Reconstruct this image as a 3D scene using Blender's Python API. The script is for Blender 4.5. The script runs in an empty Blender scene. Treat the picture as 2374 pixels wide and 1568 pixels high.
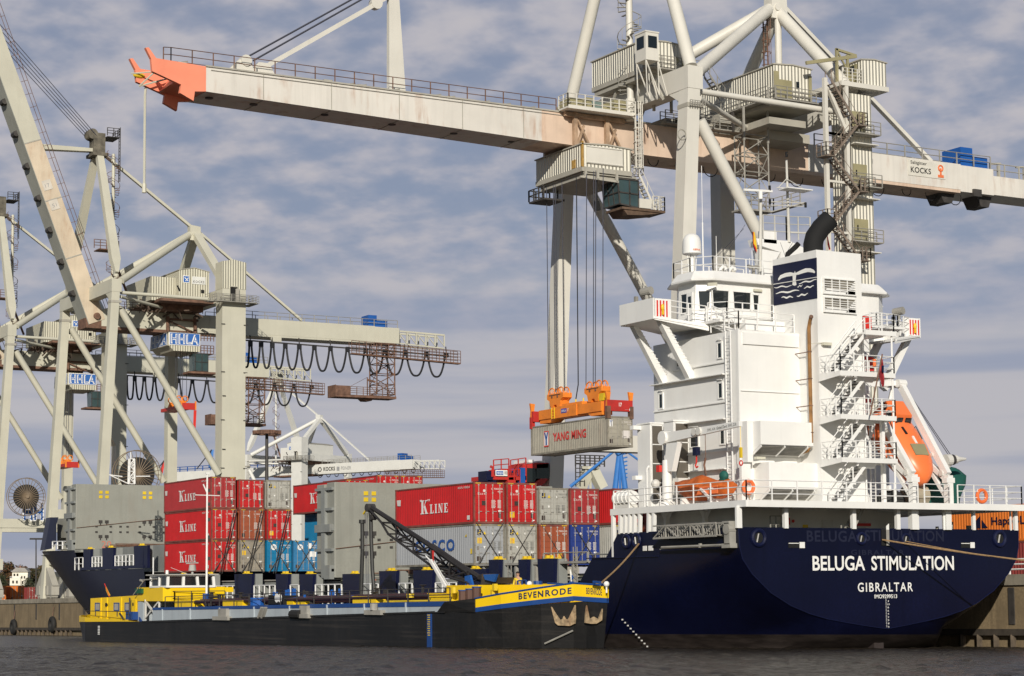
import bpy, bmesh, math, random
import numpy as np
from mathutils import Vector, Matrix
random.seed(7)
SC = bpy.context.scene
COL = SC.collection
# ---------------------------------------------------------------- camera
# harbour frame: x = across the quay (towards land), y = along the quay (ship's forward), z = up; metres
FPX = 4650.0; PPY = 933.0; ROLL = math.radians(.5); PITCH = math.radians(5.3); YAW = math.radians(-30)
CAMP = np.array([-67.09, -90.94, 3.4])
_f = np.array([-math.sin(YAW), math.cos(YAW), 0]); _r = np.array([math.cos(YAW), math.sin(YAW), 0]); _z = np.array([0, 0, 1.])
CD = _f*math.cos(PITCH)+_z*math.sin(PITCH); _u = -_f*math.sin(PITCH)+_z*math.cos(PITCH)
CR = _r*math.cos(ROLL)-_u*math.sin(ROLL); CU = _u*math.cos(ROLL)+_r*math.sin(ROLL)
cam = bpy.data.cameras.new('camera'); camo = bpy.data.objects.new('camera', cam); COL.objects.link(camo)
camo.matrix_world = Matrix(((CR[0], CU[0], -CD[0], CAMP[0]), (CR[1], CU[1], -CD[1], CAMP[1]), (CR[2], CU[2], -CD[2], CAMP[2]), (0, 0, 0, 1)))
cam.sensor_width = 36; cam.lens = 36*FPX/2374; cam.shift_y = (PPY-784)/2374
cam.clip_start = 1; cam.clip_end = 8000
SC.camera = camo
# ---------------------------------------------------------------- light, sky, exposure
LDIR = Vector((.49, .79, -.375)).normalized()          # the way sunlight travels
EL = math.asin(-LDIR.z); AZ = math.atan2(-LDIR.x, -LDIR.y)
sun = bpy.data.lights.new('sun', 'SUN'); sun.energy = 4.2; sun.angle = math.radians(.5); sun.color = (1, .94, .84)
suno = bpy.data.objects.new('sun', sun); COL.objects.link(suno)
suno.rotation_euler = LDIR.to_track_quat('-Z', 'Y').to_euler()
SC.view_settings.view_transform = 'Standard'; SC.view_settings.look = 'None'
SC.view_settings.exposure = 0; SC.view_settings.gamma = 1
W = bpy.data.worlds.new('World'); SC.world = W; W.use_nodes = True
def world():
    nt = W.node_tree; N = nt.nodes; L = nt.links; N.clear()
    out = N.new('ShaderNodeOutputWorld')
    sky = N.new('ShaderNodeTexSky'); sky.sky_type = 'NISHITA'; sky.sun_disc = False
    sky.sun_elevation = EL; sky.sun_rotation = AZ % (2*math.pi); sky.air_density = 1.0; sky.dust_density = .6; sky.ozone_density = 4.0
    b1 = N.new('ShaderNodeBackground'); b1.inputs[1].default_value = .05
    L.new(sky.outputs[0], b1.inputs[0])
    tc = N.new('ShaderNodeTexCoord'); sep = N.new('ShaderNodeSeparateXYZ'); L.new(tc.outputs['Generated'], sep.inputs[0])
    def m(op, a, b=None, c=None):
        n = N.new('ShaderNodeMath'); n.operation = op
        for i, v in enumerate((a, b, c)):
            if v is None: continue
            if isinstance(v, (int, float)): n.inputs[i].default_value = v
            else: L.new(v, n.inputs[i])
        return n.outputs[0]
    zz_ = m('MAXIMUM', sep.outputs[2], 0.0)
    den = m('ADD', zz_, .26)
    px = m('DIVIDE', sep.outputs[0], den); py = m('DIVIDE', sep.outputs[1], den)
    cmb = N.new('ShaderNodeCombineXYZ'); L.new(px, cmb.inputs[0]); L.new(py, cmb.inputs[1])
    mp = N.new('ShaderNodeMapping'); mp.inputs['Rotation'].default_value = (0, 0, math.radians(52)); mp.inputs['Scale'].default_value = (1.0, 1.0, 1)
    L.new(cmb.outputs[0], mp.inputs[0])
    def noise(scale, det, rough, dist, loc):
        n = N.new('ShaderNodeTexNoise'); n.inputs['Scale'].default_value = scale; n.inputs['Detail'].default_value = det
        n.inputs['Roughness'].default_value = rough; n.inputs['Distortion'].default_value = dist
        a = N.new('ShaderNodeVectorMath'); a.operation = 'ADD'; a.inputs[1].default_value = loc
        L.new(mp.outputs[0], a.inputs[0]); L.new(a.outputs[0], n.inputs['Vector']); return n.outputs[0]
    n1 = noise(12.0, 4, .5, .06, (3.1, 7.7, 0)); n2 = noise(3.0, 3, .5, .05, (11, 2.3, 0)); n3 = noise(30.0, 3, .5, .05, (1, 5, 0))
    s = m('ADD', m('MULTIPLY', n1, .58), m('ADD', m('MULTIPLY', n2, .26), m('MULTIPLY', n3, .17)))
    mr = N.new('ShaderNodeMapRange'); mr.interpolation_type = 'SMOOTHSTEP'; L.new(s, mr.inputs[0])
    mr.inputs[1].default_value = .39; mr.inputs[2].default_value = .60; mr.inputs[3].default_value = 0.68; mr.inputs[4].default_value = 1
    # cloud shade: pale on the lit rims, blue-grey in the thick parts
    cr = N.new('ShaderNodeMixRGB'); cr.inputs[1].default_value = (.315, .345, .45, 1); cr.inputs[2].default_value = (.50, .482, .515, 1)
    r2 = N.new('ShaderNodeMapRange'); r2.interpolation_type = 'SMOOTHSTEP'; L.new(s, r2.inputs[0]); r2.inputs[1].default_value = .37; r2.inputs[2].default_value = .66
    # low banks of cloud: long level streaks within a few degrees of the horizon
    sv = N.new('ShaderNodeVectorMath'); sv.operation = 'MULTIPLY'; sv.inputs[1].default_value = (2.2, 2.2, 34); L.new(tc.outputs['Generated'], sv.inputs[0])
    nb = N.new('ShaderNodeTexNoise'); nb.inputs['Scale'].default_value = 1.5; nb.inputs['Detail'].default_value = 5; nb.inputs['Roughness'].default_value = .45; L.new(sv.outputs[0], nb.inputs['Vector'])
    rb = N.new('ShaderNodeMapRange'); rb.interpolation_type = 'SMOOTHSTEP'; L.new(nb.outputs[0], rb.inputs[0]); rb.inputs[1].default_value = .38; rb.inputs[2].default_value = .62
    lowm = N.new('ShaderNodeMapRange'); lowm.interpolation_type = 'SMOOTHSTEP'; L.new(zz_, lowm.inputs[0]); lowm.inputs[1].default_value = .10; lowm.inputs[2].default_value = .19
    fm = N.new('ShaderNodeMixRGB'); L.new(lowm.outputs[0], fm.inputs[0]); L.new(rb.outputs[0], fm.inputs[1]); L.new(r2.outputs[0], fm.inputs[2]); L.new(fm.outputs[0], cr.inputs[0])
    b2 = N.new('ShaderNodeBackground'); b2.inputs[1].default_value = 1.0; L.new(cr.outputs[0], b2.inputs[0])
    mx = N.new('ShaderNodeMixShader'); cov = N.new('ShaderNodeMixRGB'); cov.inputs[1].default_value = (.93, .93, .93, 1); L.new(lowm.outputs[0], cov.inputs[0]); L.new(mr.outputs[0], cov.inputs[2]); 
    # the broken cloud lies over the river ahead; overhead and behind, towards the sun, unseen cloud is thinned to cut the fill light
    dv = N.new('ShaderNodeVectorMath'); dv.operation = 'DOT_PRODUCT'; dv.inputs[1].default_value = (.5, .866, 0); L.new(tc.outputs['Generated'], dv.inputs[0])
    fr = N.new('ShaderNodeMapRange'); fr.interpolation_type = 'SMOOTHSTEP'; L.new(dv.outputs['Value'], fr.inputs[0]); fr.inputs[1].default_value = .35; fr.inputs[2].default_value = .8; fr.inputs[3].default_value = .12
    L.new(m('MULTIPLY', cov.outputs[0], fr.outputs[0]), mx.inputs[0]); L.new(b1.outputs[0], mx.inputs[1]); L.new(b2.outputs[0], mx.inputs[2])
    L.new(mx.outputs[0], out.inputs[0])
world()
# ---------------------------------------------------------------- measuring helpers (photograph pixels on a 2374-wide copy -> points on real planes)
def _ray(p): return CD*FPX+CR*(p[0]-1187)+CU*(PPY-p[1])
def X(t, p): w = _ray(p); return Vector(CAMP+w*((t-CAMP[0])/w[0]))
def Y(s, p): w = _ray(p); return Vector(CAMP+w*((s-CAMP[1])/w[1]))
def Zp(z, p): w = _ray(p); return Vector(CAMP+w*((z-CAMP[2])/w[2]))
def zm(x0, y0, s): return lambda x, y: ((x0+x/s)/1.53412, (y0+y/s)/1.5342)
zA = zm(0, 0, 1.96); zB = zm(0, 700, 2.24); zC = zm(700, 900, 1.96); zD = zm(0, 1600, 2.0911); zE = zm(500, 1650, 2.6378)
zF = zm(1300, 1650, 2.499); zG = zm(1850, 300, 2.24); zH = zm(2100, 0, 2.6129); zI = zm(2700, 0, 2.0902); zJ = zm(1700, 1250, 3.1357)
zK = zm(2150, 800, 2.24); zL = zm(2850, 700, 2.2399); zM = zm(2150, 1450, 2.6129); zN = zm(2800, 1300, 2.2399)
zO = zm(2000, 1850, 2.6378); zQ = zm(2742, 1850, 2.6378); zR = zm(200, 1950, 2.374); zS = zm(1100, 1950, 2.158)
def waterz(x, y): return -.1-.018*x-.012*y
def groundz(y): return 3.9-.0075*y
# ---------------------------------------------------------------- materials
MATS = {}
def mat(name, col, rough=.5, metal=0, var=.12, vscale=.6, rust=0, rustcol=(.22, .09, .035), streak=0, bump=0, corr=None, dirt=0, spec=.5, emit=None, grain=0, boot=False, scrape=None):
    """painted-surface material: base colour with large soft variation, optional rust runs, vertical streaks, dirt, corrugation bump"""
    if name in MATS: return MATS[name]
    M = bpy.data.materials.new(name); M.use_nodes = True; nt = M.node_tree; N = nt.nodes; L = nt.links
    bs = N['Principled BSDF']; bs.inputs['Roughness'].default_value = rough; bs.inputs['Metallic'].default_value = metal
    bs.inputs['Specular IOR Level'].default_value = spec
    tc = N.new('ShaderNodeNewGeometry'); pos = tc.outputs['Position']
    def mapping(sc):
        m_ = N.new('ShaderNodeMapping'); m_.inputs['Scale'].default_value = sc; L.new(pos, m_.inputs[0]); return m_.outputs[0]
    def noise(vec, s, d=4, r=.55):
        n = N.new('ShaderNodeTexNoise'); n.inputs['Scale'].default_value = s; n.inputs['Detail'].default_value = d; n.inputs['Roughness'].default_value = r
        L.new(vec, n.inputs['Vector']); return n.outputs[0]
    def ramp(v, a, b):
        r_ = N.new('ShaderNodeMapRange'); L.new(v, r_.inputs[0]); r_.inputs[1].default_value = a; r_.inputs[2].default_value = b; return r_.outputs[0]
    def mix(fac, a, b, mode='MIX'):
        x = N.new('ShaderNodeMixRGB'); x.blend_type = mode
        for i, v in enumerate((fac, a, b)):
            if isinstance(v, (int, float)): x.inputs[i].default_value = v
            elif isinstance(v, tuple): x.inputs[i].default_value = (*v, 1)
            else: L.new(v, x.inputs[i])
        return x.outputs[0]
    c = tuple(col)
    if var:
        n = noise(pos, vscale)
        c = mix(ramp(n, .3, .7), tuple(v*(1-var) for v in col), tuple(min(1, v*(1+var)) for v in col))
    if grain:
        c = mix(ramp(noise(pos, 6, 3), .35, .75), c, tuple(v*(1-grain) for v in col))
    if streak:
        n = noise(mapping((1.6, 1.6, .09)), 1.2, 5, .6)
        f = ramp(n, .5, .78); mm = N.new('ShaderNodeMath'); mm.operation = 'MULTIPLY'; mm.inputs[1].default_value = streak; L.new(f, mm.inputs[0])
        c = mix(mm.outputs[0], c, tuple(v*.45 for v in col))
    if rust:
        n = noise(mapping((1.0, 1.0, .16)), 1.0, 6, .62); n2 = noise(pos, .35, 3)
        f = N.new('ShaderNodeMath'); f.operation = 'MULTIPLY'; L.new(ramp(n, .52, .72), f.inputs[0]); L.new(ramp(n2, .42, .62), f.inputs[1])
        g = N.new('ShaderNodeMath'); g.operation = 'MULTIPLY'; g.inputs[1].default_value = rust; L.new(f.outputs[0], g.inputs[0])
        c = mix(g.outputs[0], c, rustcol)
    if dirt:
        n = noise(pos, 1.7, 6, .65)
        g = N.new('ShaderNodeMath'); g.operation = 'MULTIPLY'; g.inputs[1].default_value = dirt; L.new(ramp(n, .5, .8), g.inputs[0])
        c = mix(g.outputs[0], c, (.05, .04, .03))
    if scrape:                                            # long level rub marks along the plating
        f = ramp(noise(mapping((.25, .05, 3.2)), 1.6, 6, .65), .52, .74); g = noise(pos, .22, 3)
        mm = N.new('ShaderNodeMath'); mm.operation = 'MULTIPLY'; L.new(f, mm.inputs[0]); L.new(ramp(g, .35, .65), mm.inputs[1]); c = mix(mm.outputs[0], c, scrape)
    if boot:                                              # the band of antifouling paint along the waterline (the water sheet is slightly inclined to the ship)
        dp = N.new('ShaderNodeVectorMath'); dp.operation = 'DOT_PRODUCT'; dp.inputs[1].default_value = (.018, .012, 1); L.new(pos, dp.inputs[0])
        st = N.new('ShaderNodeMath'); st.operation = 'LESS_THAN'; st.inputs[1].default_value = .72; L.new(dp.outputs['Value'], st.inputs[0])
        c = mix(st.outputs[0], c, mix(ramp(noise(mapping((.5, .5, 2.5)), 1.5, 5), .35, .7), (.014, .011, .010), (.034, .027, .024)))
    if isinstance(c, tuple): bs.inputs['Base Color'].default_value = (*c, 1)
    else: L.new(c, bs.inputs['Base Color'])
    h = None
    if bump:
        h = noise(pos, 3.0, 5); bn = N.new('ShaderNodeBump'); bn.inputs['Strength'].default_value = bump; bn.inputs['Distance'].default_value = .05
        L.new(h, bn.inputs['Height']); L.new(bn.outputs[0], bs.inputs['Normal'])
    if corr:                                              # corrugated sheet: ribs upright, spaced `corr` metres, across x and y
        s2 = N.new('ShaderNodeSeparateXYZ'); L.new(pos, s2.inputs[0])
        a = N.new('ShaderNodeMath'); a.operation = 'ADD'; L.new(s2.outputs[0], a.inputs[0]); L.new(s2.outputs[1], a.inputs[1])
        b = N.new('ShaderNodeMath'); b.operation = 'MULTIPLY'; b.inputs[1].default_value = 2*math.pi/corr; L.new(a.outputs[0], b.inputs[0])
        s_ = N.new('ShaderNodeMath'); s_.operation = 'SINE'; L.new(b.outputs[0], s_.inputs[0])
        bn = N.new('ShaderNodeBump'); bn.inputs['Strength'].default_value = .8; bn.inputs['Distance'].default_value = corr*.22
        L.new(s_.outputs[0], bn.inputs['Height']); L.new(bn.outputs[0], bs.inputs['Normal'])
    if emit: bs.inputs['Emission Color'].default_value = (*col, 1); bs.inputs['Emission Strength'].default_value = emit
    MATS[name] = M; return M
WHITE = mat('ship_white', (.78, .77, .735), .42, var=.035, streak=.10, rust=.10, rustcol=(.42, .30, .18), bump=.06)
WHITE2 = mat('rail_white', (.80, .79, .76), .45, var=0)
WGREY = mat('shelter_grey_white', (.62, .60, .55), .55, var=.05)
NAVY = mat('hull_navy', (.0032, .0045, .021), .36, var=.3, vscale=.25, streak=.35, spec=.3, grain=.2, boot=True)
NAVYP = mat('navy_paint', (.0050, .0075, .034), .42, var=.2, streak=.25, spec=.35)
BOOT = mat('boot_top', (.032, .024, .022), .6, var=.35, vscale=.5, streak=.5)
GHOST = mat('faded_lettering', (.0095, .0115, .031), .5, var=.1)
CREAM = mat('crane_cream', (.64, .615, .545), .5, var=.06, vscale=.3, streak=.10, rust=.10, rustcol=(.34, .22, .13))
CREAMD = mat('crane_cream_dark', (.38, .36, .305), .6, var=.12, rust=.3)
LGREEN = mat('crane_greenish_cream', (.535, .515, .415), .5, var=.06, vscale=.3, streak=.10, rust=.08, rustcol=(.34, .22, .13))
LPALE = mat('crane_pale', (.66, .65, .60), .5, var=.04)
BOOM = mat('boom_paint', (.68, .645, .58), .5, var=.08, vscale=.2, streak=.22, rust=.75, rustcol=(.38, .20, .11))
BOOMP = mat('boom_faded_pink', (.64, .49, .375), .55, var=.14, vscale=.4, streak=.2, rust=.75, rustcol=(.30, .14, .07))
CORR = mat('crane_corrugated', (.66, .63, .53), .5, var=.05, streak=.12, rust=.12, rustcol=(.34, .22, .13), corr=.36)
CORRL = mat('crane_corrugated_green', (.55, .525, .41), .5, var=.05, streak=.1, corr=.4)
OLIVE = mat('olive_patch', (.30, .27, .15), .6)
RUSTY = mat('rusty_steel', (.16, .085, .055), .75, var=.4, vscale=1.5)
DARK = mat('dark_steel', (.045, .04, .036), .65, var=.3, vscale=1.2)
GALV = mat('galvanised', (.30, .285, .25), .6, var=.2, vscale=1.0)
CABLE = mat('cable_black', (.014, .014, .016), .6, var=0)
ROPEM = mat('wire_rope', (.05, .052, .07), .6, var=0)
CORAL = mat('boom_tip_orange', (.88, .28, .165), .5, var=.08)
SPORANGE = mat('spreader_orange', (.82, .24, .025), .5, var=.1, dirt=.35, rust=.3)
SPRED = mat('spreader_red', (.48, .028, .022), .5, var=.1, dirt=.3)
BLUEP = mat('blue_paint', (.012, .09, .34), .45, var=.08)
BLUEC = mat('blue_crane_paint', (.04, .18, .50), .5, var=.08)
SIGNB = mat('sign_blue', (.03, .13, .42), .5, var=.03)
GLASS = mat('window_glass', (.012, .016, .017), .06, var=0, spec=.7)
GLASSG = mat('cabin_glass', (.045, .075, .078), .12, var=.25, spec=.6)
PANEL = mat('hatch_grey', (.285, .285, .245), .55, var=.10, vscale=.5, streak=.3, rust=.12, grain=.06)
PANELD = mat('coaming_grey', (.24, .25, .235), .55, var=.1, streak=.25, rust=.15)
YEL = mat('barge_yellow', (.86, .56, .006), .4, var=.05, streak=.08)
BARGEB = mat('barge_black', (.012, .011, .0105), .5, var=.4, vscale=.4, streak=.5, grain=.35, rust=.25, rustcol=(.055, .042, .03), scrape=(.055, .046, .038))
BARGEG = mat('barge_grey_blue', (.40, .445, .475), .5, var=.08, streak=.25, rust=.2)
BARGEBL = mat('barge_blue', (.012, .055, .21), .45, var=.1)
ANCH = mat('anchor_rusty_cream', (.36, .26, .15), .8, var=.5, dirt=.8, rust=.9, vscale=4)
LBOAT = mat('lifeboat_orange', (.88, .20, .055), .35, var=.05)
TARP = mat('orange_tarpaulin', (.50, .105, .012), .75, var=.35, vscale=1.6, bump=.5)
GREENT = mat('green_tarpaulin', (.008, .085, .065), .7, var=.2, vscale=1.2, bump=.4)
SIGNR = mat('signal_red', (.62, .03, .02), .45, var=.05)
SIGNO = mat('lifebuoy_orange', (.80, .16, .04), .5, var=.05)
SOOT = mat('soot_black', (.006, .006, .006), .85, var=.2)
RUSTP = mat('rusty_exhaust', (.34, .17, .055), .6, var=.35, vscale=1.2, dirt=.5)
LOUV = mat('louvre_brown', (.11, .095, .075), .6, var=.1)
WLET = mat('white_lettering', (.80, .79, .75), .5, var=.04)
BLET = mat('black_lettering', (.03, .028, .025), .5, var=.1)
RLET = mat('red_lettering', (.62, .05, .04), .5, var=.1)
BLLET = mat('blue_lettering', (.02, .085, .30), .5, var=.1)
YLET = mat('yellow_marking', (.72, .50, .02), .5, var=.1)
OLET = mat('orange_marking', (.75, .18, .06), .5, var=.1)
ROPE = mat('mooring_rope', (.30, .19, .09), .85, var=.25, vscale=6)
TYRE = mat('tyre_rubber', (.016, .015, .014), .8, var=.2)
CONC = mat('quay_concrete', (.235, .175, .10), .85, var=.3, vscale=.35, streak=.75, grain=.25, bump=.4)
SKIN = mat('skin', (.45, .25, .16), .6, var=0)
CLOTH = mat('dark_workwear', (.02, .022, .03), .8, var=.1)
HIVIS = mat('hivis_yellow', (.70, .52, .03), .7, var=.05)
HIVO = mat('hivis_orange', (.85, .17, .03), .7, var=.05)
HAIR = mat('dark_hair', (.02, .012, .008), .8, var=0)
# ---------------------------------------------------------------- mesh builder
def V(*a): return Vector(a)
class B:
    def __init__(s): s.v = []; s.f = []; s.m = []; s.mi = 0
    def add(s, vs, fs):
        o = len(s.v); s.v += [tuple(v) for v in vs]; s.f += [tuple(i+o for i in f) for f in fs]; s.m += [s.mi]*len(fs); return s
    def box(s, x0, x1, y0, y1, z0, z1):
        return s.add([(x0, y0, z0), (x1, y0, z0), (x1, y1, z0), (x0, y1, z0), (x0, y0, z1), (x1, y0, z1), (x1, y1, z1), (x0, y1, z1)],
                     [(0, 3, 2, 1), (4, 5, 6, 7), (0, 1, 5, 4), (1, 2, 6, 5), (2, 3, 7, 6), (3, 0, 4, 7)])
    def bar(s, p, q, w, h=None, up=(0, 0, 1), w2=None, h2=None):
        h = w if h is None else h; w2 = w if w2 is None else w2; h2 = h if h2 is None else h2
        p = Vector(p); q = Vector(q); d = (q-p).normalized(); u = Vector(up)
        if abs(d.dot(u)) > .98: u = Vector((0, 1, 0))
        r = d.cross(u).normalized(); u = r.cross(d).normalized(); vs = []
        for c, a, b in ((p, w, h), (q, w2, h2)):
            vs += [c-r*a/2-u*b/2, c+r*a/2-u*b/2, c+r*a/2+u*b/2, c-r*a/2+u*b/2]
        return s.add(vs, [(0, 1, 2, 3), (7, 6, 5, 4), (0, 4, 5, 1), (1, 5, 6, 2), (2, 6, 7, 3), (3, 7, 4, 0)])
    def tube(s, p, q, r, r2=None, n=8, cap=True):
        r2 = r if r2 is None else r2; p = Vector(p); q = Vector(q); d = (q-p).normalized()
        u = Vector((0, 0, 1)) if abs(d.z) < .9 else Vector((0, 1, 0)); a = d.cross(u).normalized(); b = a.cross(d).normalized(); vs = []
        for c, rr in ((p, r), (q, r2)):
            vs += [c+a*rr*math.cos(k*2*math.pi/n)+b*rr*math.sin(k*2*math.pi/n) for k in range(n)]
        fs = [(k, (k+1) % n, n+(k+1) % n, n+k) for k in range(n)]
        if cap: fs += [tuple(range(n-1, -1, -1)), tuple(range(n, 2*n))]
        return s.add(vs, fs)
    def pipe(s, pts, r, n=6):
        pts = [Vector(p) for p in pts]; vs = []; R = r if isinstance(r, (list, tuple)) else [r]*len(pts)
        a = None
        for i, p in enumerate(pts):
            d = (pts[min(i+1, len(pts)-1)]-pts[max(i-1, 0)]).normalized()
            if a is None:
                u = Vector((0, 0, 1)) if abs(d.z) < .9 else Vector((0, 1, 0)); a = d.cross(u).normalized()
            else:
                a = (a-d*a.dot(d)).normalized()
            b = a.cross(d).normalized()
            vs += [p+a*R[i]*math.cos(k*2*math.pi/n)+b*R[i]*math.sin(k*2*math.pi/n) for k in range(n)]
        fs = []
        for i in range(len(pts)-1):
            fs += [(i*n+k, i*n+(k+1) % n, (i+1)*n+(k+1) % n, (i+1)*n+k) for k in range(n)]
        fs += [tuple(range(n-1, -1, -1)), tuple(range((len(pts)-1)*n, len(pts)*n))]
        return s.add(vs, fs)
    def prism(s, poly, vec):
        n = len(poly); vec = Vector(vec); vs = [Vector(p) for p in poly]+[Vector(p)+vec for p in poly]
        return s.add(vs, [tuple(range(n-1, -1, -1)), tuple(range(n, 2*n))]+[(k, (k+1) % n, n+(k+1) % n, n+k) for k in range(n)])
    def face(s, *pts): return s.add(pts, [tuple(range(len(pts)))])
    def loft(s, secs, cap=True, closed=False):
        n = len(secs[0]); vs = [p for q in secs for p in q]; fs = []
        for i in range(len(secs)-1):
            for k in range(n if closed else n-1):
                k2 = (k+1) % n; fs.append((i*n+k, i*n+k2, (i+1)*n+k2, (i+1)*n+k))
        if cap: fs += [tuple(range(n-1, -1, -1)), tuple(range((len(secs)-1)*n, len(secs)*n))]
        return s.add(vs, fs)
    def ball(s, c, rx, ry=None, rz=None, n=10, m=6):
        ry = rx if ry is None else ry; rz = rx if rz is None else rz; secs = []
        for i in range(m+1):
            a = math.pi*i/m; secs.append([(c[0]+rx*math.sin(a)*math.cos(k*2*math.pi/n), c[1]+ry*math.sin(a)*math.sin(k*2*math.pi/n), c[2]+rz*math.cos(a)) for k in range(n)])
        return s.loft(secs, cap=False, closed=True)
    def torus(s, c, R, r, ax='y', n=18, m=6):
        secs = []
        for i in range(n+1):
            a = i*2*math.pi/n; q = []
            for k in range(m):
                b = k*2*math.pi/m; d = R+r*math.cos(b); e = r*math.sin(b)
                p = {'y': (d*math.cos(a), e, d*math.sin(a)), 'x': (e, d*math.cos(a), d*math.sin(a)), 'z': (d*math.cos(a), d*math.sin(a), e)}[ax]
                q.append((c[0]+p[0], c[1]+p[1], c[2]+p[2]))
            secs.append(q)
        return s.loft(secs, cap=False, closed=True)
    def rail(s, pts, h=1.05, nb=3, step=1.6, r=.028, posts=True):
        pts = [Vector(p) for p in pts]
        for a, b in zip(pts[:-1], pts[1:]):
            for k in range(nb):
                z = V(0, 0, h*(k+1)/nb); s.tube(a+z, b+z, r, n=4, cap=False)
            if posts:
                n = max(1, round((b-a).length/step))
                for i in range(n+1):
                    p = a.lerp(b, i/n); s.bar(p, p+V(0, 0, h), r*2.1)
        return s
    def stair(s, p, q, w=.8, side=(1, 0, 0), rails=True, n=None, r=.03, tr=.22, treads=True):
        p = Vector(p); q = Vector(q); sd = Vector(side).normalized()*w/2
        for k in (-1, 1):
            s.bar(p+sd*k, q+sd*k, .05, .2)
            if rails:
                up = V(0, 0, .95); s.tube(p+sd*k+up, q+sd*k+up, r, n=4); m = max(2, round((q-p).length/1.4))
                for i in range(m+1):
                    c = p.lerp(q, i/m)+sd*k; s.bar(c, c+up, r*2)
        n = n or max(3, round(abs(q.z-p.z)/.24))
        for i in range(1, n) if treads else ():
            c = p.lerp(q, i/n); s.bar(c-sd, c+sd, tr, .04)
        return s
    def ladder(s, p, q, w=.4, side=(1, 0, 0), step=.35, r=.025, cage=0, out=(0, -1, 0)):
        p = Vector(p); q = Vector(q); sd = Vector(side).normalized()*w/2
        for k in (-1, 1): s.bar(p+sd*k, q+sd*k, r*2)
        n = max(2, int((q-p).length/step))
        for i in range(1, n):
            c = p.lerp(q, i/n); s.tube(c-sd, c+sd, r*.8, n=4, cap=False)
        if cage:
            o = Vector(out).normalized(); m = max(1, int((q-p).length/1.1)); e = Vector(side).normalized(); hoops = []
            for i in range(m+1):
                c = p.lerp(q, i/m); hoop = [c+e*cage*math.cos(a)+o*(cage*math.sin(a)*1.3) for a in np.linspace(0, math.pi, 7)]
                hoops.append(hoop); s.pipe(hoop, r, 4)
            for k in range(1, 6, 1):
                s.tube(hoops[0][k], hoops[-1][k], r*.8, n=4, cap=False)
        return s
    def truss(s, c0, c1, hw, r=.05, bays=6, r2=None, n=5):
        """square lattice mast between the corner loops c0 and c1"""
        r2 = r2 or r*.6; k = len(c0); L = [[Vector(a).lerp(Vector(b), i/bays) for a, b in zip(c0, c1)] for i in range(bays+1)]
        for j in range(k): s.tube(L[0][j], L[-1][j], r, n=n)
        for i in range(bays):
            for j in range(k):
                a, b = (j, (j+1) % k) if i % 2 else ((j+1) % k, j)
                s.tube(L[i][a], L[i+1][b], r2, n=4, cap=False); s.tube(L[i][j], L[i][(j+1) % k], r2, n=4, cap=False)
        for j in range(k): s.tube(L[-1][j], L[-1][(j+1) % k], r2, n=4, cap=False)
        return s
    def split(s):
        """face lists of the far-apart pieces in this mesh (one list when it is all one piece)"""
        n = len(s.v); par = list(range(n))
        def find(i):
            while par[i] != i: par[i] = par[par[i]]; i = par[i]
            return i
        for f in s.f:
            r0 = find(f[0])
            for i in f[1:]:
                r1 = find(i)
                if r1 != r0: par[r1] = r0
        root = np.array([find(i) for i in range(n)]); ids, isl = np.unique(root, return_inverse=True); k = len(ids)
        if k < 2 or k > 2500: return None
        pts = np.array(s.v, float); lo = np.full((k, 3), np.inf); hi = np.full((k, 3), -np.inf); np.minimum.at(lo, isl, pts); np.maximum.at(hi, isl, pts)
        size = (hi-lo).max(1); gap = np.maximum(0, np.maximum(lo[:, None]-hi[None], lo[None]-hi[:, None]))
        near = np.sqrt((gap**2).sum(2)) <= np.maximum(.02, .48*np.maximum(size[:, None], size[None]))
        lab = -np.ones(k, int); c = 0
        for i in range(k):
            if lab[i] >= 0: continue
            st = [i]; lab[i] = c
            while st:
                for t in np.nonzero(near[st.pop()] & (lab < 0))[0]: lab[t] = c; st.append(int(t))
            c += 1
        if c < 2 or c > 90: return None
        out = [[] for _ in range(c)]
        for q, f in enumerate(s.f): out[lab[isl[f[0]]]].append(q)
        return out
    def obj(s, name, m, parent=None, smooth=False, bevel=0):
        if parent is not None and not any(w in name for w in ('lettering', 'letters', 'number', 'stripe', 'frame', 'mark', 'crown', 'text', 'lip')):
            g = s.split()
            if g:                                         # pieces that stand apart are parts of their own
                first = None
                for fl in g:
                    b = B(); mp = {}
                    for q in fl:
                        ff = []
                        for i in s.f[q]:
                            if i not in mp: mp[i] = len(b.v); b.v.append(s.v[i])
                            ff.append(mp[i])
                        b.f.append(tuple(ff)); b.m.append(s.m[q])
                    o = b._obj(name, m, parent, smooth, bevel); first = first or o
                return first
        return s._obj(name, m, parent, smooth, bevel)
    def _obj(s, name, m, parent=None, smooth=False, bevel=0):
        me = bpy.data.meshes.new(name); o3 = Vector((0, 0, 0)); p = parent
        while p is not None: o3 = o3+p.location; p = p.parent
        me.from_pydata([(v[0]-o3.x, v[1]-o3.y, v[2]-o3.z) for v in s.v], [], s.f)
        ms = m if isinstance(m, (list, tuple)) else [m]
        for q in ms: me.materials.append(q)
        if len(ms) > 1: me.polygons.foreach_set('material_index', s.m)
        if smooth: me.shade_smooth()
        me.update()
        bm = bmesh.new(); bm.from_mesh(me); bmesh.ops.recalc_face_normals(bm, faces=bm.faces)
        if smooth:
            for e in bm.edges:
                if len(e.link_faces) == 2 and e.calc_face_angle(0) > math.radians(40): e.smooth = False
        bm.to_mesh(me); bm.free()
        o = bpy.data.objects.new(name, me); COL.objects.link(o)
        if parent is not None: o.parent = parent
        if bevel:
            md = o.modifiers.new('bevel', 'BEVEL'); md.width = bevel; md.segments = 2; md.limit_method = 'ANGLE'
        return o
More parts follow.
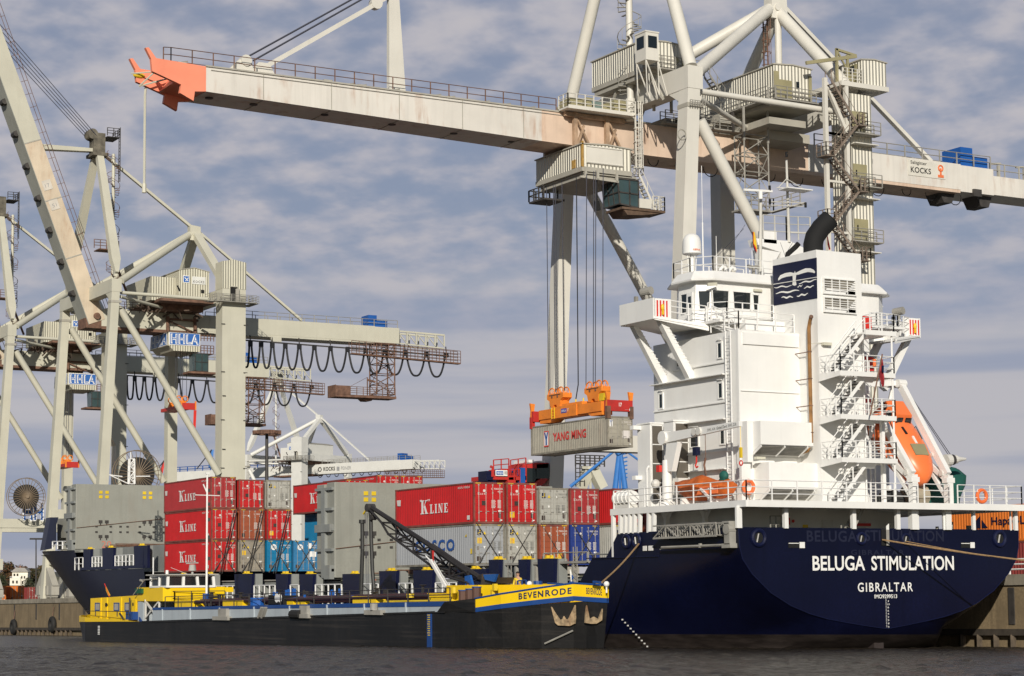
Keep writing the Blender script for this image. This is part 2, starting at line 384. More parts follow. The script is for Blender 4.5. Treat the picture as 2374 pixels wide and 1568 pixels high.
def tag(o, label=None, cat=None, group=None, kind=None):
    if label: o['label'] = label
    if cat: o['category'] = cat
    if group: o['group'] = group
    if kind: o['kind'] = kind
    return o
def thing(name, label, cat, loc=(0, 0, 0), group=None):
    o = bpy.data.objects.new(name, None); COL.objects.link(o); o.location = loc; o.empty_display_size = .5
    return tag(o, label, cat, group)
def children(o): return [c for c in bpy.data.objects if c.parent is o]
def copy_tree(o, loc=None, parent=None):
    kids = list(o.children); c = o.copy(); COL.objects.link(c)
    if parent is not None: c.parent = parent
    if loc is not None: c.location = loc
    for k in kids: copy_tree(k, None, c)
    return c
# ---------------------------------------------------------------- lettering
_TX = {}
def glyphs(body, bold=0, spacing=1.0, shear=0):
    key = (body, bold, spacing, shear)
    if key in _TX: return _TX[key]
    cu = bpy.data.curves.new('txt', 'FONT'); cu.body = body; cu.size = 1; cu.offset = bold; cu.space_character = spacing; cu.shear = shear; cu.resolution_u = 4
    ob = bpy.data.objects.new('txt', cu); COL.objects.link(ob); bpy.context.view_layer.update()
    me = bpy.data.meshes.new_from_object(ob.evaluated_get(bpy.context.evaluated_depsgraph_get()))
    vs = np.array([v.co[:2] for v in me.vertices]); fs = [tuple(p.vertices) for p in me.polygons]
    bpy.data.objects.remove(ob); bpy.data.curves.remove(cu); bpy.data.meshes.remove(me)
    lo = vs.min(0); hi = vs.max(0); vs = (vs-lo)/(hi-lo); _TX[key] = (vs, fs, (hi-lo)[0]/(hi-lo)[1]); return _TX[key]
def text(b, body, o, ux, uz, w, h, bold=0, spacing=1.0, shear=0):
    """lay the word into the rectangle with lower-left corner o, width w along ux and height h along uz"""
    vs, fs, asp = glyphs(body, bold, spacing, shear); o = Vector(o); ux = Vector(ux); uz = Vector(uz)
    if w is None: w = h*asp
    b.add([o+ux*(x*w)+uz*(y*h) for x, y in vs], fs); return b
SERIF = {
 'K': (1.0, [[(.12, 0), (.40, 0), (.40, 1), (.12, 1)], [(0, 0), (.5, 0), (.5, .07), (0, .07)], [(0, .93), (.5, .93), (.5, 1), (0, 1)],
             [(.38, .40), (.50, .52), (.88, 1), (.74, 1)], [(.46, .56), (.68, .62), (1.0, 0), (.70, 0)], [(.62, 0), (1.08, 0), (1.08, .07), (.62, .07)], [(.62, .93), (1.0, .93), (1.0, 1), (.62, 1)]]),
 'L': (.72, [[(.12, 0), (.38, 0), (.38, 1), (.12, 1)], [(0, .92), (.5, .92), (.5, 1), (0, 1)], [(0, 0), (.75, 0), (.75, .10), (0, .10)], [(.62, 0), (.75, 0), (.75, .34), (.69, .34)]]),
 'I': (.42, [[(.10, 0), (.36, 0), (.36, 1), (.10, 1)], [(0, .92), (.46, .92), (.46, 1), (0, 1)], [(0, 0), (.46, 0), (.46, .08), (0, .08)]]),
 'N': (.88, [[(.10, 0), (.20, 0), (.20, 1), (.10, 1)], [(.70, 0), (.80, 0), (.80, 1), (.70, 1)], [(.06, 1), (.34, 1), (.80, 0), (.60, 0)], [(0, 0), (.32, 0), (.32, .08), (0, .08)], [(.58, .92), (.92, .92), (.92, 1), (.58, 1)]]),
 'E': (.76, [[(.10, 0), (.36, 0), (.36, 1), (.10, 1)], [(0, .9), (.72, .9), (.72, 1), (0, 1)], [(0, 0), (.76, 0), (.76, .10), (0, .10)], [(.3, .45), (.58, .45), (.58, .55), (.3, .55)], [(.65, .66), (.72, .66), (.72, 1), (.65, 1)], [(.68, 0), (.76, 0), (.76, .36), (.70, .36)]])}
def serif(b, ch, o, ux, uz, w, h, nrm):
    ww, polys = SERIF[ch]; nrm = Vector(nrm)
    for i, p in enumerate(polys):
        b.face(*[Vector(o)+Vector(ux)*(x*w)+Vector(uz)*(y*h)+nrm*(.0015*i) for x, y in p])
# ================================================================ SETTING: water, quay, ground, far bank
def Dp(depth, p): w = _ray(p); return Vector(CAMP+w*(depth/FPX))
def water_mat():
    M = bpy.data.materials.new('harbour_water'); M.use_nodes = True; nt = M.node_tree; N = nt.nodes; L = nt.links
    bs = N['Principled BSDF']; bs.inputs['Base Color'].default_value = (.030, .024, .017, 1); bs.inputs['Roughness'].default_value = .24
    bs.inputs['IOR'].default_value = 1.2; bs.inputs['Specular IOR Level'].default_value = .26; bs.inputs['Specular Tint'].default_value = (1, .93, .84, 1)
    g = N.new('ShaderNodeNewGeometry')
    def nz(sc, scale, d):
        m_ = N.new('ShaderNodeMapping'); m_.inputs['Scale'].default_value = sc; m_.inputs['Rotation'].default_value = (0, 0, math.radians(30)); L.new(g.outputs['Position'], m_.inputs[0])
        n = N.new('ShaderNodeTexNoise'); n.inputs['Scale'].default_value = scale; n.inputs['Detail'].default_value = d; n.inputs['Roughness'].default_value = .6; L.new(m_.outputs[0], n.inputs['Vector']); return n.outputs[0]
    b1 = N.new('ShaderNodeBump'); b1.inputs['Strength'].default_value = 1; b1.inputs['Distance'].default_value = .34; L.new(nz((1, .5, 1), 3.6, 6), b1.inputs['Height'])
    b2 = N.new('ShaderNodeBump'); b2.inputs['Strength'].default_value = 1; b2.inputs['Distance'].default_value = .4; L.new(nz((1, .6, 1), .35, 3), b2.inputs['Height'])
    L.new(b2.outputs[0], b1.inputs['Normal']); L.new(b1.outputs[0], bs.inputs['Normal']); return M
def water():
    # rippled sheet: real waves of a few centimetres where the camera is near, flat beyond
    b = B(); rng = np.random.RandomState(3)
    waves = [(rng.uniform(.4, 1.5), rng.uniform(0, 2*math.pi), rng.uniform(0, 6.28)) for _ in range(26)]
    def h(x, y):
        s = 0
        for k, (lam, th, ph) in enumerate(waves):
            th2 = .6+.9*math.sin(th); s += lam*.0105*math.sin(2*math.pi/lam*(x*math.cos(th2)+y*math.sin(th2))+ph)
        return s
    # near patch is laid in rows fanning out from the camera side
    nx, ny = 230, 190; vs = []
    x0, x1, y0, y1 = -62, 24, -70, 30
    for j in range(ny+1):
        for i in range(nx+1):
            x = x0+(x1-x0)*i/nx; y = y0+(y1-y0)*j/ny
            e = min(i, nx-i, j, ny-j)/8; vs.append((x, y, waterz(x, y)+h(x, y)*min(1, e)))
    b.add(vs, [(j*(nx+1)+i, j*(nx+1)+i+1, (j+1)*(nx+1)+i+1, (j+1)*(nx+1)+i) for j in range(ny) for i in range(nx)])
    w = lambda x, y: (x, y, waterz(x, y))
    O = (-150, 40, -180, 520)
    for (a, c, d, e) in ((O[0], x0, O[2], O[3]), (x1, O[1], O[2], O[3]), (x0, x1, O[2], y0), (x0, x1, y1, O[3])):
        b.face(w(a, d), w(c, d), w(c, e), w(a, e))
    o = b.obj('water', water_mat(), smooth=True); tag(o, kind='structure'); return o
water()
def quay():
    q = thing('quay_wall', 'stained concrete quay wall behind the ships, with a dark timber fender line at its foot', 'quay wall', (23, 1, 0))
    b = B(); N_ = 40; secs = []
    for i in range(N_+1):
        y = -60+480*i/N_; secs.append([(23, y, -7), (23, y, groundz(y)), (24.4, y, groundz(y)), (24.4, y, -7)])
    b.loft(secs, closed=True); b.obj('wall', CONC, q)
    b = B()
    for i in range(60):                                    # capping stones with open joints
        y = -60+8*i; b.prism([(22.85, y+.02, groundz(y)-.55), (22.85, y+7.95, groundz(y+8)-.55), (22.85, y+7.95, groundz(y+8)+.12), (22.85, y+.02, groundz(y)+.12)], (1.3, 0, 0))
    b.obj('coping', mat('coping_stone', (.27, .24, .185), .85, var=.25, streak=.5, dirt=.4), q)
    b = B()
    for y0_, y1_ in ((-60, 180), (180, 420)): b.prism([(22.6, y0_, waterz(23, y0_)+.75), (22.6, y1_, waterz(23, y1_)+.75), (22.6, y1_, waterz(23, y1_)+1.15), (22.6, y0_, waterz(23, y0_)+1.15)], (.4, 0, 0))
    b.obj('fender_beam', mat('wet_timber', (.05, .04, .03), .8, var=.3, vscale=2), q)
    pm = mat('wet_pile', (.10, .075, .05), .8, var=.4, vscale=2)
    for yy in [-14+1.5*k for k in range(15)]+[192+2.2*k for k in range(22)]: b = B(); z = waterz(23, yy); b.tube((22.75, yy, z-2), (22.75, yy, z+.8), .2, n=6); b.obj('pile', pm, q)
    b = B(); yy = -55
    while yy < 420:                                        # drain stains and recesses
        b.box(22.93, 23.0, yy, yy+.5, groundz(yy)-3.0, groundz(yy)-.7); yy += 11.5
    b.obj('drain_groove', DARK, q)
    g = B(); g.face(*[(x, y, groundz(y)-.004) for x, y in ((24.4, -60), (3000, -60), (3000, 420), (24.4, 420))])
    g.face(*[(x, y, groundz(y)-.004) for x, y in ((24.4, 420), (3000, 420), (3000, 3200), (-2500, 3200), (-2500, 420))])
    g.face((-2500, 420, -9), (24.4, 420, -9), (24.4, 420, groundz(420)), (-2500, 420, groundz(420)))
    tag(g.obj('ground', mat('ground_paving', (.12, .115, .10), .9, var=.3, vscale=.1)), kind='structure')
    # hanging tyres
    for i, (p, lab) in enumerate(((zD(100, 1318), 'black rubber tyre fender on the quay wall at the far left edge'), (zD(388, 1300), 'black rubber tyre fender on the quay wall left of the yellow barge stern'))):
        c = X(22.6, p); t = thing('tyre_fender', lab, 'tyre', c, 'tyre fenders hung on the quay wall')
        bb = B(); bb.torus(c, .85, .38, 'x', 20, 8); bb.obj('tyre', TYRE, t, smooth=True)
        bb = B(); bb.tube(c+V(0, 0, .85), c+V(.2, 0, 2.6), .05); bb.obj('chain', RUSTY, t)
    # white handrail and pipes along the quay at the right edge
    r = thing('quay_railing', 'white pipe railing along the quay edge behind the stern, far right', 'railing', (23.4, 2, groundz(2)+.12))
    b = B(); a0 = V(23.4, -6, groundz(-6)+.12); b0 = V(23.4, 11, groundz(11)+.12); b.rail([a0, b0], .95, 3, 1.5, .05); b.obj('rails', WHITE2, r)
    # low trench wall line / pipe bundle
quay()
def leafcloud(b, c, r, n, size, rng, lum):
    for _ in range(n):
        d = rng.normal(size=3); d /= np.linalg.norm(d); rr = r*np.array([1, 1, .85])*(rng.uniform(.25, 1)**.5)
        p = np.array(c)+d*rr; s = size*rng.uniform(.6, 1.4); a = rng.normal(size=3); a /= np.linalg.norm(a); e = np.cross(a, rng.normal(size=3)); e /= np.linalg.norm(e)
        b.mi = int(rng.uniform(0, lum)); b.face(p-a*s-e*s*.5, p+a*s-e*s*.5, p+a*s+e*s*.5, p-a*s+e*s*.5)
LEAF = [mat('leaf_olive', (.055, .06, .02), .8, var=.2), mat('leaf_brown', (.11, .065, .025), .8, var=.2), mat('leaf_russet', (.13, .055, .02), .8, var=.2), mat('leaf_dark', (.03, .038, .016), .8, var=.2)]
def tree(p, topy, D, wpx, label, ms, seed):
    rng = np.random.RandomState(seed); base = Dp(D, p); top = Dp(D, (p[0], topy)); H = (top-base).length; R = wpx/FPX*D/2
    t = thing('broadleaf_tree', label, 'tree', base, 'autumn trees on the far bank')
    b = B(); b.tube(base, base+V(0, 0, H*.55), R*.10, R*.05)
    for k in range(5):
        a = rng.uniform(0, 6.28); b.tube(base+V(0, 0, H*(.3+.05*k)), base+V(math.cos(a)*R*.6, math.sin(a)*R*.6, H*(.55+.06*k)), R*.04, R*.015)
    b.obj('trunk', mat('bark', (.05, .038, .028), .9), t)
    b = B()
    for k in range(26):
        a = rng.uniform(0, 6.28); q = rng.uniform(.1, .75)*R; z = rng.uniform(.35, .9)
        leafcloud(b, (base.x+math.cos(a)*q*(1.25-z*.5), base.y+math.sin(a)*q*(1.25-z*.5), base.z+H*z), R*rng.uniform(.22, .40), 90, R*.055, rng, len(ms))
    b.obj('crown', ms, t)
def far_bank():
    rng = random.Random(4)
    specs = [(18, 1385, 1302, 640, 62, 'large brown autumn tree at the left edge behind the orange containers', [1, 2, 3]),
             (50, 1385, 1308, 690, 48, 'russet tree rising behind the white villa', [1, 2]),
             (76, 1385, 1312, 700, 44, 'dull green tree right of the white villa roof', [0, 1, 3]),
             (94, 1385, 1306, 720, 46, 'olive tree beside the crane leg right of the villa', [0, 1]),
             (66, 1390, 1338, 560, 34, 'small dark green tree in front of the villa corner', [3, 0]),
             (4, 1388, 1330, 560, 36, 'dark bushy tree low at the left edge', [3, 0]),
             (-26, 1385, 1300, 650, 56, 'brown tree just outside the left edge', [1, 2, 3])]
    for i, (x, y, ty, D, w, lab, ms) in enumerate(specs): tree((x, y), ty, D, w, lab, [LEAF[k] for k in ms], 10+i)
    # villa
    D = 600; p0 = Dp(D, zD(76, 1010)); p1 = Dp(D, zD(205, 1010)); wd = (p1-p0).length; ht = wd*.9
    h = thing('white_villa', 'white villa with a pitched roof among the trees at far left', 'house', p0)
    ex = (p1-p0).normalized(); ey = V(-ex.y, ex.x, 0).normalized(); ez = V(0, 0, 1)
    def P_(a, d, z): return p0+ex*(a*wd)+ey*(d*wd)+ez*(z*wd)
    def bx(b, a0, a1, d0, d1, z0, z1): b.prism([P_(a0, d0, z0), P_(a1, d0, z0), P_(a1, d1, z0), P_(a0, d1, z0)], ez*((z1-z0)*wd))
    w_ = mat('villa_wall', (.74, .70, .58), .7, var=.05)
    b = B(); bx(b, .08, .98, .1, .7, 0, .78); bx(b, 0, .62, -.1, .15, 0, .42); bx(b, .55, 1.0, 0, .3, 0, .66); b.obj('wall', w_, h)
    b = B(); b.prism([P_(.02, 0, .78), P_(1.04, 0, .78), P_(.8, .05, 1.02), P_(.3, .05, 1.02)], ey*(wd*.8)); b.obj('roof', mat('villa_roof', (.30, .28, .25), .8), h)
    for a, z, w2, hh in ((.16, .54, .10, .14), (.34, .54, .10, .14), (.62, .40, .08, .14), (.78, .40, .08, .14), (.66, .10, .10, .16), (.14, .12, .1, .16), (.36, .12, .1, .16)):
        b = B(); bx(b, a, a+w2, -.12, -.09, z, z+hh) if z < .3 and a < .6 else bx(b, a, a+w2, -.02 if a > .55 else .085, .1, z, z+hh); b.obj('window', GLASS, h)
    b = B(); bx(b, .45, .52, .3, .37, .95, 1.14); b.obj('chimney', mat('brick_chimney', (.25, .12, .08), .8), h)
    b = B()
    for k in range(9): bx(b, .02+.07*k, .03+.07*k, -.13, -.12, .42, .5)
    bx(b, 0, .62, -.13, -.12, .49, .51); b.obj('balcony_rail', WHITE2, h)
    # street lamp by the crane
    lb = Dp(330, zD(268, 1080)); lt = Dp(330, zD(268, 668))
    t = thing('lamp_post', 'slim dark lamp post left of the far crane leg at the quay', 'lamp post', lb); b = B(); b.tube(lb, lt, .14, .09); b.obj('post', DARK, t)
    b = B(); b.bar(lt+V(-1.0, 0, .1), lt+V(1.0, 0, .1), .5, .28); b.obj('lamp_head', DARK, t)
    hills = B(); pts = []
    for i in range(60):
        a = i/59; x = -40+2600*a; z = Dp(1500, (x, 1372)); pts.append((z, 8+10*rng.random()+6*math.sin(i*.7)))
    for (a, ha), (b2, hb) in zip(pts[:-1], pts[1:]): hills.prism([a-V(0, 0, 20), b2-V(0, 0, 20), b2+V(0, 0, hb), a+V(0, 0, ha)], V(.5, .866, 0)*60)
    tag(hills.obj('far_shore', mat('far_woods', (.07, .07, .05), .9, var=.4, vscale=.03)), kind='structure')
far_bank()
# ================================================================ THE CARGO SHIP
SHIP = thing('cargo_ship', 'large navy blue cargo ship with white superstructure, stern towards the camera', 'ship', (10.5, 60, -1))
def S_(b, name, m, smooth=False, bevel=0, parent=None): return b.obj(name, m, parent or SHIP, smooth, bevel)
def ship_hull():
    tr = [(-.05, 6.7), (-.03, 6.15), (-.0, 5.6), (.19, 4.9), (.84, 4.07), (2.1, 3.02), (3.5, 2.28), (4.8, 1.82), (6.1, 1.5), (7.5, 1.27), (9.0, 1.05), (10.5, .86)]
    full = [(0, 6.7), (0, 5.6), (0, 4.4), (0, 3.3), (0, 2.2), (0, 1.2), (0, .3), (0, -.6), (0, -1.4), (.5, -2.3), (3, -3), (10.5, -3)]
    bow_z = [1.0]*12
    def top(s):
        if s < 12.45: return 6.7
        if s < 13.8: return 6.7-(s-12.45)/1.35*1.45
        if s < 15.4: return 5.25
        if s < 18.6: return 5.25-(s-15.4)/3.2*3.15
        if s < 96.2: return 2.1
        if s < 97.6: return 2.1+(s-96.2)/1.4*3.55
        if s < 117.3: return 5.65
        if s < 119.5: return 5.65+(s-117.3)/2.2*2.25
        return 7.9+.0145*(s-120)
    def half(s, z):
        # half breadth forward: flare makes the deck fuller than the waterline
        end = np.interp(z, [-3, -1.5, 2.0, 8.5, 14], [134, 138, 148.5, 163.8, 166]); beg = np.interp(z, [-3, 2, 8.5], [96, 106, 122])
        if s <= beg: return 10.5
        if s >= end: return 0
        q = (s-beg)/(end-beg); return 10.5*(1-q**1.6)
    ss = [0, .6, 1.5, 3, 4.5, 6.5, 9, 12, 12.45, 13.8, 15.4, 18.6, 30, 60, 92, 96.2, 97.6, 100, 104, 108, 111, 114, 117.3, 119.5, 124, 130, 136, 142, 147, 151, 155, 158, 161, 162.6, 163.7]
    secs = []
    for s in ss:
        q = []
        for j in range(12):
            (x0, z0), (x1, z1) = tr[j], full[j]; e = min(1, s/12)
            g = e**(.75 if j < 9 else .55); x = x0+(x1-x0)*g; z = z0+(z1-z0)*g
            q.append((x, z))
        t = top(s)
        if s > 12.2:
            zlo = -3 if s < 134.5 else float(np.interp(s, [134.5, 138.2, 148.7, 164.0], [-3, -1.5, 2.0, 8.45]))
            zs = np.linspace(t, zlo, 12); q = [(10.5-half(s, z) if s > 95 else (0 if z > -1.6 else 10.5-10.5*max(0, min(1, (z+3)/1.4))**.3), z) for z in zs]
            if s <= 90: q[-1] = (10.5, -3)
        q = [(x, s, z) for x, z in q]; secs.append(q+[(21-x, y, z) for x, y, z in reversed(q[:-1])])
    b = B(); b.loft(secs, cap=False); b.face(*[p for p in secs[0]])          # transom
    S_(b, 'hull', NAVY, smooth=True)
    b = B(); b.box(10.15, 10.85, .75, 9, -3, 1.3); S_(b, 'skeg', BOOT)
    # transom edge bead
    b = B(); pts = [(x, -.02, z) for x, z in tr]+[(21-x, -.02, z) for x, z in reversed(tr[:-1])]; b.pipe(pts, .03, 6); S_(b, 'transom_edge', NAVYP)
    # decks closing the hull
    b = B(); b.box(.1, 20.9, .1, 16, 5.45, 5.5); S_(b, 'mooring_deck', PANELD)
    b = B(); b.box(.12, 20.88, 17.5, 96, 1.7, 1.75); b.box(.6, 20.4, 98, 117, 5.3, 5.35); S_(b, 'main_deck', PANELD)
    # rubbing strake near the top of the quarter and shell-plate seam
    b = B(); b.box(-.09, .02, 97.5, 117, 5.7, 6.0); b.box(-.09, .02, 8, 16, 5.2, 5.26); S_(b, 'strake', NAVYP)
ship_hull()
# side posts between the openings of the bulwark, blue outside, grey edge behind
def bulwark_posts():
    rows = [(116.4, 113.9, 7.9, 5.7), (110.2, 106.6, 7.9, 5.7), (100.5, 97.6, 7.9, 5.7), (74.2, 70.2, 4.86, 2), (65.1, 62.5, 4.76, 2), (60.2, 57.5, 4.7, 2), (52.0, 48.8, 4.63, 2), (45.5, 42.6, 4.78, 2),
            (39.9, 36.8, 4.77, 2), (33.1, 28.9, 4.75, 2), (28.6, 27.1, 5.35, 2), (24.6, 23.4, 5.3, 2), (22.1, 20.0, 5.3, 2), (81.5, 80.0, 4.9, 2), (88.4, 86.6, 4.9, 2)]
    for a, c, zt, zb in rows:
        b = B(); b.prism([(-.02, a, zt), (-.02, c, zt), (-.02, c+.25, zb), (-.02, a-.25, zb)], (.28, 0, 0)); o = S_(b, 'bulwark_post', NAVYP)
        b = B(); b.box(.26, .9, c-.15, c+.2, zb, zt-.02); b.box(.26, .9, a-.2, a+.1, zb, zt-.05); b.obj('web', PANELD, o)
        b = B(); b.box(.1, .7, (a+c)/2-.4, (a+c)/2+.4, zt, zt+.06)
        for d in (-.35, .2): b.box(.2, .45, (a+c)/2+d, (a+c)/2+d+.2, zt+.05, zt+.22)
        b.obj('lashing_socket', YLET, o)
    b = B()                                                # white rails in the openings
    for a, c in ((69.9, 65.4), (62.2, 60.5), (57.2, 52.3), (48.5, 45.8), (42.3, 40.2), (36.5, 33.4), (73.5, 79.8)):
        lo, hi = min(a, c), max(a, c); b.rail([(.05, lo, 2.05), (.05, hi, 2.05)], 1.78, 2, 1.15, .045)
    for a, c in ((113.6, 110.5), (106.3, 100.8)): b.rail([(.05, c, 5.75), (.05, a, 5.75)], 1.3, 2, 1.1, .045)
    b.rail([(.05, 116.7, 5.75), (.05, 119.4, 5.75)], 1.3, 2, 1.1, .045)
    S_(b, 'side_railing', WHITE2)
    b = B(); b.box(-.02, .25, 96.5, 97.6, 5.7, 7.9); S_(b, 'bulwark_post', NAVYP)
    # grey hatch coaming with stiffeners
    b = B(); b.box(2.0, 19, 18, 97, 1.7, 4.0)
    y = 18.6
    while y < 96: b.box(1.72, 2.0, y, y+.18, 1.7, 3.96); y += 1.55
    b.box(1.55, 2.0, 18, 97, 3.86, 4.1); b.box(2.2, 18.8, 97, 119, 5.3, 8.0); S_(b, 'hatch_coaming', PANELD)
    b = B()                                                # pipes, vents and lashing gear along the side deck
    rng = random.Random(5)
    for k in range(38):
        y = 19+k*2.0; h = rng.uniform(.3, 1.7); b.tube((1.2, y, 1.7), (1.2, y, 1.7+h), rng.uniform(.07, .22), n=7)
        if k % 3 == 0: b.box(.9, 1.5, y+.4, y+1.2, 1.7, 2.5)
    for z in (2.1, 2.45, 4.25): b.tube((1.5, 18, z), (1.5, 96, z), .07, n=5)
    S_(b, 'deck_fittings', GALV)
    # deck machinery visible between the aft posts: ladders, braces, platform
    b = B(); b.box(.3, 2.2, 16.5, 31, 4.95, 5.1)
    for y in (18.3, 20.2, 23.0, 25.6, 27.4, 30): b.box(.4, .62, y, y+.22, 1.7, 5.0); b.bar((.5, y+.1, 5), (1.6, y+1.5, 3.2), .14)
    b.ladder((.35, 18.0, 1.8), (.35, 18.0, 6), .45, (0, 1, 0)); b.ladder((.35, 26.4, 1.8), (.35, 26.4, 5.4), .45, (0, 1, 0))
    for y in (19.6, 24.9): b.pipe([(1.0, y, 1.8), (1.0, y, 3.1), (1.0, y+.35, 3.4), (1.0, y+.9, 3.3)], .28, 8)
    b.rail([(.4, 16.6, 5.1), (.4, 22, 5.1)], .55, 1, 1.2, .04); S_(b, 'lashing_bridge', GALV)
bulwark_posts()
# ---------------------------------------------------------------- forward: whaleback, breakwater, raised hatch covers
def forward():
    b = B(); ye = 150
    a = [X(9.0, zD(*q)) for q in ((375, 503), (435, 503), (420, 560), (420, 690), (390, 735), (330, 747))]
    b.prism(a, (.35, 3, 0)); S_(b, 'whaleback_bulwark', NAVYP)
    b = B(); a = [X(10.2, zD(*q)) for q in ((425, 512), (600, 512), (600, 760), (500, 760), (500, 655), (440, 655), (440, 740), (425, 745))]; b.prism(a, (8, 0, 0)); S_(b, 'breakwater', PANEL)
    b = B(); a = [X(12, zD(*q)) for q in ((440, 655), (500, 655), (500, 735), (440, 735))]; b.face(*a); S_(b, 'breakwater_opening', SOOT)
    b = B(); p = [X(8.6, zD(x, 740)) for x in (390, 540)]; b.rail(p, .95, 2, 2, .06); S_(b, 'bow_railing', WHITE2)
    # forecastle deck
    b = B(); b.face((.3, 119.5, 7.6), (20.7, 119.5, 7.6), (18.5, 140, 7.7), (12, 158, 7.8), (9, 158, 7.8), (2.5, 140, 7.7)); S_(b, 'forecastle_deck', PANELD)
    b = B(); b.box(1.2, 19.8, 118.6, 118.9, 5.0, 7.6); S_(b, 'forecastle_bulkhead', PANEL)
    # small white foremast over the forward hatch cover
    c = Vector((2.5, 121.5, 15.05)); p9 = X(2.5, zD(978, 255)); c = V(2.5, p9.y, p9.z); b = B(); d = V(0, 0, 1)
    b.truss([c+V(-.3, -.2, 0), c+V(.3, -.2, 0), c+V(.3, .2, 0), c+V(-.3, .2, 0)], [c+V(-.25, -.2, 2.6), c+V(.25, -.2, 2.6), c+V(.25, .2, 2.6), c+V(-.25, .2, 2.6)], 1, .07, 4, .05)
    b.tube(c+V(-.1, 0, 2.6), c+V(-.1, 0, 3.3), .05); b.bar(c+V(-2.4, 0, .9), c+V(-1.0, 0, .75), .1); b.bar(c+V(-2.4, 0, .9), c+V(-.3, 0, 0), .09); b.bar(c+V(.4, 0, .8), c+V(2.0, 0, .85), .1); S_(b, 'foremast', WHITE2)
forward()
def hatch_cover(y, zb, zt, num, numcol, label, depth=3.4):
    h = thing('hatch_cover', label, 'hatch cover', (10.5, y, zb), 'hatch covers folded upright')
    b = B(); b.box(.35, 20.6, y, y+depth*.44, zb, zt); b.box(.35, 20.6, y+depth*.56, y+depth, zb+.2, zt-.1)
    o = b.obj('cover_panel', PANEL, h, bevel=.06)
    b = B()
    for k in range(5): b.box(.12, .35, y+.1, y+depth-.1, zb+.5+k*(zt-zb-.8)/4.2, zb+.72+k*(zt-zb-.8)/4.2)
    b.box(.1, .5, y+depth*.40, y+depth*.60, zb, zt-.6); b.box(.0, .35, y+.2, y+depth-.3, zb+(zt-zb)*.48, zb+(zt-zb)*.56); b.box(-.05, .35, y+.1, y+1.2, zb-.1, zb+1.0); b.obj('hinge_side', PANELD, h)
    ys = B(); ds = B(); W_ = 20.2
    cols = [2.75, 3.45, 7.7, 8.4, 12.4, 13.1, 17.1, 17.8]
    for c in cols:
        for dz in (.7, 1.2): ys.box(.35+c-.19, .35+c+.19, y-.05, y, zt-dz-.32, zt-dz)
    for c in cols:
        for z in (zt-3.9, zt-5.5): ds.box(.35+c-.2, .35+c+.2, y-.06, y, z-.32, z); ds.box(.35+c-.06, .35+c+.06, y-.04, y, z-.55, z-.3)
    for c in (2.3, 3.9, 5.0, 5.8, 7.2, 8.8, 10, 10.8, 12.0):
        for z in (zt-4.5, zt-5.1): ds.box(.35+c-.13, .35+c+.13, y-.06, y, z-.16, z+.02)
    ys.obj('stacking_socket', YLET, h); ds.obj('lashing_eye', DARK, h)
    rs = B(); text(rs, num, (.35+2.9, y-.006, zt-7.6 if numcol else zt-6.9), (0, 0, -1) if numcol else (1, 0, 0), (1, 0, 0) if numcol else (0, 0, 1), 1.1, .75); rs.obj('number', mat('faded_red_number', (.48, .16, .11), .6), h)
    rl = B()
    for k in range(6): rl.tube((3.5+k*.6, y-.3, zb+.35+.12*(k % 3)), (9.5+k*.5, y-.3, zb+.3+.12*(k % 3)), .05, n=4)
    rl.tube((.4, y-.08, zb+2.3), (10.5, y-.08, zb+3.4), .03, n=4); rl.obj('lashing_rods', RUSTY, h)
    return h
hatch_cover(57.4-3.2, 4.35, 11.95, '23', 1, 'grey upright hatch cover with yellow sockets between the two container stacks')
hatch_cover(120.2, 8.0, 15.05, '20', 0, 'grey upright hatch cover with yellow sockets forward near the bow')
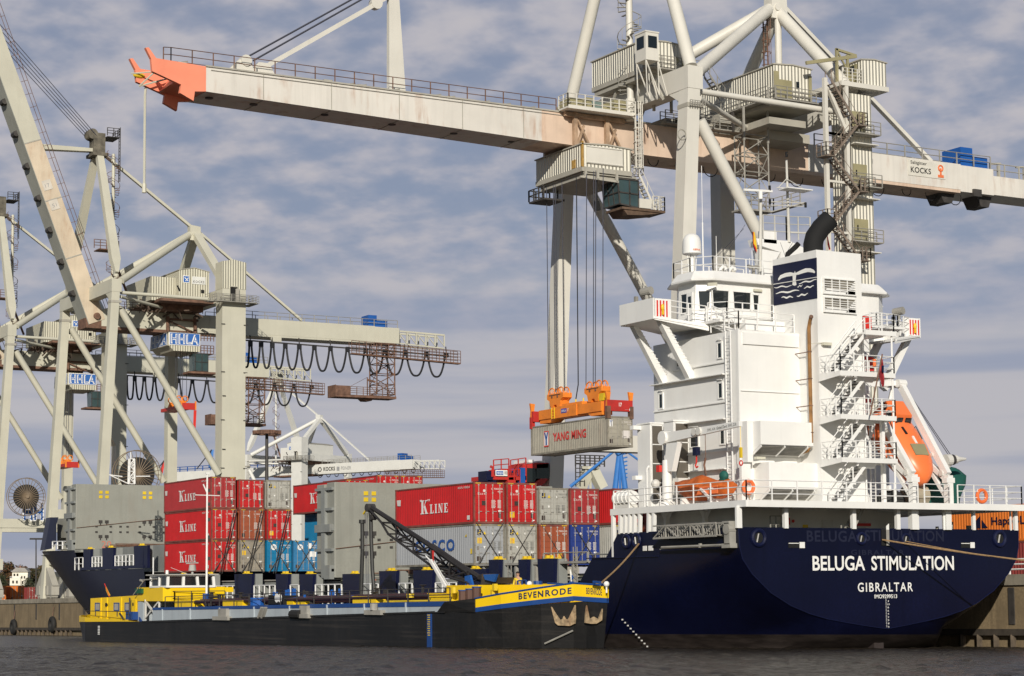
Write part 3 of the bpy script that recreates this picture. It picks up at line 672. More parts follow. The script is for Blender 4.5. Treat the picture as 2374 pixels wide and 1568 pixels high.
# ---------------------------------------------------------------- aft: shelter deck, posts, block
def superstructure():
    # boat deck slab with a rounded outer edge plate
    b = B(); b.box(0, 21, -.66, 13.2, 7.95, 8.12); b.box(-.02, .1, -.7, 13.25, 7.82, 8.2); b.box(20.9, 21.02, -.7, 13.25, 7.82, 8.2); b.box(.1, 20.9, -.72, -.62, 7.82, 8.2); S_(b, 'boat_deck', WHITE)
    # inner walls of the shelter under it
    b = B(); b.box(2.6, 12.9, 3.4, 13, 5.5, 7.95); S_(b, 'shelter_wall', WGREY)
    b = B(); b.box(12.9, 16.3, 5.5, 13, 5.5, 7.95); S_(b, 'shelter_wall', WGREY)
    # white stanchions standing on the bulwark
    def post(p, q, w=.22): bb = B(); bb.bar(p, q, w, w*.9, up=(0, 1, 0)); S_(bb, 'stanchion', WHITE)
    for x, dx in ((75, -14), (145, 4), (190, 5), (232, 5), (275, 8), (325, 8), (408, 3), (455, 4)):
        a = X(.05, zM(x, 958)); c = X(.05, zM(x-dx*.5, 1160 if x > 100 else 1285)); post((.1, a.y, 7.9), (.1, c.y, 6.65 if x > 100 else 5.2))
    for x in (575, 935): a = X(2.2, zM(x, 950)); post((2.2, a.y, 7.95), (2.2, a.y, 5.5), .26); bb = B(); bb.prism([(2.1, a.y-.5, 7.95), (2.1, a.y+.5, 7.95), (2.1, a.y, 7.3)], (.2, 0, 0)); S_(bb, 'bracket', WHITE)
    for px, w in ((zM(1233, 1000), .18), (zM(1258, 1000), .18), (zM(1680, 1000), .26), (zN(525, 1200), .26), (zN(877, 1200), .26), (zN(1000, 1200), .42), (zN(1040, 1200), .1), (zN(1245, 1200), .1), (zN(1270, 1200), .42), (zN(1482, 1200), .2), (zN(1777, 1200), .1), (zN(1815, 1200), .24)):
        a = Y(.0, px); post((a.x, .0, 7.9), (a.x, .0, 6.65), w)
    # main block
    b = B(); b.box(3, 12.9, 3.8, 12.7, 13.2, 18.45); b.box(3, 10.9, 3.8, 12.7, 8.1, 13.2); b.box(10.9, 17.5, 7.6, 12.7, 8.1, 13.2); b.box(12.9, 16.5, 8.2, 12.7, 13.2, 18.4)
    b.box(4.6, 12.9, 5.2, 12.7, 18.45, 19.3); S_(b, 'accommodation_block', WHITE)
    b = B(); b.box(7.5, 10.9, 1.99, 6.2, 8.1, 23.27); o = S_(b, 'funnel_casing', WHITE); casing_openings(o)
    # trunk at the aft port corner of the block
    b = B(); b.box(2.93, 3.05, 3.72, 3.92, 8.1, 18.5); b.box(3.3, 7.4, 3.70, 3.80, 17.6, 18.3); b.box(3.1, 7.4, 3.72, 3.8, 14.82, 14.86); b.box(3.1, 7.4, 3.72, 3.8, 10.9, 10.94); S_(b, 'corner_trim', WHITE)
    # ledges on the port side
    b = B()
    for z, kind in ((16.62, 0), (15.9, 1), (14.25, 0), (13.25, 1), (11.35, 0), (10.3, 1)):
        y0, y1 = (4.95, 12.68)
        if kind == 0: b.box(2.9, 3.0, y0, y1-(2 if z > 16 else 0), z, z+.08)
        else:
            b.box(2.62, 3.0, y0, y1, z, z+.05); y = y0
            while y < y1: b.bar((2.66, y, z), (3.0, y, z+.02), .05, .06); y += .75
    S_(b, 'wall_ledge', WHITE)
    # port windows
    for (yy, z, w, h) in ((5.62, 17.4, .36, .85), (5.62, 15.0, .36, .85), (11.9, 14.9, .36, .85), (9.9, 17.3, .36, .85), (8.38, 12.32, .8, .95), (5.5, 12.28, .38, .9), (11.9, 12.3, .36, .85)):
        b = B(); b.box(2.97, 3.005, yy-w/2, yy+w/2, z-h/2, z+h/2); g = S_(b, 'window', GLASS)
        f = B(); e = .09
        f.box(2.93, 3.02, yy-w/2-e, yy-w/2, z-h/2-e, z+h/2+e); f.box(2.93, 3.02, yy+w/2, yy+w/2+e, z-h/2-e, z+h/2+e); f.box(2.93, 3.02, yy-w/2, yy+w/2, z+h/2, z+h/2+e); f.box(2.93, 3.02, yy-w/2, yy+w/2, z-h/2-e, z-h/2); f.obj('frame', WHITE, g)
        f = B(); f.box(2.972, 2.985, yy-w/2+.02, yy-w*.05, z-h/2, z+h/2); f.obj('curtain', mat('pale_curtain', (.40, .46, .36), .8), g)
        f = B(); f.bar((2.9, yy-w*.6, z+h*.75), (2.9, yy+w*.6, z+h*.78), .08, .04); f.obj('eyebrow', WHITE, g)
    b = B(); b.ladder((2.75, 4.5, 8.2), (2.75, 4.5, 18.4), .5, (0, 1, 0), .38, .035); S_(b, 'wall_ladder', WHITE2)
    # tall ventilation casings on the port side deck
    for (x0, x1, y0, y1, zb, zt) in ((1.95, 3.05, 9.1, 10.15, 8.1, 13.4), (1.65, 2.6, 11.2, 12.6, 8.1, 13.4)):
        b = B(); b.box(x0, x1, y0, y1, zb, zt); b.box(x0-.06, x1+.03, y0-.06, y1, zt, zt+.09); o = S_(b, 'vent_casing', WHITE)
        b = B(); b.box(x0+.1, x1-.06, y0-.03, y0+.02, zb+.5, zt-.1); l = b.obj('louvre', LOUV, o)
        b = B(); n = 4
        for k in range(n+1): z = zb+.5+(zt-zb-.6)*k/n; b.box(x0+.08, x1-.04, y0-.06, y0-.01, z-.03, z+.03)
        b.box(x0+.04, x0+.11, y0-.06, y0, zb+.5, zt-.06); b.box(x1-.08, x1, y0-.06, y0, zb+.5, zt-.06); b.obj('louvre_frame', WHITE, o)
    b = B(); b.box(1.1, 1.65, 12.2, 12.6, 13.1, 13.35); b.box(1.2, 1.65, 12.2, 12.6, 10.0, 10.25); b.pipe([(1.45, 11.3, 8.1), (1.45, 11.3, 10.6), (1.65, 11.4, 10.8)], .06); S_(b, 'casing_bracket', WHITE)
    # hooded air intakes on the aft wall
    for (x0, x1, z0, z1, zl) in ((3.4, 7.25, 11.05, 12.97, 11.6), (3.95, 7.7, 8.45, 10.58, 9.05)):
        y0 = 2.35
        b = B(); b.prism([(x0, y0, z1), (x0, 3.82, z1), (x0, 3.82, z0), (x0, y0+1.0, z0), (x0, y0, zl)], (x1-x0, 0, 0)); o = S_(b, 'air_intake', WHITE)
        nrm = V(0, -(zl-z0), -1.0).normalized(); b = B(); n = 8
        p0 = V(0, y0, zl); p1 = V(0, y0+1.0, z0)
        b.face((x0+.14, (p0.lerp(p1, .08)).y-.004, p0.lerp(p1, .08).z-.012), (x1-.35, p0.lerp(p1, .08).y-.004, p0.lerp(p1, .08).z-.012), (x1-.35, p0.lerp(p1, .93).y-.004, p0.lerp(p1, .93).z-.012), (x0+.14, p0.lerp(p1, .93).y-.004, p0.lerp(p1, .93).z-.012)); b.obj('intake_mouth', SOOT, o)
        b = B()
        for k in range(1, n):
            c = p0.lerp(p1, k/n); b.bar((x0+.14, c.y-.03, c.z-.05), (x1-.35, c.y-.03, c.z-.05), .09, .02, up=(0, .5, 1))
        b.obj('slats', GALV, o)
        b = B(); c0 = p0.lerp(p1, .05); c1 = p0.lerp(p1, .95)
        for xx in (x0+.05, (x0+x1)/2-.15, x1-.4): b.bar((xx, c0.y-.04, c0.z-.06), (xx, c1.y-.04, c1.z-.06), .13, .05, up=(1, 0, 0))
        b.obj('mullion', WHITE, o)
    b = B(); b.box(3.0, 3.4, 3.1, 3.8, 10.6, 13.0); b.box(2.7, 3.35, 3.3, 3.8, 8.1, 10.5); S_(b, 'riser_casing', WHITE)
    # rusty exhaust pipe up the aft wall
    b = B(); b.pipe([(6.9, 3.3, 11.2), (7.1, 2.7, 11.35), (7.2, 2.45, 11.8), (7.2, 2.45, 18.6), (7.15, 2.3, 18.95), (7.05, 2.05, 19.2)], .115, 10); S_(b, 'exhaust_pipe', RUSTP, smooth=True)
    b = B(); b.ball((7.03, 2.0, 19.22), .13); 
    for z in (12.4, 14, 15.6, 17.2): b.torus((7.2, 2.45, z), .125, .03, 'z', 12, 5); b.bar((7.2, 2.5, z), (7.2, 3.8, z), .05)
    S_(b, 'pipe_clamp', RUSTY)
def casing_openings(o):
    # grilles on the funnel casing aft face; dark sheets paint the shade inside
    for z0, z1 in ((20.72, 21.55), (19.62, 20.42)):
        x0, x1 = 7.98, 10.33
        b = B(); b.box(x0, x1, 1.93, 1.975, z0, z1); g = b.obj('grille_shade_sheet', mat('grille_shade', (.16, .145, .115), .7, var=.5, vscale=1.8), o)
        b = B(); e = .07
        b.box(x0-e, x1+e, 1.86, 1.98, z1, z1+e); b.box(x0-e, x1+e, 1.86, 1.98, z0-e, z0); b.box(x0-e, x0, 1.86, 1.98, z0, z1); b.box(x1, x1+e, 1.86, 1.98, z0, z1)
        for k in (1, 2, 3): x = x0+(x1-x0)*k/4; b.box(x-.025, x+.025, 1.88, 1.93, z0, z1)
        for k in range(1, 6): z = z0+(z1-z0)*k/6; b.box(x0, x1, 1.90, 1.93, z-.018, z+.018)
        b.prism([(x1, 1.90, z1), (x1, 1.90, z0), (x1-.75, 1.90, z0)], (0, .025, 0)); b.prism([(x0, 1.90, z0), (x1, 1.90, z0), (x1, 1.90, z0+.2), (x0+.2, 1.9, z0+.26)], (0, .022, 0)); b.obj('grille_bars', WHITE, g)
superstructure()
def funnel_mark():
    # navy panel with a plain white whale tail over waves on the port side of the funnel
    a, c, d, e = [X(7.49, zK(*q)) for q in ((1343, 328), (1690, 262), (1695, 586), (1350, 645))]
    b = B(); b.prism([V(7.47, p.y, p.z) for p in (a, c, d, e)], (.03, 0, 0)); o = S_(b, 'funnel_mark', NAVYP)
    def pl(pts): b.face(*[V(7.462, X(7.46, zK(*q)).y, X(7.46, zK(*q)).z) for q in pts])
    b = B()
    pl(((1383, 445), (1384, 428), (1400, 402), (1440, 385), (1480, 378), (1512, 385), (1520, 400), (1490, 408), (1450, 414), (1412, 426), (1392, 440)))
    pl(((1512, 385), (1516, 366), (1522, 384), (1560, 364), (1600, 347), (1640, 346), (1666, 358), (1678, 374), (1674, 386), (1655, 380), (1620, 376), (1580, 386), (1545, 398), (1520, 400)))
    pl(((1497, 403), (1527, 400), (1523, 440), (1530, 478), (1516, 486), (1496, 480), (1500, 440)))
    def wave(x0, x1, y0, y1, w, ph):
        n = 12; up = []; lo = []
        for i in range(n+1):
            u = i/n; yy = y0+(y1-y0)*u+5*math.sin(u*11+ph); t = w*(.35+.65*math.sin(math.pi*u)); up.append((x0+(x1-x0)*u, yy-t)); lo.append((x0+(x1-x0)*u, yy+t))
        for i in range(n): pl((up[i], up[i+1], lo[i+1], lo[i]))
    wave(1350, 1492, 500, 486, 5, 0); wave(1548, 1690, 466, 438, 6, 1); wave(1364, 1550, 546, 522, 7, 2); wave(1536, 1578, 494, 482, 5, 0); wave(1588, 1668, 502, 488, 6, 1); wave(1410, 1502, 580, 574, 7, 3); wave(1532, 1620, 568, 550, 7, 0)
    b.obj('whale_tail', WLET, o)
    bb = B(); p = X(7.44, zK(1345, 475)); q = X(7.44, zK(1690, 418)); bb.tube(p, q, .025, n=5); S_(bb, 'funnel_wire', WHITE2)
    # black exhaust uptake, bent aft and cut off obliquely
    b = B(); pts = [(8.9, 4.0, 23.1), (8.9, 4.0, 24.0), (9.0, 3.95, 24.45), (9.3, 3.7, 25.0), (9.75, 3.35, 25.55)]; b.pipe(pts, [.6, .6, .6, .6, .6], 20); S_(b, 'exhaust_uptake', SOOT, smooth=True)
    b = B(); b.tube((9.72, 3.37, 25.52), (9.785, 3.32, 25.60), .54, n=18); S_(b, 'uptake_mouth', mat('black_hole', (.002, .002, .002), 1, var=0))
    b = B(); b.pipe([(8.2, 5.7, 23.2), (8.2, 5.6, 23.6), (8.5, 5.2, 24.0), (8.6, 5.0, 24.2)], .16, 8); S_(b, 'small_uptake', SOOT, smooth=True)
funnel_mark()
def wheelhouse():
    z0, z1 = 19.3, 21.95
    plan = [(9.6, 7.6), (4.1, 7.6), (3.1, 8.3), (3.1, 10.1), (4.0, 11.6), (17, 11.6), (17.9, 10.1), (17.9, 8.3), (17, 7.6)]
    plan2 = [(x+(.0 if x > 5 else .12), y) for x, y in plan]
    b = B(); b.loft([[(x, y, z0) for x, y in plan], [(x, y, z1) for x, y in plan2]], closed=True); o = S_(b, 'wheelhouse', WHITE)
    def grow(p, d): cx, cy = 10.5, 9.6; return [(cx+(x-cx)*(1+d/8), cy+(y-cy)*(1+d/2.2)) for x, y in p]
    b = B(); b.loft([[(x, y, z1-.02) for x, y in grow(plan, .42)], [(x, y, z1+.08) for x, y in grow(plan, .44)], [(x, y, z1+.62) for x, y in grow(plan, -.02)]], closed=True); S_(b, 'wheelhouse_roof', WHITE)
    def win(a, c, z_lo, z_hi, nrm, name='window', sk=.06):
        a = Vector(a); c = Vector(c); n = Vector(nrm)*.012; b = B(); d = (c-a).normalized()
        b.face(a+d*sk+V(0, 0, z_lo)+n, c-d*sk+V(0, 0, z_lo)+n, c+V(0, 0, z_hi)+n, a+V(0, 0, z_hi)+n); g = b.obj(name, GLASS, o)
        f = B(); N = n*2.2
        P = [a+d*sk+V(0, 0, z_lo), c-d*sk+V(0, 0, z_lo), c+V(0, 0, z_hi), a+V(0, 0, z_hi)]
        for i in range(4): f.bar(P[i]+N, P[(i+1) % 4]+N, .075, .05, up=nrm)
        f.obj('frame', WHITE, g)
    for x0, x1 in ((855, 990), (1020, 1165)):
        p = Y(7.58, zK(x0, 495)); q = Y(7.58, zK(x1, 495)); win((p.x, 7.6, 0), (q.x, 7.6, 0), 20.25, 21.4, (0, -1, 0))
    win((6.95, 7.6, 0), (7.45, 7.6, 0), 20.3, 21.3, (0, -1, 0))
    nn = V(-.7, -1, 0).normalized(); win((3.28, 8.175, 0), (3.9, 7.74, 0), 20.2, 21.35, nn)
    win((3.12, 9.75, 0), (3.12, 9.05, 0), 20.1, 21.3, (-1, 0, .05)); 
    b = B(); b.box(3.02, 3.12, 8.42, 8.98, 19.35, 21.3); dr = b.obj('door', WHITE, o); b = B(); b.box(3.0, 3.03, 8.55, 8.85, 20.35, 21.05); b.obj('door_window', GLASS, dr)
    b = B(); b.bar((3.3, 7.2, 21.6), (3.95, 7.15, 21.68), .12, .18); b.bar((7.0, 7.5, 21.55), (7.6, 7.5, 21.55), .14, .14); S_(b, 'deck_light', mat('lamp_lens', (.55, .53, .42), .4))
    # bridge deck and wings
    b = B(); b.prism([(3, 5.6, 19.15), (12.9, 5.6, 19.15), (12.9, 12.2, 19.15), (3, 12.2, 19.15)], (0, 0, .16)); S_(b, 'bridge_deck', WHITE)
    for sx in (0, 1):
        m = (lambda x: 21-x) if sx else (lambda x: x)
        b = B()
        b.prism([(m(.02), 8.25, 19.5), (m(.02), 11.9, 19.5), (m(3.1), 12.1, 19.1), (m(3.1), 7.0, 18.95)], (0, 0, .12)); w = S_(b, 'bridge_wing', WHITE)
        b = B(); b.box(min(m(0), m(.12)), max(m(0), m(.12)), 8.23, 11.92, 19.45, 20.72); b.box(min(m(.1), m(1.3)), max(m(.1), m(1.3)), 8.23, 8.33, 19.45, 20.7); b.box(min(m(.1), m(3.2)), max(m(.1), m(3.2)), 11.8, 11.92, 19.4, 20.72)
        b.prism([(m(.1), 8.28, 19.62), (m(3.2), 7.0, 19.15), (m(3.2), 7.0, 18.75), (m(.1), 8.28, 19.42)], (0, .1, 0)); b.obj('wing_bulwark', WHITE, w)
        b = B(); b.rail([(m(1.3), 8.28, 19.6), (m(3.1), 7.1, 19.2)], 1.05, 3, 1.0); b.obj('wing_railing', WHITE2, w)
        for y in (8.6, 11.5):
            b = B(); b.bar((m(.75), y, 19.45), (m(2.98), y, 16.0), .34, .42, up=(0, 1, 0), w2=.5); b.obj('wing_strut', WHITE, w)
            if not sx:
                b = B()
                for k in range(14): c = V(.75, y-.2, 19.4).lerp(V(2.9, y-.2, 16.3), k/14); b.bar(c, c+V(.22, -.05, .05), .04)
                b.obj('rungs', WHITE2, w)
        # red and white striped end board with a yellow light
        px0 = m(.14) if not sx else m(1.05)
        b = B(); b.box(px0, px0+.92, 8.17, 8.22, 19.55, 20.6); bd = b.obj('stripe_board', WLET, w)
        b = B()
        for k in range(4): b.box(px0+.08+k*.23, px0+.18+k*.23, 8.15, 8.17, 19.6, 20.58)
        b.obj('red_stripes', SIGNR, bd)
        b = B(); b.ball((px0+.46, 8.08, 20.15), .12, .1, .22); b.bar((px0+.46, 8.08, 19.7), (px0+.46, 8.08, 20.0), .1); b.obj('wing_light', YLET, bd)
        b = B(); c = (m(.55), 9.7, 21.3); b.tube((m(.55), 9.7, 20.6), (m(.55), 9.7, 21.1), .12); b.tube((c[0]-.1, c[1]+.35, c[2]), (c[0]+.1, c[1]-.35, c[2]+.05), .26, n=14); b.bar((m(.3), 10.5, 20.7), (m(.3), 10.5, 21.1), .2); b.obj('searchlight', GALV, w)
    # red boxes / gear on starboard wing
    b = B(); b.box(13.2, 14.0, 6.0, 6.3, 19.5, 20.6); S_(b, 'red_locker', SIGNR)
    # railings: bridge deck aft, block roof aft, wheelhouse roof
    b = B(); b.rail([(3.2, 4.0, 18.5), (7.3, 4.0, 18.5)], 1.1, 3, 1.4); b.rail([(3.2, 4.0, 18.5), (3.2, 6.8, 18.6)], 1.1, 3, 1.4); b.rail([(3.15, 7.0, 19.3), (3.9, 6.1, 19.3), (7.4, 6.1, 19.3)], 1.15, 3, 1.3)
    b.rail([(4.2, 7.85, 22.55), (9.2, 7.85, 22.55)], .95, 2, 1.3); b.rail([(4.2, 7.85, 22.55), (3.3, 9.0, 22.55), (3.6, 11.2, 22.55), (9, 11.2, 22.55)], .95, 2, 1.3)
    b.bar((5.2, 4.1, 18.5), (5.9, 4.1, 18.5), .05); S_(b, 'bridge_railing', WHITE2)
    b = B(); b.ladder((8.8, 7.4, 19.3), (8.8, 7.4, 22.6), .4, (1, 0, 0)); b.stair((3.6, 5.2, 18.5), (3.2, 7.0, 19.3), .6, (0, 1, 0)); S_(b, 'roof_ladder', WHITE2)
    # satellite dome
    c = Y(11, zK(697, 238)); b = B(); r = .60
    prof = [(0.02, 1.32), (.25, 1.29), (.42, 1.18), (.53, 1.0), (.585, .75), (.6, .45), (.6, .04), (.5, 0), (0.02, 0)]
    b.loft([[(c.x+q*math.cos(k*math.pi/10), c.y+q*math.sin(k*math.pi/10), c.z+z) for k in range(20)] for q, z in prof], cap=False, closed=True); dm = S_(b, 'satellite_dome', WHITE, smooth=True)
    b = B(); b.tube((c.x, c.y, 22.4), (c.x, c.y, c.z), .13, n=10); 
    for dx in (-.35, .35): b.tube((c.x+dx, c.y, c.z), (c.x+dx*.6, c.y, 22.5), .025, n=4)
    b.obj('dome_pedestal', WHITE, dm)
    b = B(); text(b, 'NERA', (c.x-.36, c.y-.615, c.z+.18), (1, 0, 0), (0, 0, 1), .55, .11, .02); b.obj('dome_lettering', OLET, dm)
    # roof antennas, vents, lamps
    b = B()
    for px, y1 in (((775, 390), 740), ((868, 300), 90), ((877, 300), 88)): pass
    for (x, y, h) in ((5.3, 10.4, 7.2), (5.6, 9.4, 2.6), (8.2, 9.2, 1.9), (6.3, 10.8, 1.5), (7.4, 8.4, 1.2)): b.tube((x, y, 22.5), (x, y, 22.5+h*.5), .045, n=5); b.tube((x, y, 22.5+h*.5), (x, y, 22.5+h), .02, n=4)
    S_(b, 'whip_antenna', WHITE2)
    for x in (5.4, 6.1):
        b = B(); b.pipe([(x-.18, 8.5, 22.5), (x-.18, 8.5, 22.85), (x-.05, 8.4, 23.02), (x+.12, 8.4, 22.98), (x+.18, 8.4, 22.8)], .11, 8); S_(b, 'gooseneck_vent', WHITE, smooth=True)
    b = B(); b.bar((7.6, 8.3, 22.5), (7.6, 8.3, 23.1), .16); b.bar((7.3, 8.3, 23.15), (7.95, 8.3, 23.2), .12); b.tube((7.35, 8.2, 23.1), (7.35, 8.5, 23.2), .12); b.tube((7.9, 8.2, 23.1), (7.9, 8.5, 23.2), .12); S_(b, 'searchlight_mount', GALV)
wheelhouse()
def radar_mast():
    s = 9.0
    # slanted box pedestal
    b = B(); b.prism([Y(s, zK(*q)) for q in ((1208, 108), (1480, 130), (1600, 190), (1600, 300), (1400, 270), (1405, 220), (1225, 160))], (0, .9, 0)); b.prism([Y(s, zK(*q)) for q in ((1240, 190), (1400, 220), (1340, 330), (1335, 420), (1280, 420))], (0, .8, 0)); m = S_(b, 'radar_mast', WHITE)
    b = B(); p = Y(s, zK(1470, 140)); t = Y(s, zI(203, 1190)); b.tube(p, t, .11, .07, 8); q = Y(s, zK(1240, 430)); t2 = Y(s, zI(12, 1470)); b.tube(q, t2, .12, .09, 8); b.obj('mast_pole', mat('mast_grey', (.55, .53, .475), .5), m)
    b = B()
    for x0, x1, y_ in ((75, 345, 1500), (70, 330, 1525), (130, 300, 1395)): a = Y(s-.2, zI(x0, y_)); c = Y(s-.2, zI(x1, y_+10)); b.bar(a, c, .045, .05)
    for x0, y0, x1, y1 in ((140, 1400, 205, 1330), (330, 1405, 205, 1330), (205, 1478, 340, 1525)): b.tube(Y(s-.2, zI(x0, y0)), Y(s-.2, zI(x1, y1)), .03, n=4)
    b.rail([Y(s, zK(1265, 108)), Y(s, zK(1450, 120)), Y(s, zK(1640, 125))], 1.5, 3, .8, .03)
    b.bar(Y(s, zK(1480, 60)), Y(s, zK(1760, 75)), .1); b.obj('crosstree', mat('mast_grey', (.55, .53, .475), .5), m)
    for c0, w in ((zI(10, 1440), 1.3),):
        b = B(); c = Y(s-.3, c0); b.bar(c+V(-w, 0, .12), c+V(w*.7, 0, .22), .12, .14); b.tube(c+V(0, 0, -.35), c+V(0, 0, .1), .14); b.obj('radar_scanner', WHITE, m)
    for q in (zI(78, 1400), zI(80, 1500), zI(345, 1525), zI(203, 1150)):
        b = B(); c = Y(s-.3, q); b.tube(c-V(0, 0, .16), c+V(0, 0, .16), .08, n=8); b.obj('mast_lamp', SOOT, m)
    b = B(); a = Y(s, zI(140, 1410)); b.box(a.x, a.x+2.0, s-1, s, a.z-.06, a.z); b.box(9.0, 10.0, s, s+.6, 24.9, 25.7); b.obj('mast_platform', WHITE, m)
    b = B()
    for q0, q1 in (((1120, 0), (960, 240)), ((1110, 30), (900, 250)), ((1400, 140), (1440, 250)), ((1500, 140), (1440, 240))): b.tube(Y(s, zK(*q0)), Y(s, zK(*q1)), .014, n=4)
    b.obj('mast_stays', ROPEM, m)
    # signal flag: black over red over gold folds
    f = thing('flag', 'black, red and gold flag hanging folded from the ship radar mast', 'flag', Y(8.6, zK(1185, 40)), 'flags')
    for k, (m_, sft) in enumerate(((SOOT, 0), (SIGNR, 9), (mat('flag_gold', (.75, .48, .03), .7), 18))):
        b = B(); pts = [(1178+sft*.6, 55), (1186+sft*.6, 60), (1192+sft, 130), (1210+sft*.5, 235-sft), (1198+sft*.5, 215-sft*2), (1182+sft*.4, 150)]
        b.prism([Y(8.6-.02*k, zK(*q)) for q in pts], (.0, .015, 0)); b.obj('stripe', m_, f)
    f = thing('flag', 'small red pennant beside the black exhaust uptake', 'flag', Y(5, zL(205, 310)), 'flags'); b = B(); b.prism([Y(5, zL(*q)) for q in ((205, 305), (214, 330), (233, 420), (222, 425), (210, 380))], (0, .02, 0)); b.obj('cloth', SIGNR, f)
radar_mast()
def aft_stairs():
    zs = [8.15, 10.66, 13.18, 15.72, 18.2]
    for k in range(4):
        z0, z1 = zs[k], zs[k+1]
        b = B(); p = V(7.45, .8, z0+.05); q = V(9.75, .8, z1-.05); b.stair(p, q, .75, (0, 1, 0), treads=False); S_(b, 'stair', WHITE2)
        b = B()
        for i in range(1, 11): c = p.lerp(q, i/11); b.bar(c+V(0, -.34, -.03), c+V(0, .34, -.03), .24, .05)
        S_(b, 'stair_treads', mat('dark_tread', (.05, .047, .042), .7))
    for k in range(1, 4):
        z = zs[k]; b = B()
        b.box(7.45, 11.6, -.06, .02, z-.14, z+.14); b.box(7.5, 11.6, .02, .38, z, z+.08); b.box(7.5, 11.6, 1.24, 1.99, z, z+.08); b.box(9.75, 11.6, .38, 1.24, z, z+.08); b.box(7.5, 7.85, .38, 1.24, z, z+.08); b.box(10.9, 11.6, 1.99, 3.6, z, z+.08); b.box(11.52, 11.6, .02, 3.6, z-.14, z+.0)
        b.prism([(7.44, 1.97, z+.14), (7.44, -.05, z+.14), (7.44, -.05, z-.14), (7.44, 1.97, z-.34)], (.06, 0, 0)); b.prism([(8.9, .1, z-.02), (10.3, .1, z-.02), (10.3, .5, z-.42), (9.1, .5, z-.42)], (0, .06, 0)); p = S_(b, 'stair_platform', WHITE)
        b = B(); b.rail([(7.5, 1.9, z+.08), (7.5, .0, z+.08), (11.55, .0, z+.08), (11.55, 3.4, z+.08)], 1.05, 3, 1.1); b.obj('platform_railing', WHITE2, p)
    b = B(); b.tube((11.5, .1, 8.2), (11.5, .1, 18.4), .06, n=6); b.tube((10.75, 1.8, 8.2), (10.75, 1.8, 18.4), .05, n=6); S_(b, 'platform_post', WHITE2)
    z = 18.2; b = B(); b.box(9.75, 11.7, .0, 4.0, z, z+.1); b.box(9.4, 11.7, -.06, .02, z-.12, z+.16); b.box(11, 16, 4, 8.5, 19.2, 19.35); p = S_(b, 'upper_platform', WHITE); b = B(); b.rail([(9.8, .0, z+.1), (11.6, .0, z+.1), (11.6, 4, z+.3), (15.4, 6, 19.4), (18, 7.0, 19.5), (20, 8.2, 19.6)], 1.1, 3, 1.2); b.obj('platform_railing', WHITE2, p)
    b = B(); b.stair((8.0, 1.0, 5.6), (9.6, 1.0, 8.1), .7, (0, 1, 0), rails=False); b.bar((8.1, 1.0, 5.6), (8.1, 1.0, 6.9), .07); S_(b, 'lower_stair', GALV)
    # recess wall beyond the casing, shaded, with ladder and small fittings
    b = B(); b.box(12.2, 12.32, 6, 7.6, 8.15, 10.2); S_(b, 'recess_door', WGREY)
    b = B(); b.ladder((11.6, 2.2, 8.2), (11.6, 2.2, 13), .35, (1, 0, 0)); b.bar((11.55, 1.2, 8.1), (11.55, 1.2, 13.2), .22); b.bar((11.95, 1.2, 9), (11.95, 1.2, 9.3), .2); S_(b, 'recess_ladder', WHITE2)
    # red fire lockers on the platforms
    for x, z in ((12.2, 17.0), (11.9, 14.45), (12.1, 19.5)): b = B(); b.box(x, x+.62, 3.3, 3.5, z-.6, z+.25); S_(b, 'red_locker', SIGNR)
    for x, z in ((11.0, 16.35),): b = B(); b.tube((x, 1.1, z), (x, 1.1, z+.45), .1, n=8); S_(b, 'fire_extinguisher', SIGNO)
    # boat deck railing
    b = B(); b.rail([(.1, 13, 8.2), (.1, -.6, 8.2)], 1.12, 3, 1.7); b.rail([(.1, -.6, 8.2), (12.6, -.6, 8.2)], 1.12, 3, 1.75); b.rail([(13.1, -.6, 8.2), (15.1, -.6, 8.2)], 1.12, 3, 1.5); b.rail([(15.7, -.6, 8.2), (20.85, -.6, 8.2), (20.85, 12, 8.2)], 1.12, 3, 1.3); S_(b, 'boat_deck_railing', WHITE2)
    # shelter fittings: doors, signs, lamps
    for (x, w, h) in ((5.2, .75, 1.7), (8.6, .8, 1.75), (11.2, .7, 1.7)):
        b = B(); b.box(x, x+w, 3.34, 3.4, 5.55, 5.55+h); d = S_(b, 'shelter_door', mat('shelter_door_paint', (.54, .52, .47), .5)); b = B(); b.box(x+.1, x+.16, 3.3, 3.34, 6.3, 6.6); b.obj('handle', DARK, d)
    b = B(); b.box(7.15, 7.5, 3.33, 3.39, 6.55, 7.0); S_(b, 'warning_sign', YLET)
    b = B(); b.box(10.7, 12.3, 3.33, 3.39, 6.95, 7.12); b.box(6.1, 6.18, 3.33, 3.39, 7.0, 7.4); b.tube((6.4, 3.36, 7.2), (6.4, 3.3, 7.2), .09); S_(b, 'red_sign', SIGNR)
    b = B()
    for x in (1.2, 3.6, 6.0, 9.0, 12.2): b.box(x, x+.8, .8, 1.0, 7.8, 7.93)
    S_(b, 'shelter_lamp', mat('lamp_lens', (.55, .53, .42)))
    b = B(); b.rail([(3.1, 1.2, 5.5), (3.9, 1.2, 5.5)], 1.9, 4, .4, .03); b.tube((15.9, 1.5, 5.5), (15.9, 1.5, 6.9), .1); b.tube((16.6, 1.5, 6.9), (16.9, 1.2, 6.9), .3, n=10); b.tube((18.9, 2, 5.5), (18.9, 2, 7), .16); S_(b, 'mooring_winch', GALV)
    b = B()
    for x, z in ((5.6, 10.3), (6.0, 16.9)): pass
    b.box(3.35, 4.0, 2.7, 2.95, 10.75, 10.9); b.box(7.7, 8.3, 1.7, 1.95, 17.55, 17.72); b.bar((6.9, 1.9, 17.6), (7.7, 1.9, 17.7), .03); S_(b, 'flood_lamp', mat('lamp_lens', (.55, .53, .42)))
aft_stairs()
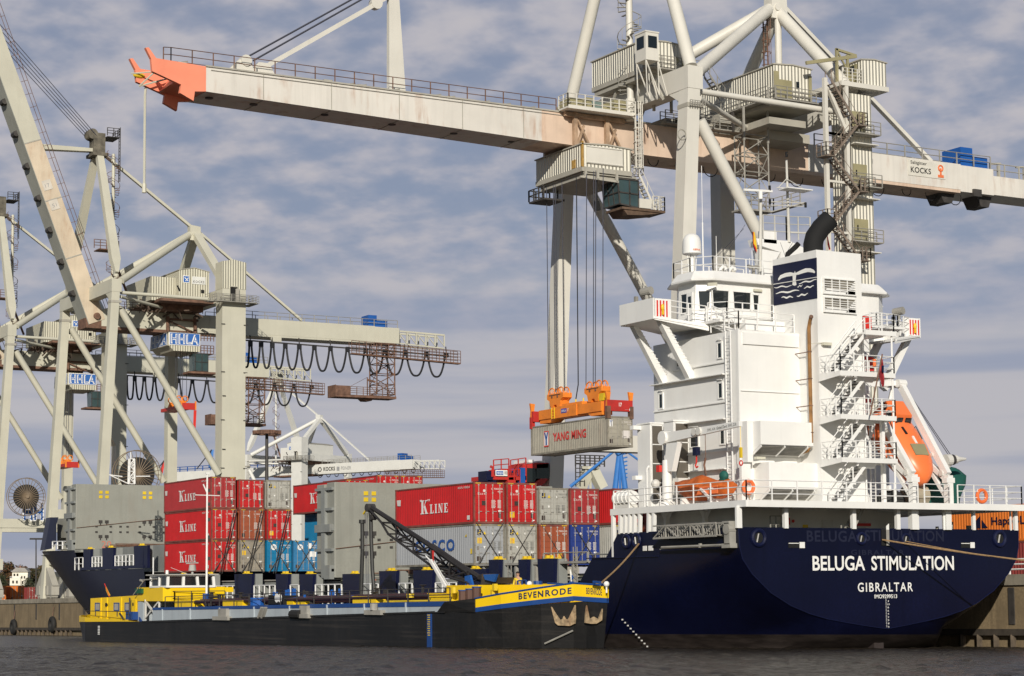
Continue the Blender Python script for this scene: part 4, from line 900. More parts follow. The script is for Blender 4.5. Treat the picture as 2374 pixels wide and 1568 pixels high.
def lettering_and_fittings():
    def plate(o, word, x0, x1, z0, z1, m, bold, name, sp=1.0):
        b = B(); text(b, word, (x0, -.012, z0), (1, 0, 0), (0, 0, 1), x1-x0, z1-z0, bold, sp); return S_(b, name, m)
    l = Y(0, zQ(390, 452)); r_ = Y(0, zQ(885, 450)); t = Y(0, zQ(390, 337))
    plate(0, 'BELUGA', Y(0, zQ(390, 450)).x, Y(0, zQ(882, 450)).x, 4.25, 5.1, WLET, .018, 'name_lettering')
    plate(0, 'STIMULATION', Y(0, zQ(942, 450)).x, Y(0, zQ(1716, 445)).x, 4.25, 5.1, WLET, .018, 'name_lettering')
    plate(0, 'GIBRALTAR', Y(0, zQ(814, 640)).x, Y(0, zQ(1330, 636)).x, 3.02, 3.55, WLET, .012, 'port_lettering', 1.25)
    plate(0, 'IMO9299513', Y(0, zQ(970, 707)).x, Y(0, zQ(1182, 705)).x, 2.63, 2.86, WLET, .015, 'number_lettering')
    plate(0, 'BELUGA', Y(0, zQ(335, 190)).x, Y(0, zQ(805, 195)).x, 5.9, 6.55, GHOST, .02, 'faded_name', 1.1)
    plate(0, 'STIMULATION', Y(0, zQ(880, 190)).x, Y(0, zQ(1620, 170)).x, 5.95, 6.6, GHOST, .02, 'faded_name', 1.05)
    plate(0, 'GIBRALTAR', Y(0, zQ(750, 340)).x, Y(0, zQ(1250, 330)).x, 5.15, 5.45, GHOST, .02, 'faded_name', 1.2)
    b = B(); x = Y(0, zQ(1092, 800)).x
    for k, ch in enumerate('J 10 8 6 4 2 9 8 6'.split()):
        z = 2.42-.185*k; text(b, ch, (x, -.012, z), (1, 0, 0), (0, 0, 1), .10 if len(ch) == 1 else .17, .095)
        for j in range(3): b.box(x-.14, x-.06, -.016, -.008, z+.03+j*.055, z+.045+j*.055)
    S_(b, 'draught_marks', WLET)
    # draught marks on the port quarter
    b = B(); a0 = Vector((0.4, 13, 1.1))
    for k in range(10):
        p = X(.0, zO(565+k*26, 935+k*28)); b.box(-.03, -.01, p.y-.08, p.y+.08, p.z-.04, p.z+.04)
    S_(b, 'draught_marks', WLET)
    # fairleads: bolstered round holes and long slots
    def lead(c, r, ax):
        b = B(); b.torus(c, r, r*.32, ax, 20, 8); o = S_(b, 'fairlead', NAVYP, smooth=True)
        e = .03; b = B(); q = V(*c); n = V(-1, 0, 0) if ax == 'x' else V(0, -1, 0); b.tube(q, q+n*.03, r*.85, n=16); b.obj('fairlead_hole', SOOT, o)
        b = B(); b.bar(q+n*.05+(V(0, .0, 0) if ax == 'x' else V(-r*.4, 0, 0))-V(0, 0, r*.6), q+n*.05+(V(0, .2*r, 0) if ax == 'x' else V(-r*.1, 0, 0))+V(0, 0, r*.55), r*.35, .02); b.obj('bollard_glimpse', WGREY, o)
    for q, r in ((zM(1430, 1210), .42), (zN(590, 1380), .3), (zN(945, 1385), .28), (zN(1690, 1380), .42)): c = Y(-.02, q); lead((c.x, -.03, c.z), r, 'y')
    for q in (zM(205, 1245), zM(300, 1235)): c = X(-.02, q); lead((-.03, c.y, c.z), .36, 'x')
    for q0, q1, ax in ((zM(1710, 1278), zM(1858, 1278), 'y'), (zN(10, 1432), zN(135, 1432), None), (zN(1385, 1432), zN(1490, 1432), 'y')):
        if ax is None: continue
        a = Y(-.02, q0); c = Y(-.02, q1); b = B(); b.box(a.x, c.x, -.03, .0, a.z-.16, a.z+.16); o = S_(b, 'mooring_slot', SOOT); b = B(); b.box(a.x+(c.x-a.x)*.68, c.x, -.06, -.02, a.z-.17, a.z+.17); b.box(a.x, a.x+(c.x-a.x)*.62, -.06, -.03, a.z+.08, a.z+.12); b.obj('slot_liner', WLET, o)
    a = X(-.02, zM(362, 1303)); c = X(-.02, zM(455, 1303)); b = B(); b.box(-.04, 0, c.y, a.y, 5.55, 5.85); o = S_(b, 'mooring_slot', SOOT); b = B(); b.box(-.07, -.03, c.y, c.y+.45*(a.y-c.y), 5.57, 5.86); b.box(-.07, -.03, a.y-.4, a.y, 5.57, 5.86); b.obj('slot_liner', WLET, o)
    # notch in the transom rail for the stern rope
    a = Y(-.03, zQ(1035, 90)); c = Y(-.03, zQ(1100, 240)); b = B(); b.box(a.x, c.x, -.05, .2, c.z, a.z+.05); o = S_(b, 'rope_port', SOOT); b = B(); b.prism([(a.x+.35, -.09, a.z-.1), (c.x+.05, -.09, a.z-.15), (c.x+.05, -.09, a.z+.35), (c.x-.15, -.09, a.z+.2)], (0, .04, 0)); b.obj('rope_guide', WLET, o); b = B(); b.tube((a.x+.35, -.12, c.z), (a.x+.35, -.12, a.z), .06, n=6); b.tube((c.x-.05, -.12, c.z), (c.x-.05, -.12, a.z), .06, n=6); b.obj('roller', GALV, o)
    # stowed aluminium gangway on the port quarter
    g = thing('gangway', 'grey lattice boarding gangway stowed against the port bulwark', 'gangway', (-.5, 6, 5.6))
    y0, y1, z0, z1 = 1.3, 7.6, 6.25, 6.98
    b = B()
    for x in (-.65, -.12):
        b.bar((x, y0, z0), (x, y1, z0), .09); b.bar((x, y0, z1), (x, y1, z1), .08)
        n = 5
        for k in range(n):
            ya = y0+(y1-y0)*k/n; yb = y0+(y1-y0)*(k+1)/n; b.bar((x, ya, z0 if k % 2 else z1), (x, yb, z1 if k % 2 else z0), .065); b.bar((x, ya, z0), (x, ya, z1), .055)
    b.obj('side_truss', GALV, g)
    b = B(); n = 26
    for k in range(n): y = y0+(y1-y0)*k/n; b.box(-.6, -.16, y, y+.18, z0+.02, z0+.07); b.bar((-.38, y, z0), (-.38, y+.1, z1-.1), .05)
    b.obj('treads', GALV, g)
    b = B(); b.box(-.5, -.05, .25, .75, 5.75, 6.95); b.tube((-.55, .5, 6.6), (-.05, .5, 6.6), .3, n=14); b.box(-.5, .0, .2, 1.0, 5.55, 5.8); b.box(-.5, 0, .3, .9, 6.9, 7.05); b.obj('turntable', GALV, g)
    b = B(); b.tube((-.4, .3, 5.72), (-.4, 7.1, 5.72), .08, n=6); b.bar((-.2, .5, 5.68), (-.2, 7.6, 5.62), .05); b.bar((-.4, 3.2, 5.62), (-.4, 3.2, 5.86), .14); b.obj('lower_rail', GALV, g)
lettering_and_fittings()
# ================================================================ CONTAINERS
CR1 = mat('container_red', (.47, .014, .015), .5, var=.10, dirt=.12, streak=.12)
CR2 = mat('container_dull_red', (.35, .03, .032), .55, var=.08, dirt=.15, streak=.15)
CG = mat('container_grey', (.40, .39, .345), .55, var=.06, dirt=.2, streak=.2)
CGB = mat('container_brownish_grey', (.29, .255, .20), .6, var=.1, dirt=.35, streak=.3)
CBR = mat('container_rust_brown', (.31, .075, .03), .6, var=.1, dirt=.25, streak=.2)
CBL = mat('container_blue', (.018, .04, .20), .5, var=.08, dirt=.15)
CTE = mat('container_teal', (.006, .165, .33), .5, var=.08, dirt=.15)
CTB = mat('container_sky_blue', (.03, .17, .34), .55, var=.12, dirt=.25)
CCO = mat('container_silver', (.33, .34, .35), .5, var=.05, streak=.15)
CYM = mat('container_khaki_grey', (.36, .335, .27), .55, var=.08, dirt=.35, streak=.4, rust=.2)
COR = mat('container_orange', (.66, .17, .02), .5, var=.08, streak=.15)
CDR = mat('container_dark_red', (.22, .03, .025), .6, var=.12, dirt=.3)
EDGE = mat('container_frame_rust', (.20, .055, .04), .65, var=.3, vscale=1.5)
EDGEG = mat('container_frame_grey', (.22, .20, .16), .65, var=.3, vscale=1.5)
TXW = mat('stencil_white', (.66, .62, .58), .6, var=0); TXD = mat('stencil_grey', (.14, .14, .13), .6, var=0)
PATCH = mat('dark_patch', (.045, .03, .025), .7, var=.2)
LW, LL = 2.44, 12.19
def corr_side(b, x, sgn, L, z0, z1, per=.2775, d=.036):
    n = int((L-.4)/per); y = .2; pts = [(x, .0), (x, .2)]
    for i in range(n):
        a = y+i*per; pts += [(x, a+.07), (x+sgn*d, a+.14), (x+sgn*d, a+.21), (x, a+.2775)]
    pts.append((x, L)); o = len(b.v)
    b.add([(px, py, z) for z in (z0, z1) for px, py in pts], [(i, i+1, len(pts)+i+1, len(pts)+i) for i in range(len(pts)-1)])
def container(kind, H, L=LL, big=None):
    col, edge, stc, style = {'red': (CR1, EDGE, TXW, 'k'), 'dull': (CR2, EDGE, TXW, 'k'), 'redplain': (CR1, EDGE, TXW, 'kp'), 'grey': (CG, EDGEG, TXD, 'c'), 'greyy': (CG, EDGEG, TXD, 'cy'), 'bgrey': (CGB, EDGEG, TXD, 'cy'), 'brown': (CBR, EDGE, TXW, 'p'), 'browny': (CBR, EDGE, TXW, 'py'),
        'blue': (CBL, CBL, TXW, 'p'), 'teal': (CTE, CTE, TXW, 'h'), 'sky': (CTB, CTB, TXW, 'hs'), 'silver': (CCO, EDGEG, TXD, 'cy'), 'khaki': (CYM, EDGEG, TXW, 'y'), 'orange': (COR, COR, TXD, 'p'), 'darkred': (CDR, EDGE, TXW, 'p'), 'redside': (CR1, EDGE, TXW, 'k')}[kind]
    r = thing('shipping_container', None, 'container')
    b = B(); corr_side(b, .035, 1, L, .16, H-.1); corr_side(b, LW-.035, -1, L, .16, H-.1)
    b.face((.03, L-.03, .1), (LW-.03, L-.03, .1), (LW-.03, L-.03, H-.05), (.03, L-.03, H-.05)); b.box(.03, LW-.03, .03, L-.04, .06, .12); b.box(.05, LW-.05, .05, L-.05, H-.06, H-.03)
    b.obj('body', col, r)
    b = B(); e = .11
    for x in (0, LW-e):
        for y in (0, L-e): b.box(x, x+e, y, y+e, .12, H-.12)
        b.box(x+.01, x+e-.03, e, L-e, H-.11, H-.01); b.box(x+.01, x+e-.03, e, L-e, .01, .16)
    for y in (0, L-e): b.box(e, LW-e, y, y+e, H-.13, H-.005); b.box(e, LW-e, y, y+e, .01, .15)
    for x in (-.005, LW-.165):
        for y in (-.008, L-.17):
            for z in (-.005, H-.115): b.box(x, x+.17, y, y+.178, z, z+.12)
    b.obj('frame', edge if style[0] != 'c' else edge, r)
    ruled = []
    for k, x0 in enumerate((.115, LW/2+.01)):
        x1 = x0+LW/2-.125; b = B(); b.box(x0, x1, .02, .055, .16, H-.135)
        for j in range(5): z = .3+(H-.6)*j/5; b.box(x0+.06, x1-.06, -.004, .02, z+.02, z+(H-.6)/5-.05)
        d = b.obj('door', col, r)
        for xx in (x0+.26, x1-.26):
            b = B(); b.tube((xx, -.03, .17), (xx, -.03, H-.14), .022, n=6)
            for z in (.2, .75, H-.75, H-.2): b.box(xx-.05, xx+.05, -.045, .0, z-.04, z+.04)
            b.box(xx, xx+.3 if k else xx+.24, -.055, -.03, .84, .875); b.obj('locking_bar', CG if style[0] in 'kp' and kind not in ('blue',) else GALV, d)
        h = B()
        for j in range(5): z = .32+(H-.7)*j/4; h.box((.05 if k == 0 else LW-.11), (.11 if k == 0 else LW-.05), -.03, .02, z-.05, z+.05)
        h.obj('hinge', edge, d)
    # stencilled data, right-hand door
    w = B(); y = -.012; x = LW/2+.12
    text(w, 'U 7002455', (x+.05, y, H-.52), (1, 0, 0), (0, 0, 1), .92, .12, .01); text(w, '4510', (x+.55, y, H-.7), (1, 0, 0), (0, 0, 1), .38, .10, .01)
    for j in range(7):
        z = H-1.28-.085*j; w.box(x+.05, x+.05+.30+.04*(j % 2), y-.002, y, z, z+.04); w.box(x+.55, x+.55+.26, y-.002, y, z, z+.045)
    if style[0] == 'k':
        serif(w, 'K', (.3, y, H-.88), (1, 0, 0), (0, 0, 1), .14, .17, (0, -1, 0))
        for q, ch in enumerate('LINE'): serif(w, ch, (.52+.13*q, y, H-.88), (1, 0, 0), (0, 0, 1), .12, .12, (0, -1, 0))
        w.tube((.82, y, H-.6), (.82, y-.004, H-.6), .1, n=12)
    if style[0] == 'p': text(w, 'UES', (.3, y, H-.62), (1, 0, 0), (0, 0, 1), .34, .07); w.tube((.85, y, H-.62), (.85, y-.004, H-.62), .08, n=10)
    w.obj('stencil', stc, r)
    w = B(); w.box(.62 if style[0] == 'k' else .2, (.62 if style[0] == 'k' else .2)+.3, -.016, -.004, *((H-1.62, H-1.3) if style[0] == 'k' else (.3, .62))); w.box(LW-.5, LW-.28, -.016, -.004, .42, .8); w.obj('dark_patch', PATCH, r)
    w = B(); w.box(LW-.5, LW-.28, -.018, -.006, .84, .95); w.box(LW-.35, LW-.2, -.018, -.006, .22, .3); w.obj('white_label', WLET, r)
    if style[0] == 'c':
        w = B(); w.box(.25, .53, -.016, -.004, H-.75, H-.37); e_ = w.obj('emblem', NAVYP, r); w = B(); w.prism([(.28, -.018, H-.68), (.5, -.018, H-.6), (.5, -.018, H-.54), (.28, -.018, H-.62)], (0, -.003, 0)); w.prism([(.36, -.018, H-.52), (.5, -.018, H-.46), (.5, -.018, H-.40), (.36, -.018, H-.46)], (0, -.003, 0)); w.obj('emblem_wave', YLET, e_)
        w = B(); w.prism([(.72, -.006, H-.72), (.94, -.006, H-.72), (.83, -.006, H-.5)], (0, -.01, 0)); w.obj('warning_triangle', YLET, r); w = B(); w.box(.22, .4, -.014, -.004, 1.05, 1.33); w.obj('grey_placard', mat('grey_placard', (.2, .18, .16)), r)
        w = B(); w.prism([(.72, -.006, 1.32), (.9, -.006, 1.32), (.81, -.006, 1.14)], (0, -.01, 0)); w.ball((LW/2+.26, -.012, H-.66), .06, .008, .09); w.obj('white_mark', WLET, r)
    if 'y' in style[1:] or kind == 'redplain':
        w = B(); z = H-1.35 if style[0] == 'c' else .45; xx = .25 if style[0] != 'p' else 1.45; w.box(xx, xx+.36, -.017, -.004, z, z+.4); p_ = w.obj('yellow_placard', YLET, r)
        w = B(); 
        for j in range(3): w.box(xx+.06, xx+.3, -.02, -.017, z+.08+j*.1, z+.11+j*.1)
        w.obj('placard_text', OLET, p_)
    if style[0] == 'h':
        w = B(); w.tube((.66, -.004, H-.62), (.66, -.014, H-.62), .27, n=20); e_ = w.obj('round_emblem', WLET, r); w = B(); text(w, 'GD', (.5, -.016, H-.74), (1, 0, 0), (0, 0, 1), .34, .25, .03); w.obj('emblem_letters', col, e_)
        if 's' in style:
            w = B()
            for (xx, z) in ((1.5, H-.75), (1.62, H-1.5), (1.98, H-1.5)): w.box(xx, xx+.3, -.018, -.004, z, z+.5)
            w.obj('white_label', WLET, r)
    if H > 2.7:
        w = B()
        for k in range(6): w.box(.15+k*.07, .19+k*.07, -.012, -.002, H-.11, H-.04); w.box(LW-.2-k*.07, LW-.16-k*.07, -.012, -.002, H-.11, H-.04)
        w.obj('height_stripes', YLET, r)
    # long port side: x = 0, reading from the far end (left in the view) to the door end
    if big: side_marks(r, big, L, H)
    return r
def side_marks(r, big, L, H):
    x = -.006; U = (0, -1, 0); Zv = (0, 0, 1)
    if big == 'kline':
        w = B(); serif(w, 'K', (x, L*.66, .93), U, Zv, 1.1, 1.0, (-1, 0, 0))
        yy = L*.66-1.45
        for ch in 'LINE':
            ww = SERIF[ch][0]*.78; serif(w, ch, (x, yy, .93), U, Zv, .78, .66, (-1, 0, 0)); yy -= ww+.2
        for q in (L*.66+.12, L*.66-1.12, ): w.prism([(x, q, 1.98), (x, q-.14, 1.98), (x, q-.07, 1.8)], (-.004, 0, 0)); w.prism([(x, q-.2, 1.98), (x, q-.34, 1.98), (x, q-.27, 1.8)], (-.004, 0, 0))
        w.obj('side_lettering', WLET, r)
        w = B(); w.prism([(x, L-.3, H-.8), (x, L-.95, H-.8), (x, L-.9, H-1.25), (x, L-.4, H-1.22)], (-.004, 0, 0)); text(w, 'KKFU 70024', (x, 2.3, H-.4), U, Zv, 1.7, .15, .01); w.box(x-.004, x, .6, 1.0, .3, .6); w.obj('side_label', TXW, r)
    if big == 'cosco':
        w = B(); text(w, 'COSCO', (x, L*.735, 1.05), U, Zv, 6.1, .85, .035, 1.25); w.obj('side_lettering', BLLET, r); w = B(); text(w, 'cosco', (x, L-.5, 2.0), U, Zv, .7, .14, .01); w.box(x-.004, x, L-2.1, L-1.3, 2.15, 2.35); w.obj('side_label', BLLET, r)
        w = B(); w.prism([(x, 1.35, 2.0), (x, 1.1, 2.0), (x, 1.1, 2.2)], (-.004, 0, 0)); w.box(x-.004, x, .3, .55, .8, 1.15); w.obj('yellow_label', YLET, r)
    if big == 'ym':
        w = B(); text(w, 'YANG MING', (x, L*.70, .98), U, Zv, 5.3, .72, .035, 1.05); w.obj('side_lettering', RLET, r)
        w = B(); w.box(x-.004, x, L*.755, L*.82, .62, 1.95); e = w.obj('side_emblem', RLET, r); w = B(); w.box(x-.008, x-.004, L*.755+.07, L*.82-.07, .72, 1.85); e2 = w.obj('emblem_field', WLET, e)
        c = L*.7875; w = B(); w.box(x-.013, x-.009, c-.11, c+.11, .74, 1.4); w.prism([(x-.009, c+.11, 1.2), (x-.009, c-.05, 1.3), (x-.009, c+.13, 1.83), (x-.009, c+.34, 1.83)], (-.003, 0, 0)); w.prism([(x-.009, c-.11, 1.2), (x-.009, c+.05, 1.3), (x-.009, c-.13, 1.83), (x-.009, c-.34, 1.83)], (-.003, 0, 0)); w.obj('emblem_letter', BLLET, e)
        w = B(); w.box(.2, .5, -.02, -.004, H-.85, H-.3); d = w.obj('door_emblem', WLET, r); w = B(); w.box(.32, .38, -.024, -.02, H-.8, H-.5); w.bar((.35, -.022, H-.55), (.24, -.022, H-.33), .06, .004, up=(0, 1, 0)); w.bar((.35, -.022, H-.55), (.46, -.022, H-.33), .06, .004, up=(0, 1, 0)); w.obj('door_emblem_letter', BLLET, d); w = B(); w.box(1.48, 2.15, -.02, -.004, H-1.75, H-1.15); w.obj('paper_sheets', TXW, r)
    if big == 'blueside': w = B(); text(w, '@ H.I', (x, 9.2, 1.1), U, Zv, 1.5, .75, .02); text(w, 'rnalis', (x, 9.6, H-.4), U, Zv, 1.1, .16); w.obj('side_lettering', WLET, r)
    if big == 'hapag':
        w = B(); text(w, 'Hapag-Lloyd', (x, L*.63, 1.0), U, Zv, 5.0, .75, .015); w.obj('side_lettering', NAVYP, r); w = B(); w.prism([(x, L*.72, 1.0), (x, L*.82, 1.0), (x, L*.72, 1.9)], (-.004, 0, 0)); w.prism([(x, L*.71, 1.0), (x, L*.66, 1.0), (x, L*.71, 1.6)], (-.004, 0, 0)); w.obj('side_emblem', NAVYP, r)
PROTO = {}
def put(kind, x, y, z, label, group, H=2.59, L=LL, big=None):
    k = (kind, H, L, big)
    if k in PROTO: o = copy_tree(PROTO[k], (x, y, z))
    else: o = container(kind, H, L, big); o.location = (x, y, z); PROTO[k] = o
    o['label'] = label; o['group'] = group; return o
GA = 'containers stacked aft beside the white superstructure'; GB = 'containers stacked amidships beside the forward hatch cover'
xa = [.3, 2.9, 5.5, 8.15, 11.2, 13.85]; A0 = 31.2
def stacks():
    zt = 7.9
    put('red', xa[0], A0, zt, 'bright red container with big white serif lettering on its side, atop the silver container', GA, 2.9, big='kline')
    put('redplain', xa[1], A0-.05, zt, 'bright red container door end with a yellow sticker, atop the yellow stickered grey one', GA, 2.9)
    put('grey', xa[2], A0-.1, zt, 'light grey container with navy and yellow emblem, upper row between two red containers', GA)
    put('dull', xa[3], A0, zt, 'dull faded red container in the upper row atop the dark blue container', GA)
    put('redside', xa[4], A0-1, zt, 'red container in the upper row partly hidden by the ship rail', GA)
    put('red', xa[5], A0-1, zt, 'red container half hidden behind the white posts of the ship', GA)
    zb = 5.02
    put('silver', xa[0], A0, zb, 'silver ribbed container with blue side lettering behind the barge crane jib', GA, 2.86, big='cosco')
    put('greyy', xa[1], A0-.05, zb, 'grey container with a yellow placard, lower row right of the silver one', GA, 2.86)
    put('browny', xa[2], A0-.1, zb, 'rust brown container in the lower row beside the dark blue one', GA, 2.86)
    put('blue', xa[3], A0, zb, 'dark blue container in the lower row of the aft stack', GA, 2.86)
    put('greyy', xa[4], A0-1, zb, 'grey container at the end of the lower row by the ship quarter', GA, 2.86)
    put('brown', xa[5], A0-1, zb, 'brown container low behind the white posts of the ship', GA, 2.86)
    xb = [.3, 3.05, 5.75, 8.4, 13.7, 16.95, 19.55-.1]; B0 = 80.5; z = 5.15; h = 2.86
    put('red', xb[0], B0, z, 'red container with white serif side lettering, bottom of the three behind the barge mast', GB, 2.84, big='kline')
    put('red', xb[0], B0, z+h, 'red container with white serif side lettering, middle of the three behind the barge mast', GB, 2.84, big='kline')
    put('dull', xb[0], B0+.2, z+2*h, 'darker red container with white serif side lettering, top of the three behind the barge mast', GB, 2.9, big='kline')
    put('bgrey', xb[1], B0, z, 'brownish grey container at the bottom between red and teal ones', GB, 2.84)
    put('brown', xb[1], B0, z+h, 'orange brown container in the middle row of the midship stack', GB, 2.84)
    put('red', xb[1], B0+.2, z+2*h, 'bright red container door end in the top row left of the grey one', GB, 2.7)
    put('teal', xb[2], B0, z, 'bright teal blue container with a round white emblem at the bottom of the stack', GB, 2.84)
    put('redplain', xb[2], B0, z+h, 'red container with a yellow placard between the teal and the grey containers', GB, 2.84)
    put('grey', xb[2], B0+.2, z+2*h, 'grey container with a navy emblem, top row beside the white lettered red side', GB, 2.7)
    put('sky', xb[3], B0, z, 'faded blue container with white labels next to the grey hatch cover', GB, 2.84)
    put('red', xb[4], B0, z+2*h, 'red container whose lettered long side shows between the grey container and the hatch cover', GB, 2.9, big='kline')
    put('teal', xb[4]+1.0, B0-.6, z+h, 'teal container side with white lettering deep in the gap by the hatch cover', GB, 2.84, big='blueside')
    put('red', xb[5], B0, 11.35, 'red container far over the top of the hatch cover, left of two', GB, 2.9, big='kline')
    put('red', xb[6], B0, 11.35, 'red container far over the top of the hatch cover, right of two', GB, 2.9)
    # crossed lashing rods on the lower tiers
    def lash(xs, y, z0, z1, name):
        for i, x in enumerate(xs):
            t = thing('lashing_rods', name[i], 'lashing rods', (x+1.2, y-.12, z0), 'crossed lashing rods on the container ends')
            for s, (xa_, xb_) in enumerate(((x+.15, x+2.3), (x+2.3, x+.15))):
                b = B(); b.tube((xa_, y-.10-.03*s, z0-.1), (xb_, y-.06-.03*s, z1), .035, n=5); q = Vector((xa_, y-.1-.03*s, z0-.1)).lerp(Vector((xb_, y-.06, z1)), .22); b.tube(Vector((xa_, y-.1-.03*s, z0-.1)), q, .065, n=5); b.obj('rod', DARK, t)
    lash(xa[:4], A0, zb, zb+2.95, ['crossed rods lashing the silver container door end', 'crossed rods lashing the lower grey container with the yellow placard', 'crossed rods lashing the lower rust brown container', 'crossed rods lashing the dark blue container'])
    lash(xb[:4], B0, z, z+2.9, ['crossed rods lashing the bottom red container behind the barge mast', 'crossed rods lashing the brownish grey container', 'crossed rods lashing the bright teal container', 'crossed rods lashing the faded blue container'])
    for x, lab in ((xb[0]+.7, 'long slanting rods over the red containers behind the barge mast'), (xb[1]+.6, 'long slanting rods over the brown and grey containers'), (xb[2]+.5, 'long slanting rods over the teal and red containers')):
        t = thing('lashing_rods', lab, 'lashing rods', (x, B0-.2, z), 'crossed lashing rods on the container ends')
        for d in (0, .22): b = B(); b.tube((x+d, B0-.3, z-.2), (x+d+1.5, B0-.12, z+2*h-.1), .035, n=5); b.obj('rod', DARK, t)
    # quay containers
    GQ = 'containers standing on the quay'
    put('darkred', 34, 8.3, groundz(15)+.01, 'dull rust red container on the quay under the orange one at right', GQ)
    put('orange', 34, 8.3, groundz(15)+2.62, 'orange container with dark side lettering behind the ship stern at right', GQ, big='hapag')
    # far left quay containers and trucks
    for kind, p, D, lab in (('orange', zD(-60, 1112), 345, 'orange container on the quay at the far left edge'), ('orange', zD(75, 1112), 350, 'orange container on the quay left of the crane foot, below the villa'), ('darkred', zD(205, 1080), 372, 'dark red container on the quay behind the lamp post at left')):
        c = Dp(D, p); o = put(kind, c.x, c.y, groundz(c.y)+.02, lab, GQ)
stacks()
put('khaki', 20.3, 45.05, 14.72, 'khaki grey container with red side lettering hanging from the orange spreader', 'hoisted container', 2.5, big='ym')
# ================================================================ QUAY CRANES
def legbar(b, p, q, w0, w1, h0=None, h1=None): b.bar(p, q, w0, h0 or w0, up=(0, 1, 0), w2=w1, h2=h1 or w1)
def quay_crane(label, yc, hw, dz, M, corr, boomup, gz, boomM=None, twx=(43.3, 46.8), detail=True, name='quay_crane'):
    """portal crane: two frames at yc-hw and yc+hw, water-side legs near x = 27, land-side legs at x = 45, boom across the water (-x)"""
    boomM = boomM or M
    r = thing(name, label, 'crane', (36, yc, gz), 'quay cranes')
    yn, yf = yc-hw, yc+hw; Z = lambda z: z+dz
    def part(nm, mm=None, smooth=False): return lambda b: b.obj(nm, mm or M, r, smooth)
    # legs
    for y in (yn, yf):
        b = B(); legbar(b, (25.2, y, gz), (27.75, y, Z(46.4)), 1.5, 1.2, 1.5, 1.35); b.obj('leg', M, r)
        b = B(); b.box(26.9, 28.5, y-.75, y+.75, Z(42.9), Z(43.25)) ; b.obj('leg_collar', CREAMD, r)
    b = B(); legbar(b, (45.1, yf, gz), (45.1, yf, Z(47)), 1.6, 1.6); b.obj('leg', M, r)
    x0, x1 = twx
    b = B(); b.box(x0, x1, yn-.2, yn+2.4, gz, Z(46.2)); b.obj('leg', CORR if detail == 'R' else M, r)
    # portal beams low down, wheels
    for y in (yn, yf): b = B(); b.box(25.6, 45, y-.9, y+.9, gz+12.2, gz+13.7); b.obj('portal_beam', M, r)
    for x in (26, 45): b = B(); b.box(x-.7, x+.7, yn-1, yf+1, gz+5.2, gz+7); b.obj('sill_beam', M, r)
    for x in (25.4, 45):
        for y in (yn, yf):
            b = B()
            for k in range(4): b.box(x-.6, x+.6, y-4+2.1*k, y-2.4+2.1*k, gz+.6, gz+2.0); b.tube((x-.5, y-3.3+2.1*k, gz+.55), (x+.5, y-3.3+2.1*k, gz+.55), .5, n=10)
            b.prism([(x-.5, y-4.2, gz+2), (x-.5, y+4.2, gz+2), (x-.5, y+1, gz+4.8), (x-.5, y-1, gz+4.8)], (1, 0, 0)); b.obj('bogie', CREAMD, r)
    # top beam along the quay between the water-side legs, haunched
    b = B(); b.box(27.0, 28.5, yn-.72, yf+.72, Z(44.5), Z(46.4)); b.prism([(27.05, yn+.7, Z(44.5)), (27.05, yn+2.2, Z(44.5)), (27.05, yn+.7, Z(43.6))], (1.4, 0, 0)); b.obj('top_beam', M, r)
    b = B(); b.box(44.4, 45.8, yn+2.4, yf, Z(44.3), Z(46.2)); b.obj('top_beam', M, r)
    # tubes: diagonal braces in each frame, level ties
    def tube(p, q, rr, nm='brace', n=14): b = B(); b.tube(p, q, rr, n=n); return b.obj(nm, M, r, True)
    for y in (yn, yf): tube((28.6, y, Z(42.0)), (44.0, y, Z(18.3)), .52)
    tube((28.6, yn, Z(44.5)), (43.5, yn, Z(44.4)), .26, 'tie'); tube((28.6, yf, Z(44.5)), (44.5, yf, Z(44.4)), .26, 'tie'); tube((28.6, yn, Z(43.9)), (43.5, yc, Z(43.6)), .24, 'tie')
    # front pylon and rear A-frame
    AP = V(28.7, yc, Z(69)); ND = V(44.4, yc, Z(56.4))
    for y, s in ((yn, -1), (yf, 1)):
        if detail == 'R': tube((27.8, y+.0, Z(46.5)), AP+V(0, s*.6, -1), .55, 'pylon_leg')
        else:
            b = B(); q = AP+V(0, s*1.0, -2); p = V(28.0, y, Z(47.4)); b.bar(p, p.lerp(q, .1), .5, .5, up=(0, 1, 0), w2=1.35, h2=1.2); b.bar(p.lerp(q, .1), q, 1.35, 1.2, up=(0, 1, 0), w2=1.0, h2=.9); b.obj('pylon_leg', M, r)
        tube((28.8, y-s*.5, Z(46.3)), ND+V(-.8, 0, -.3), .55, 'pylon_brace')
        if detail == 'R': tube((45.0, y, Z(46.3)), ND+V(.2, 0, -.4), .58, 'rear_pylon_leg')
        else: b = B(); b.bar((45.2, y-s*.8, Z(47)), ND+V(.2, 0, 0), 1.25, .9, up=(0, 1, 0)); b.obj('rear_pylon_leg', M, r)
    b = B(); b.prism([ND+V(-.9, -.6, -1.2), ND+V(.9, -.6, -1.2), ND+V(.8, -.6, 1.0), ND+V(-.9, -.6, 1.2)], (0, 1.2, 0)); b.tube(ND+V(-.3, -.75, -.2), ND+V(-.3, .75, -.2), .3, n=12); b.obj('pylon_node', M, r)
    b = B(); b.box(AP.x-1.2, AP.x+1.2, yc-1.7, yc+1.7, AP.z-2.2, AP.z-1.7); b.box(AP.x-.9, AP.x+.9, yc-1.1, yc+1.1, AP.z-1.7, AP.z+1.4); 
    for k in range(5): b.tube((AP.x-1.0, yc-1+.45*k, AP.z+1.2), (AP.x-1.0, yc-.85+.45*k, AP.z+1.2), .8, n=14)
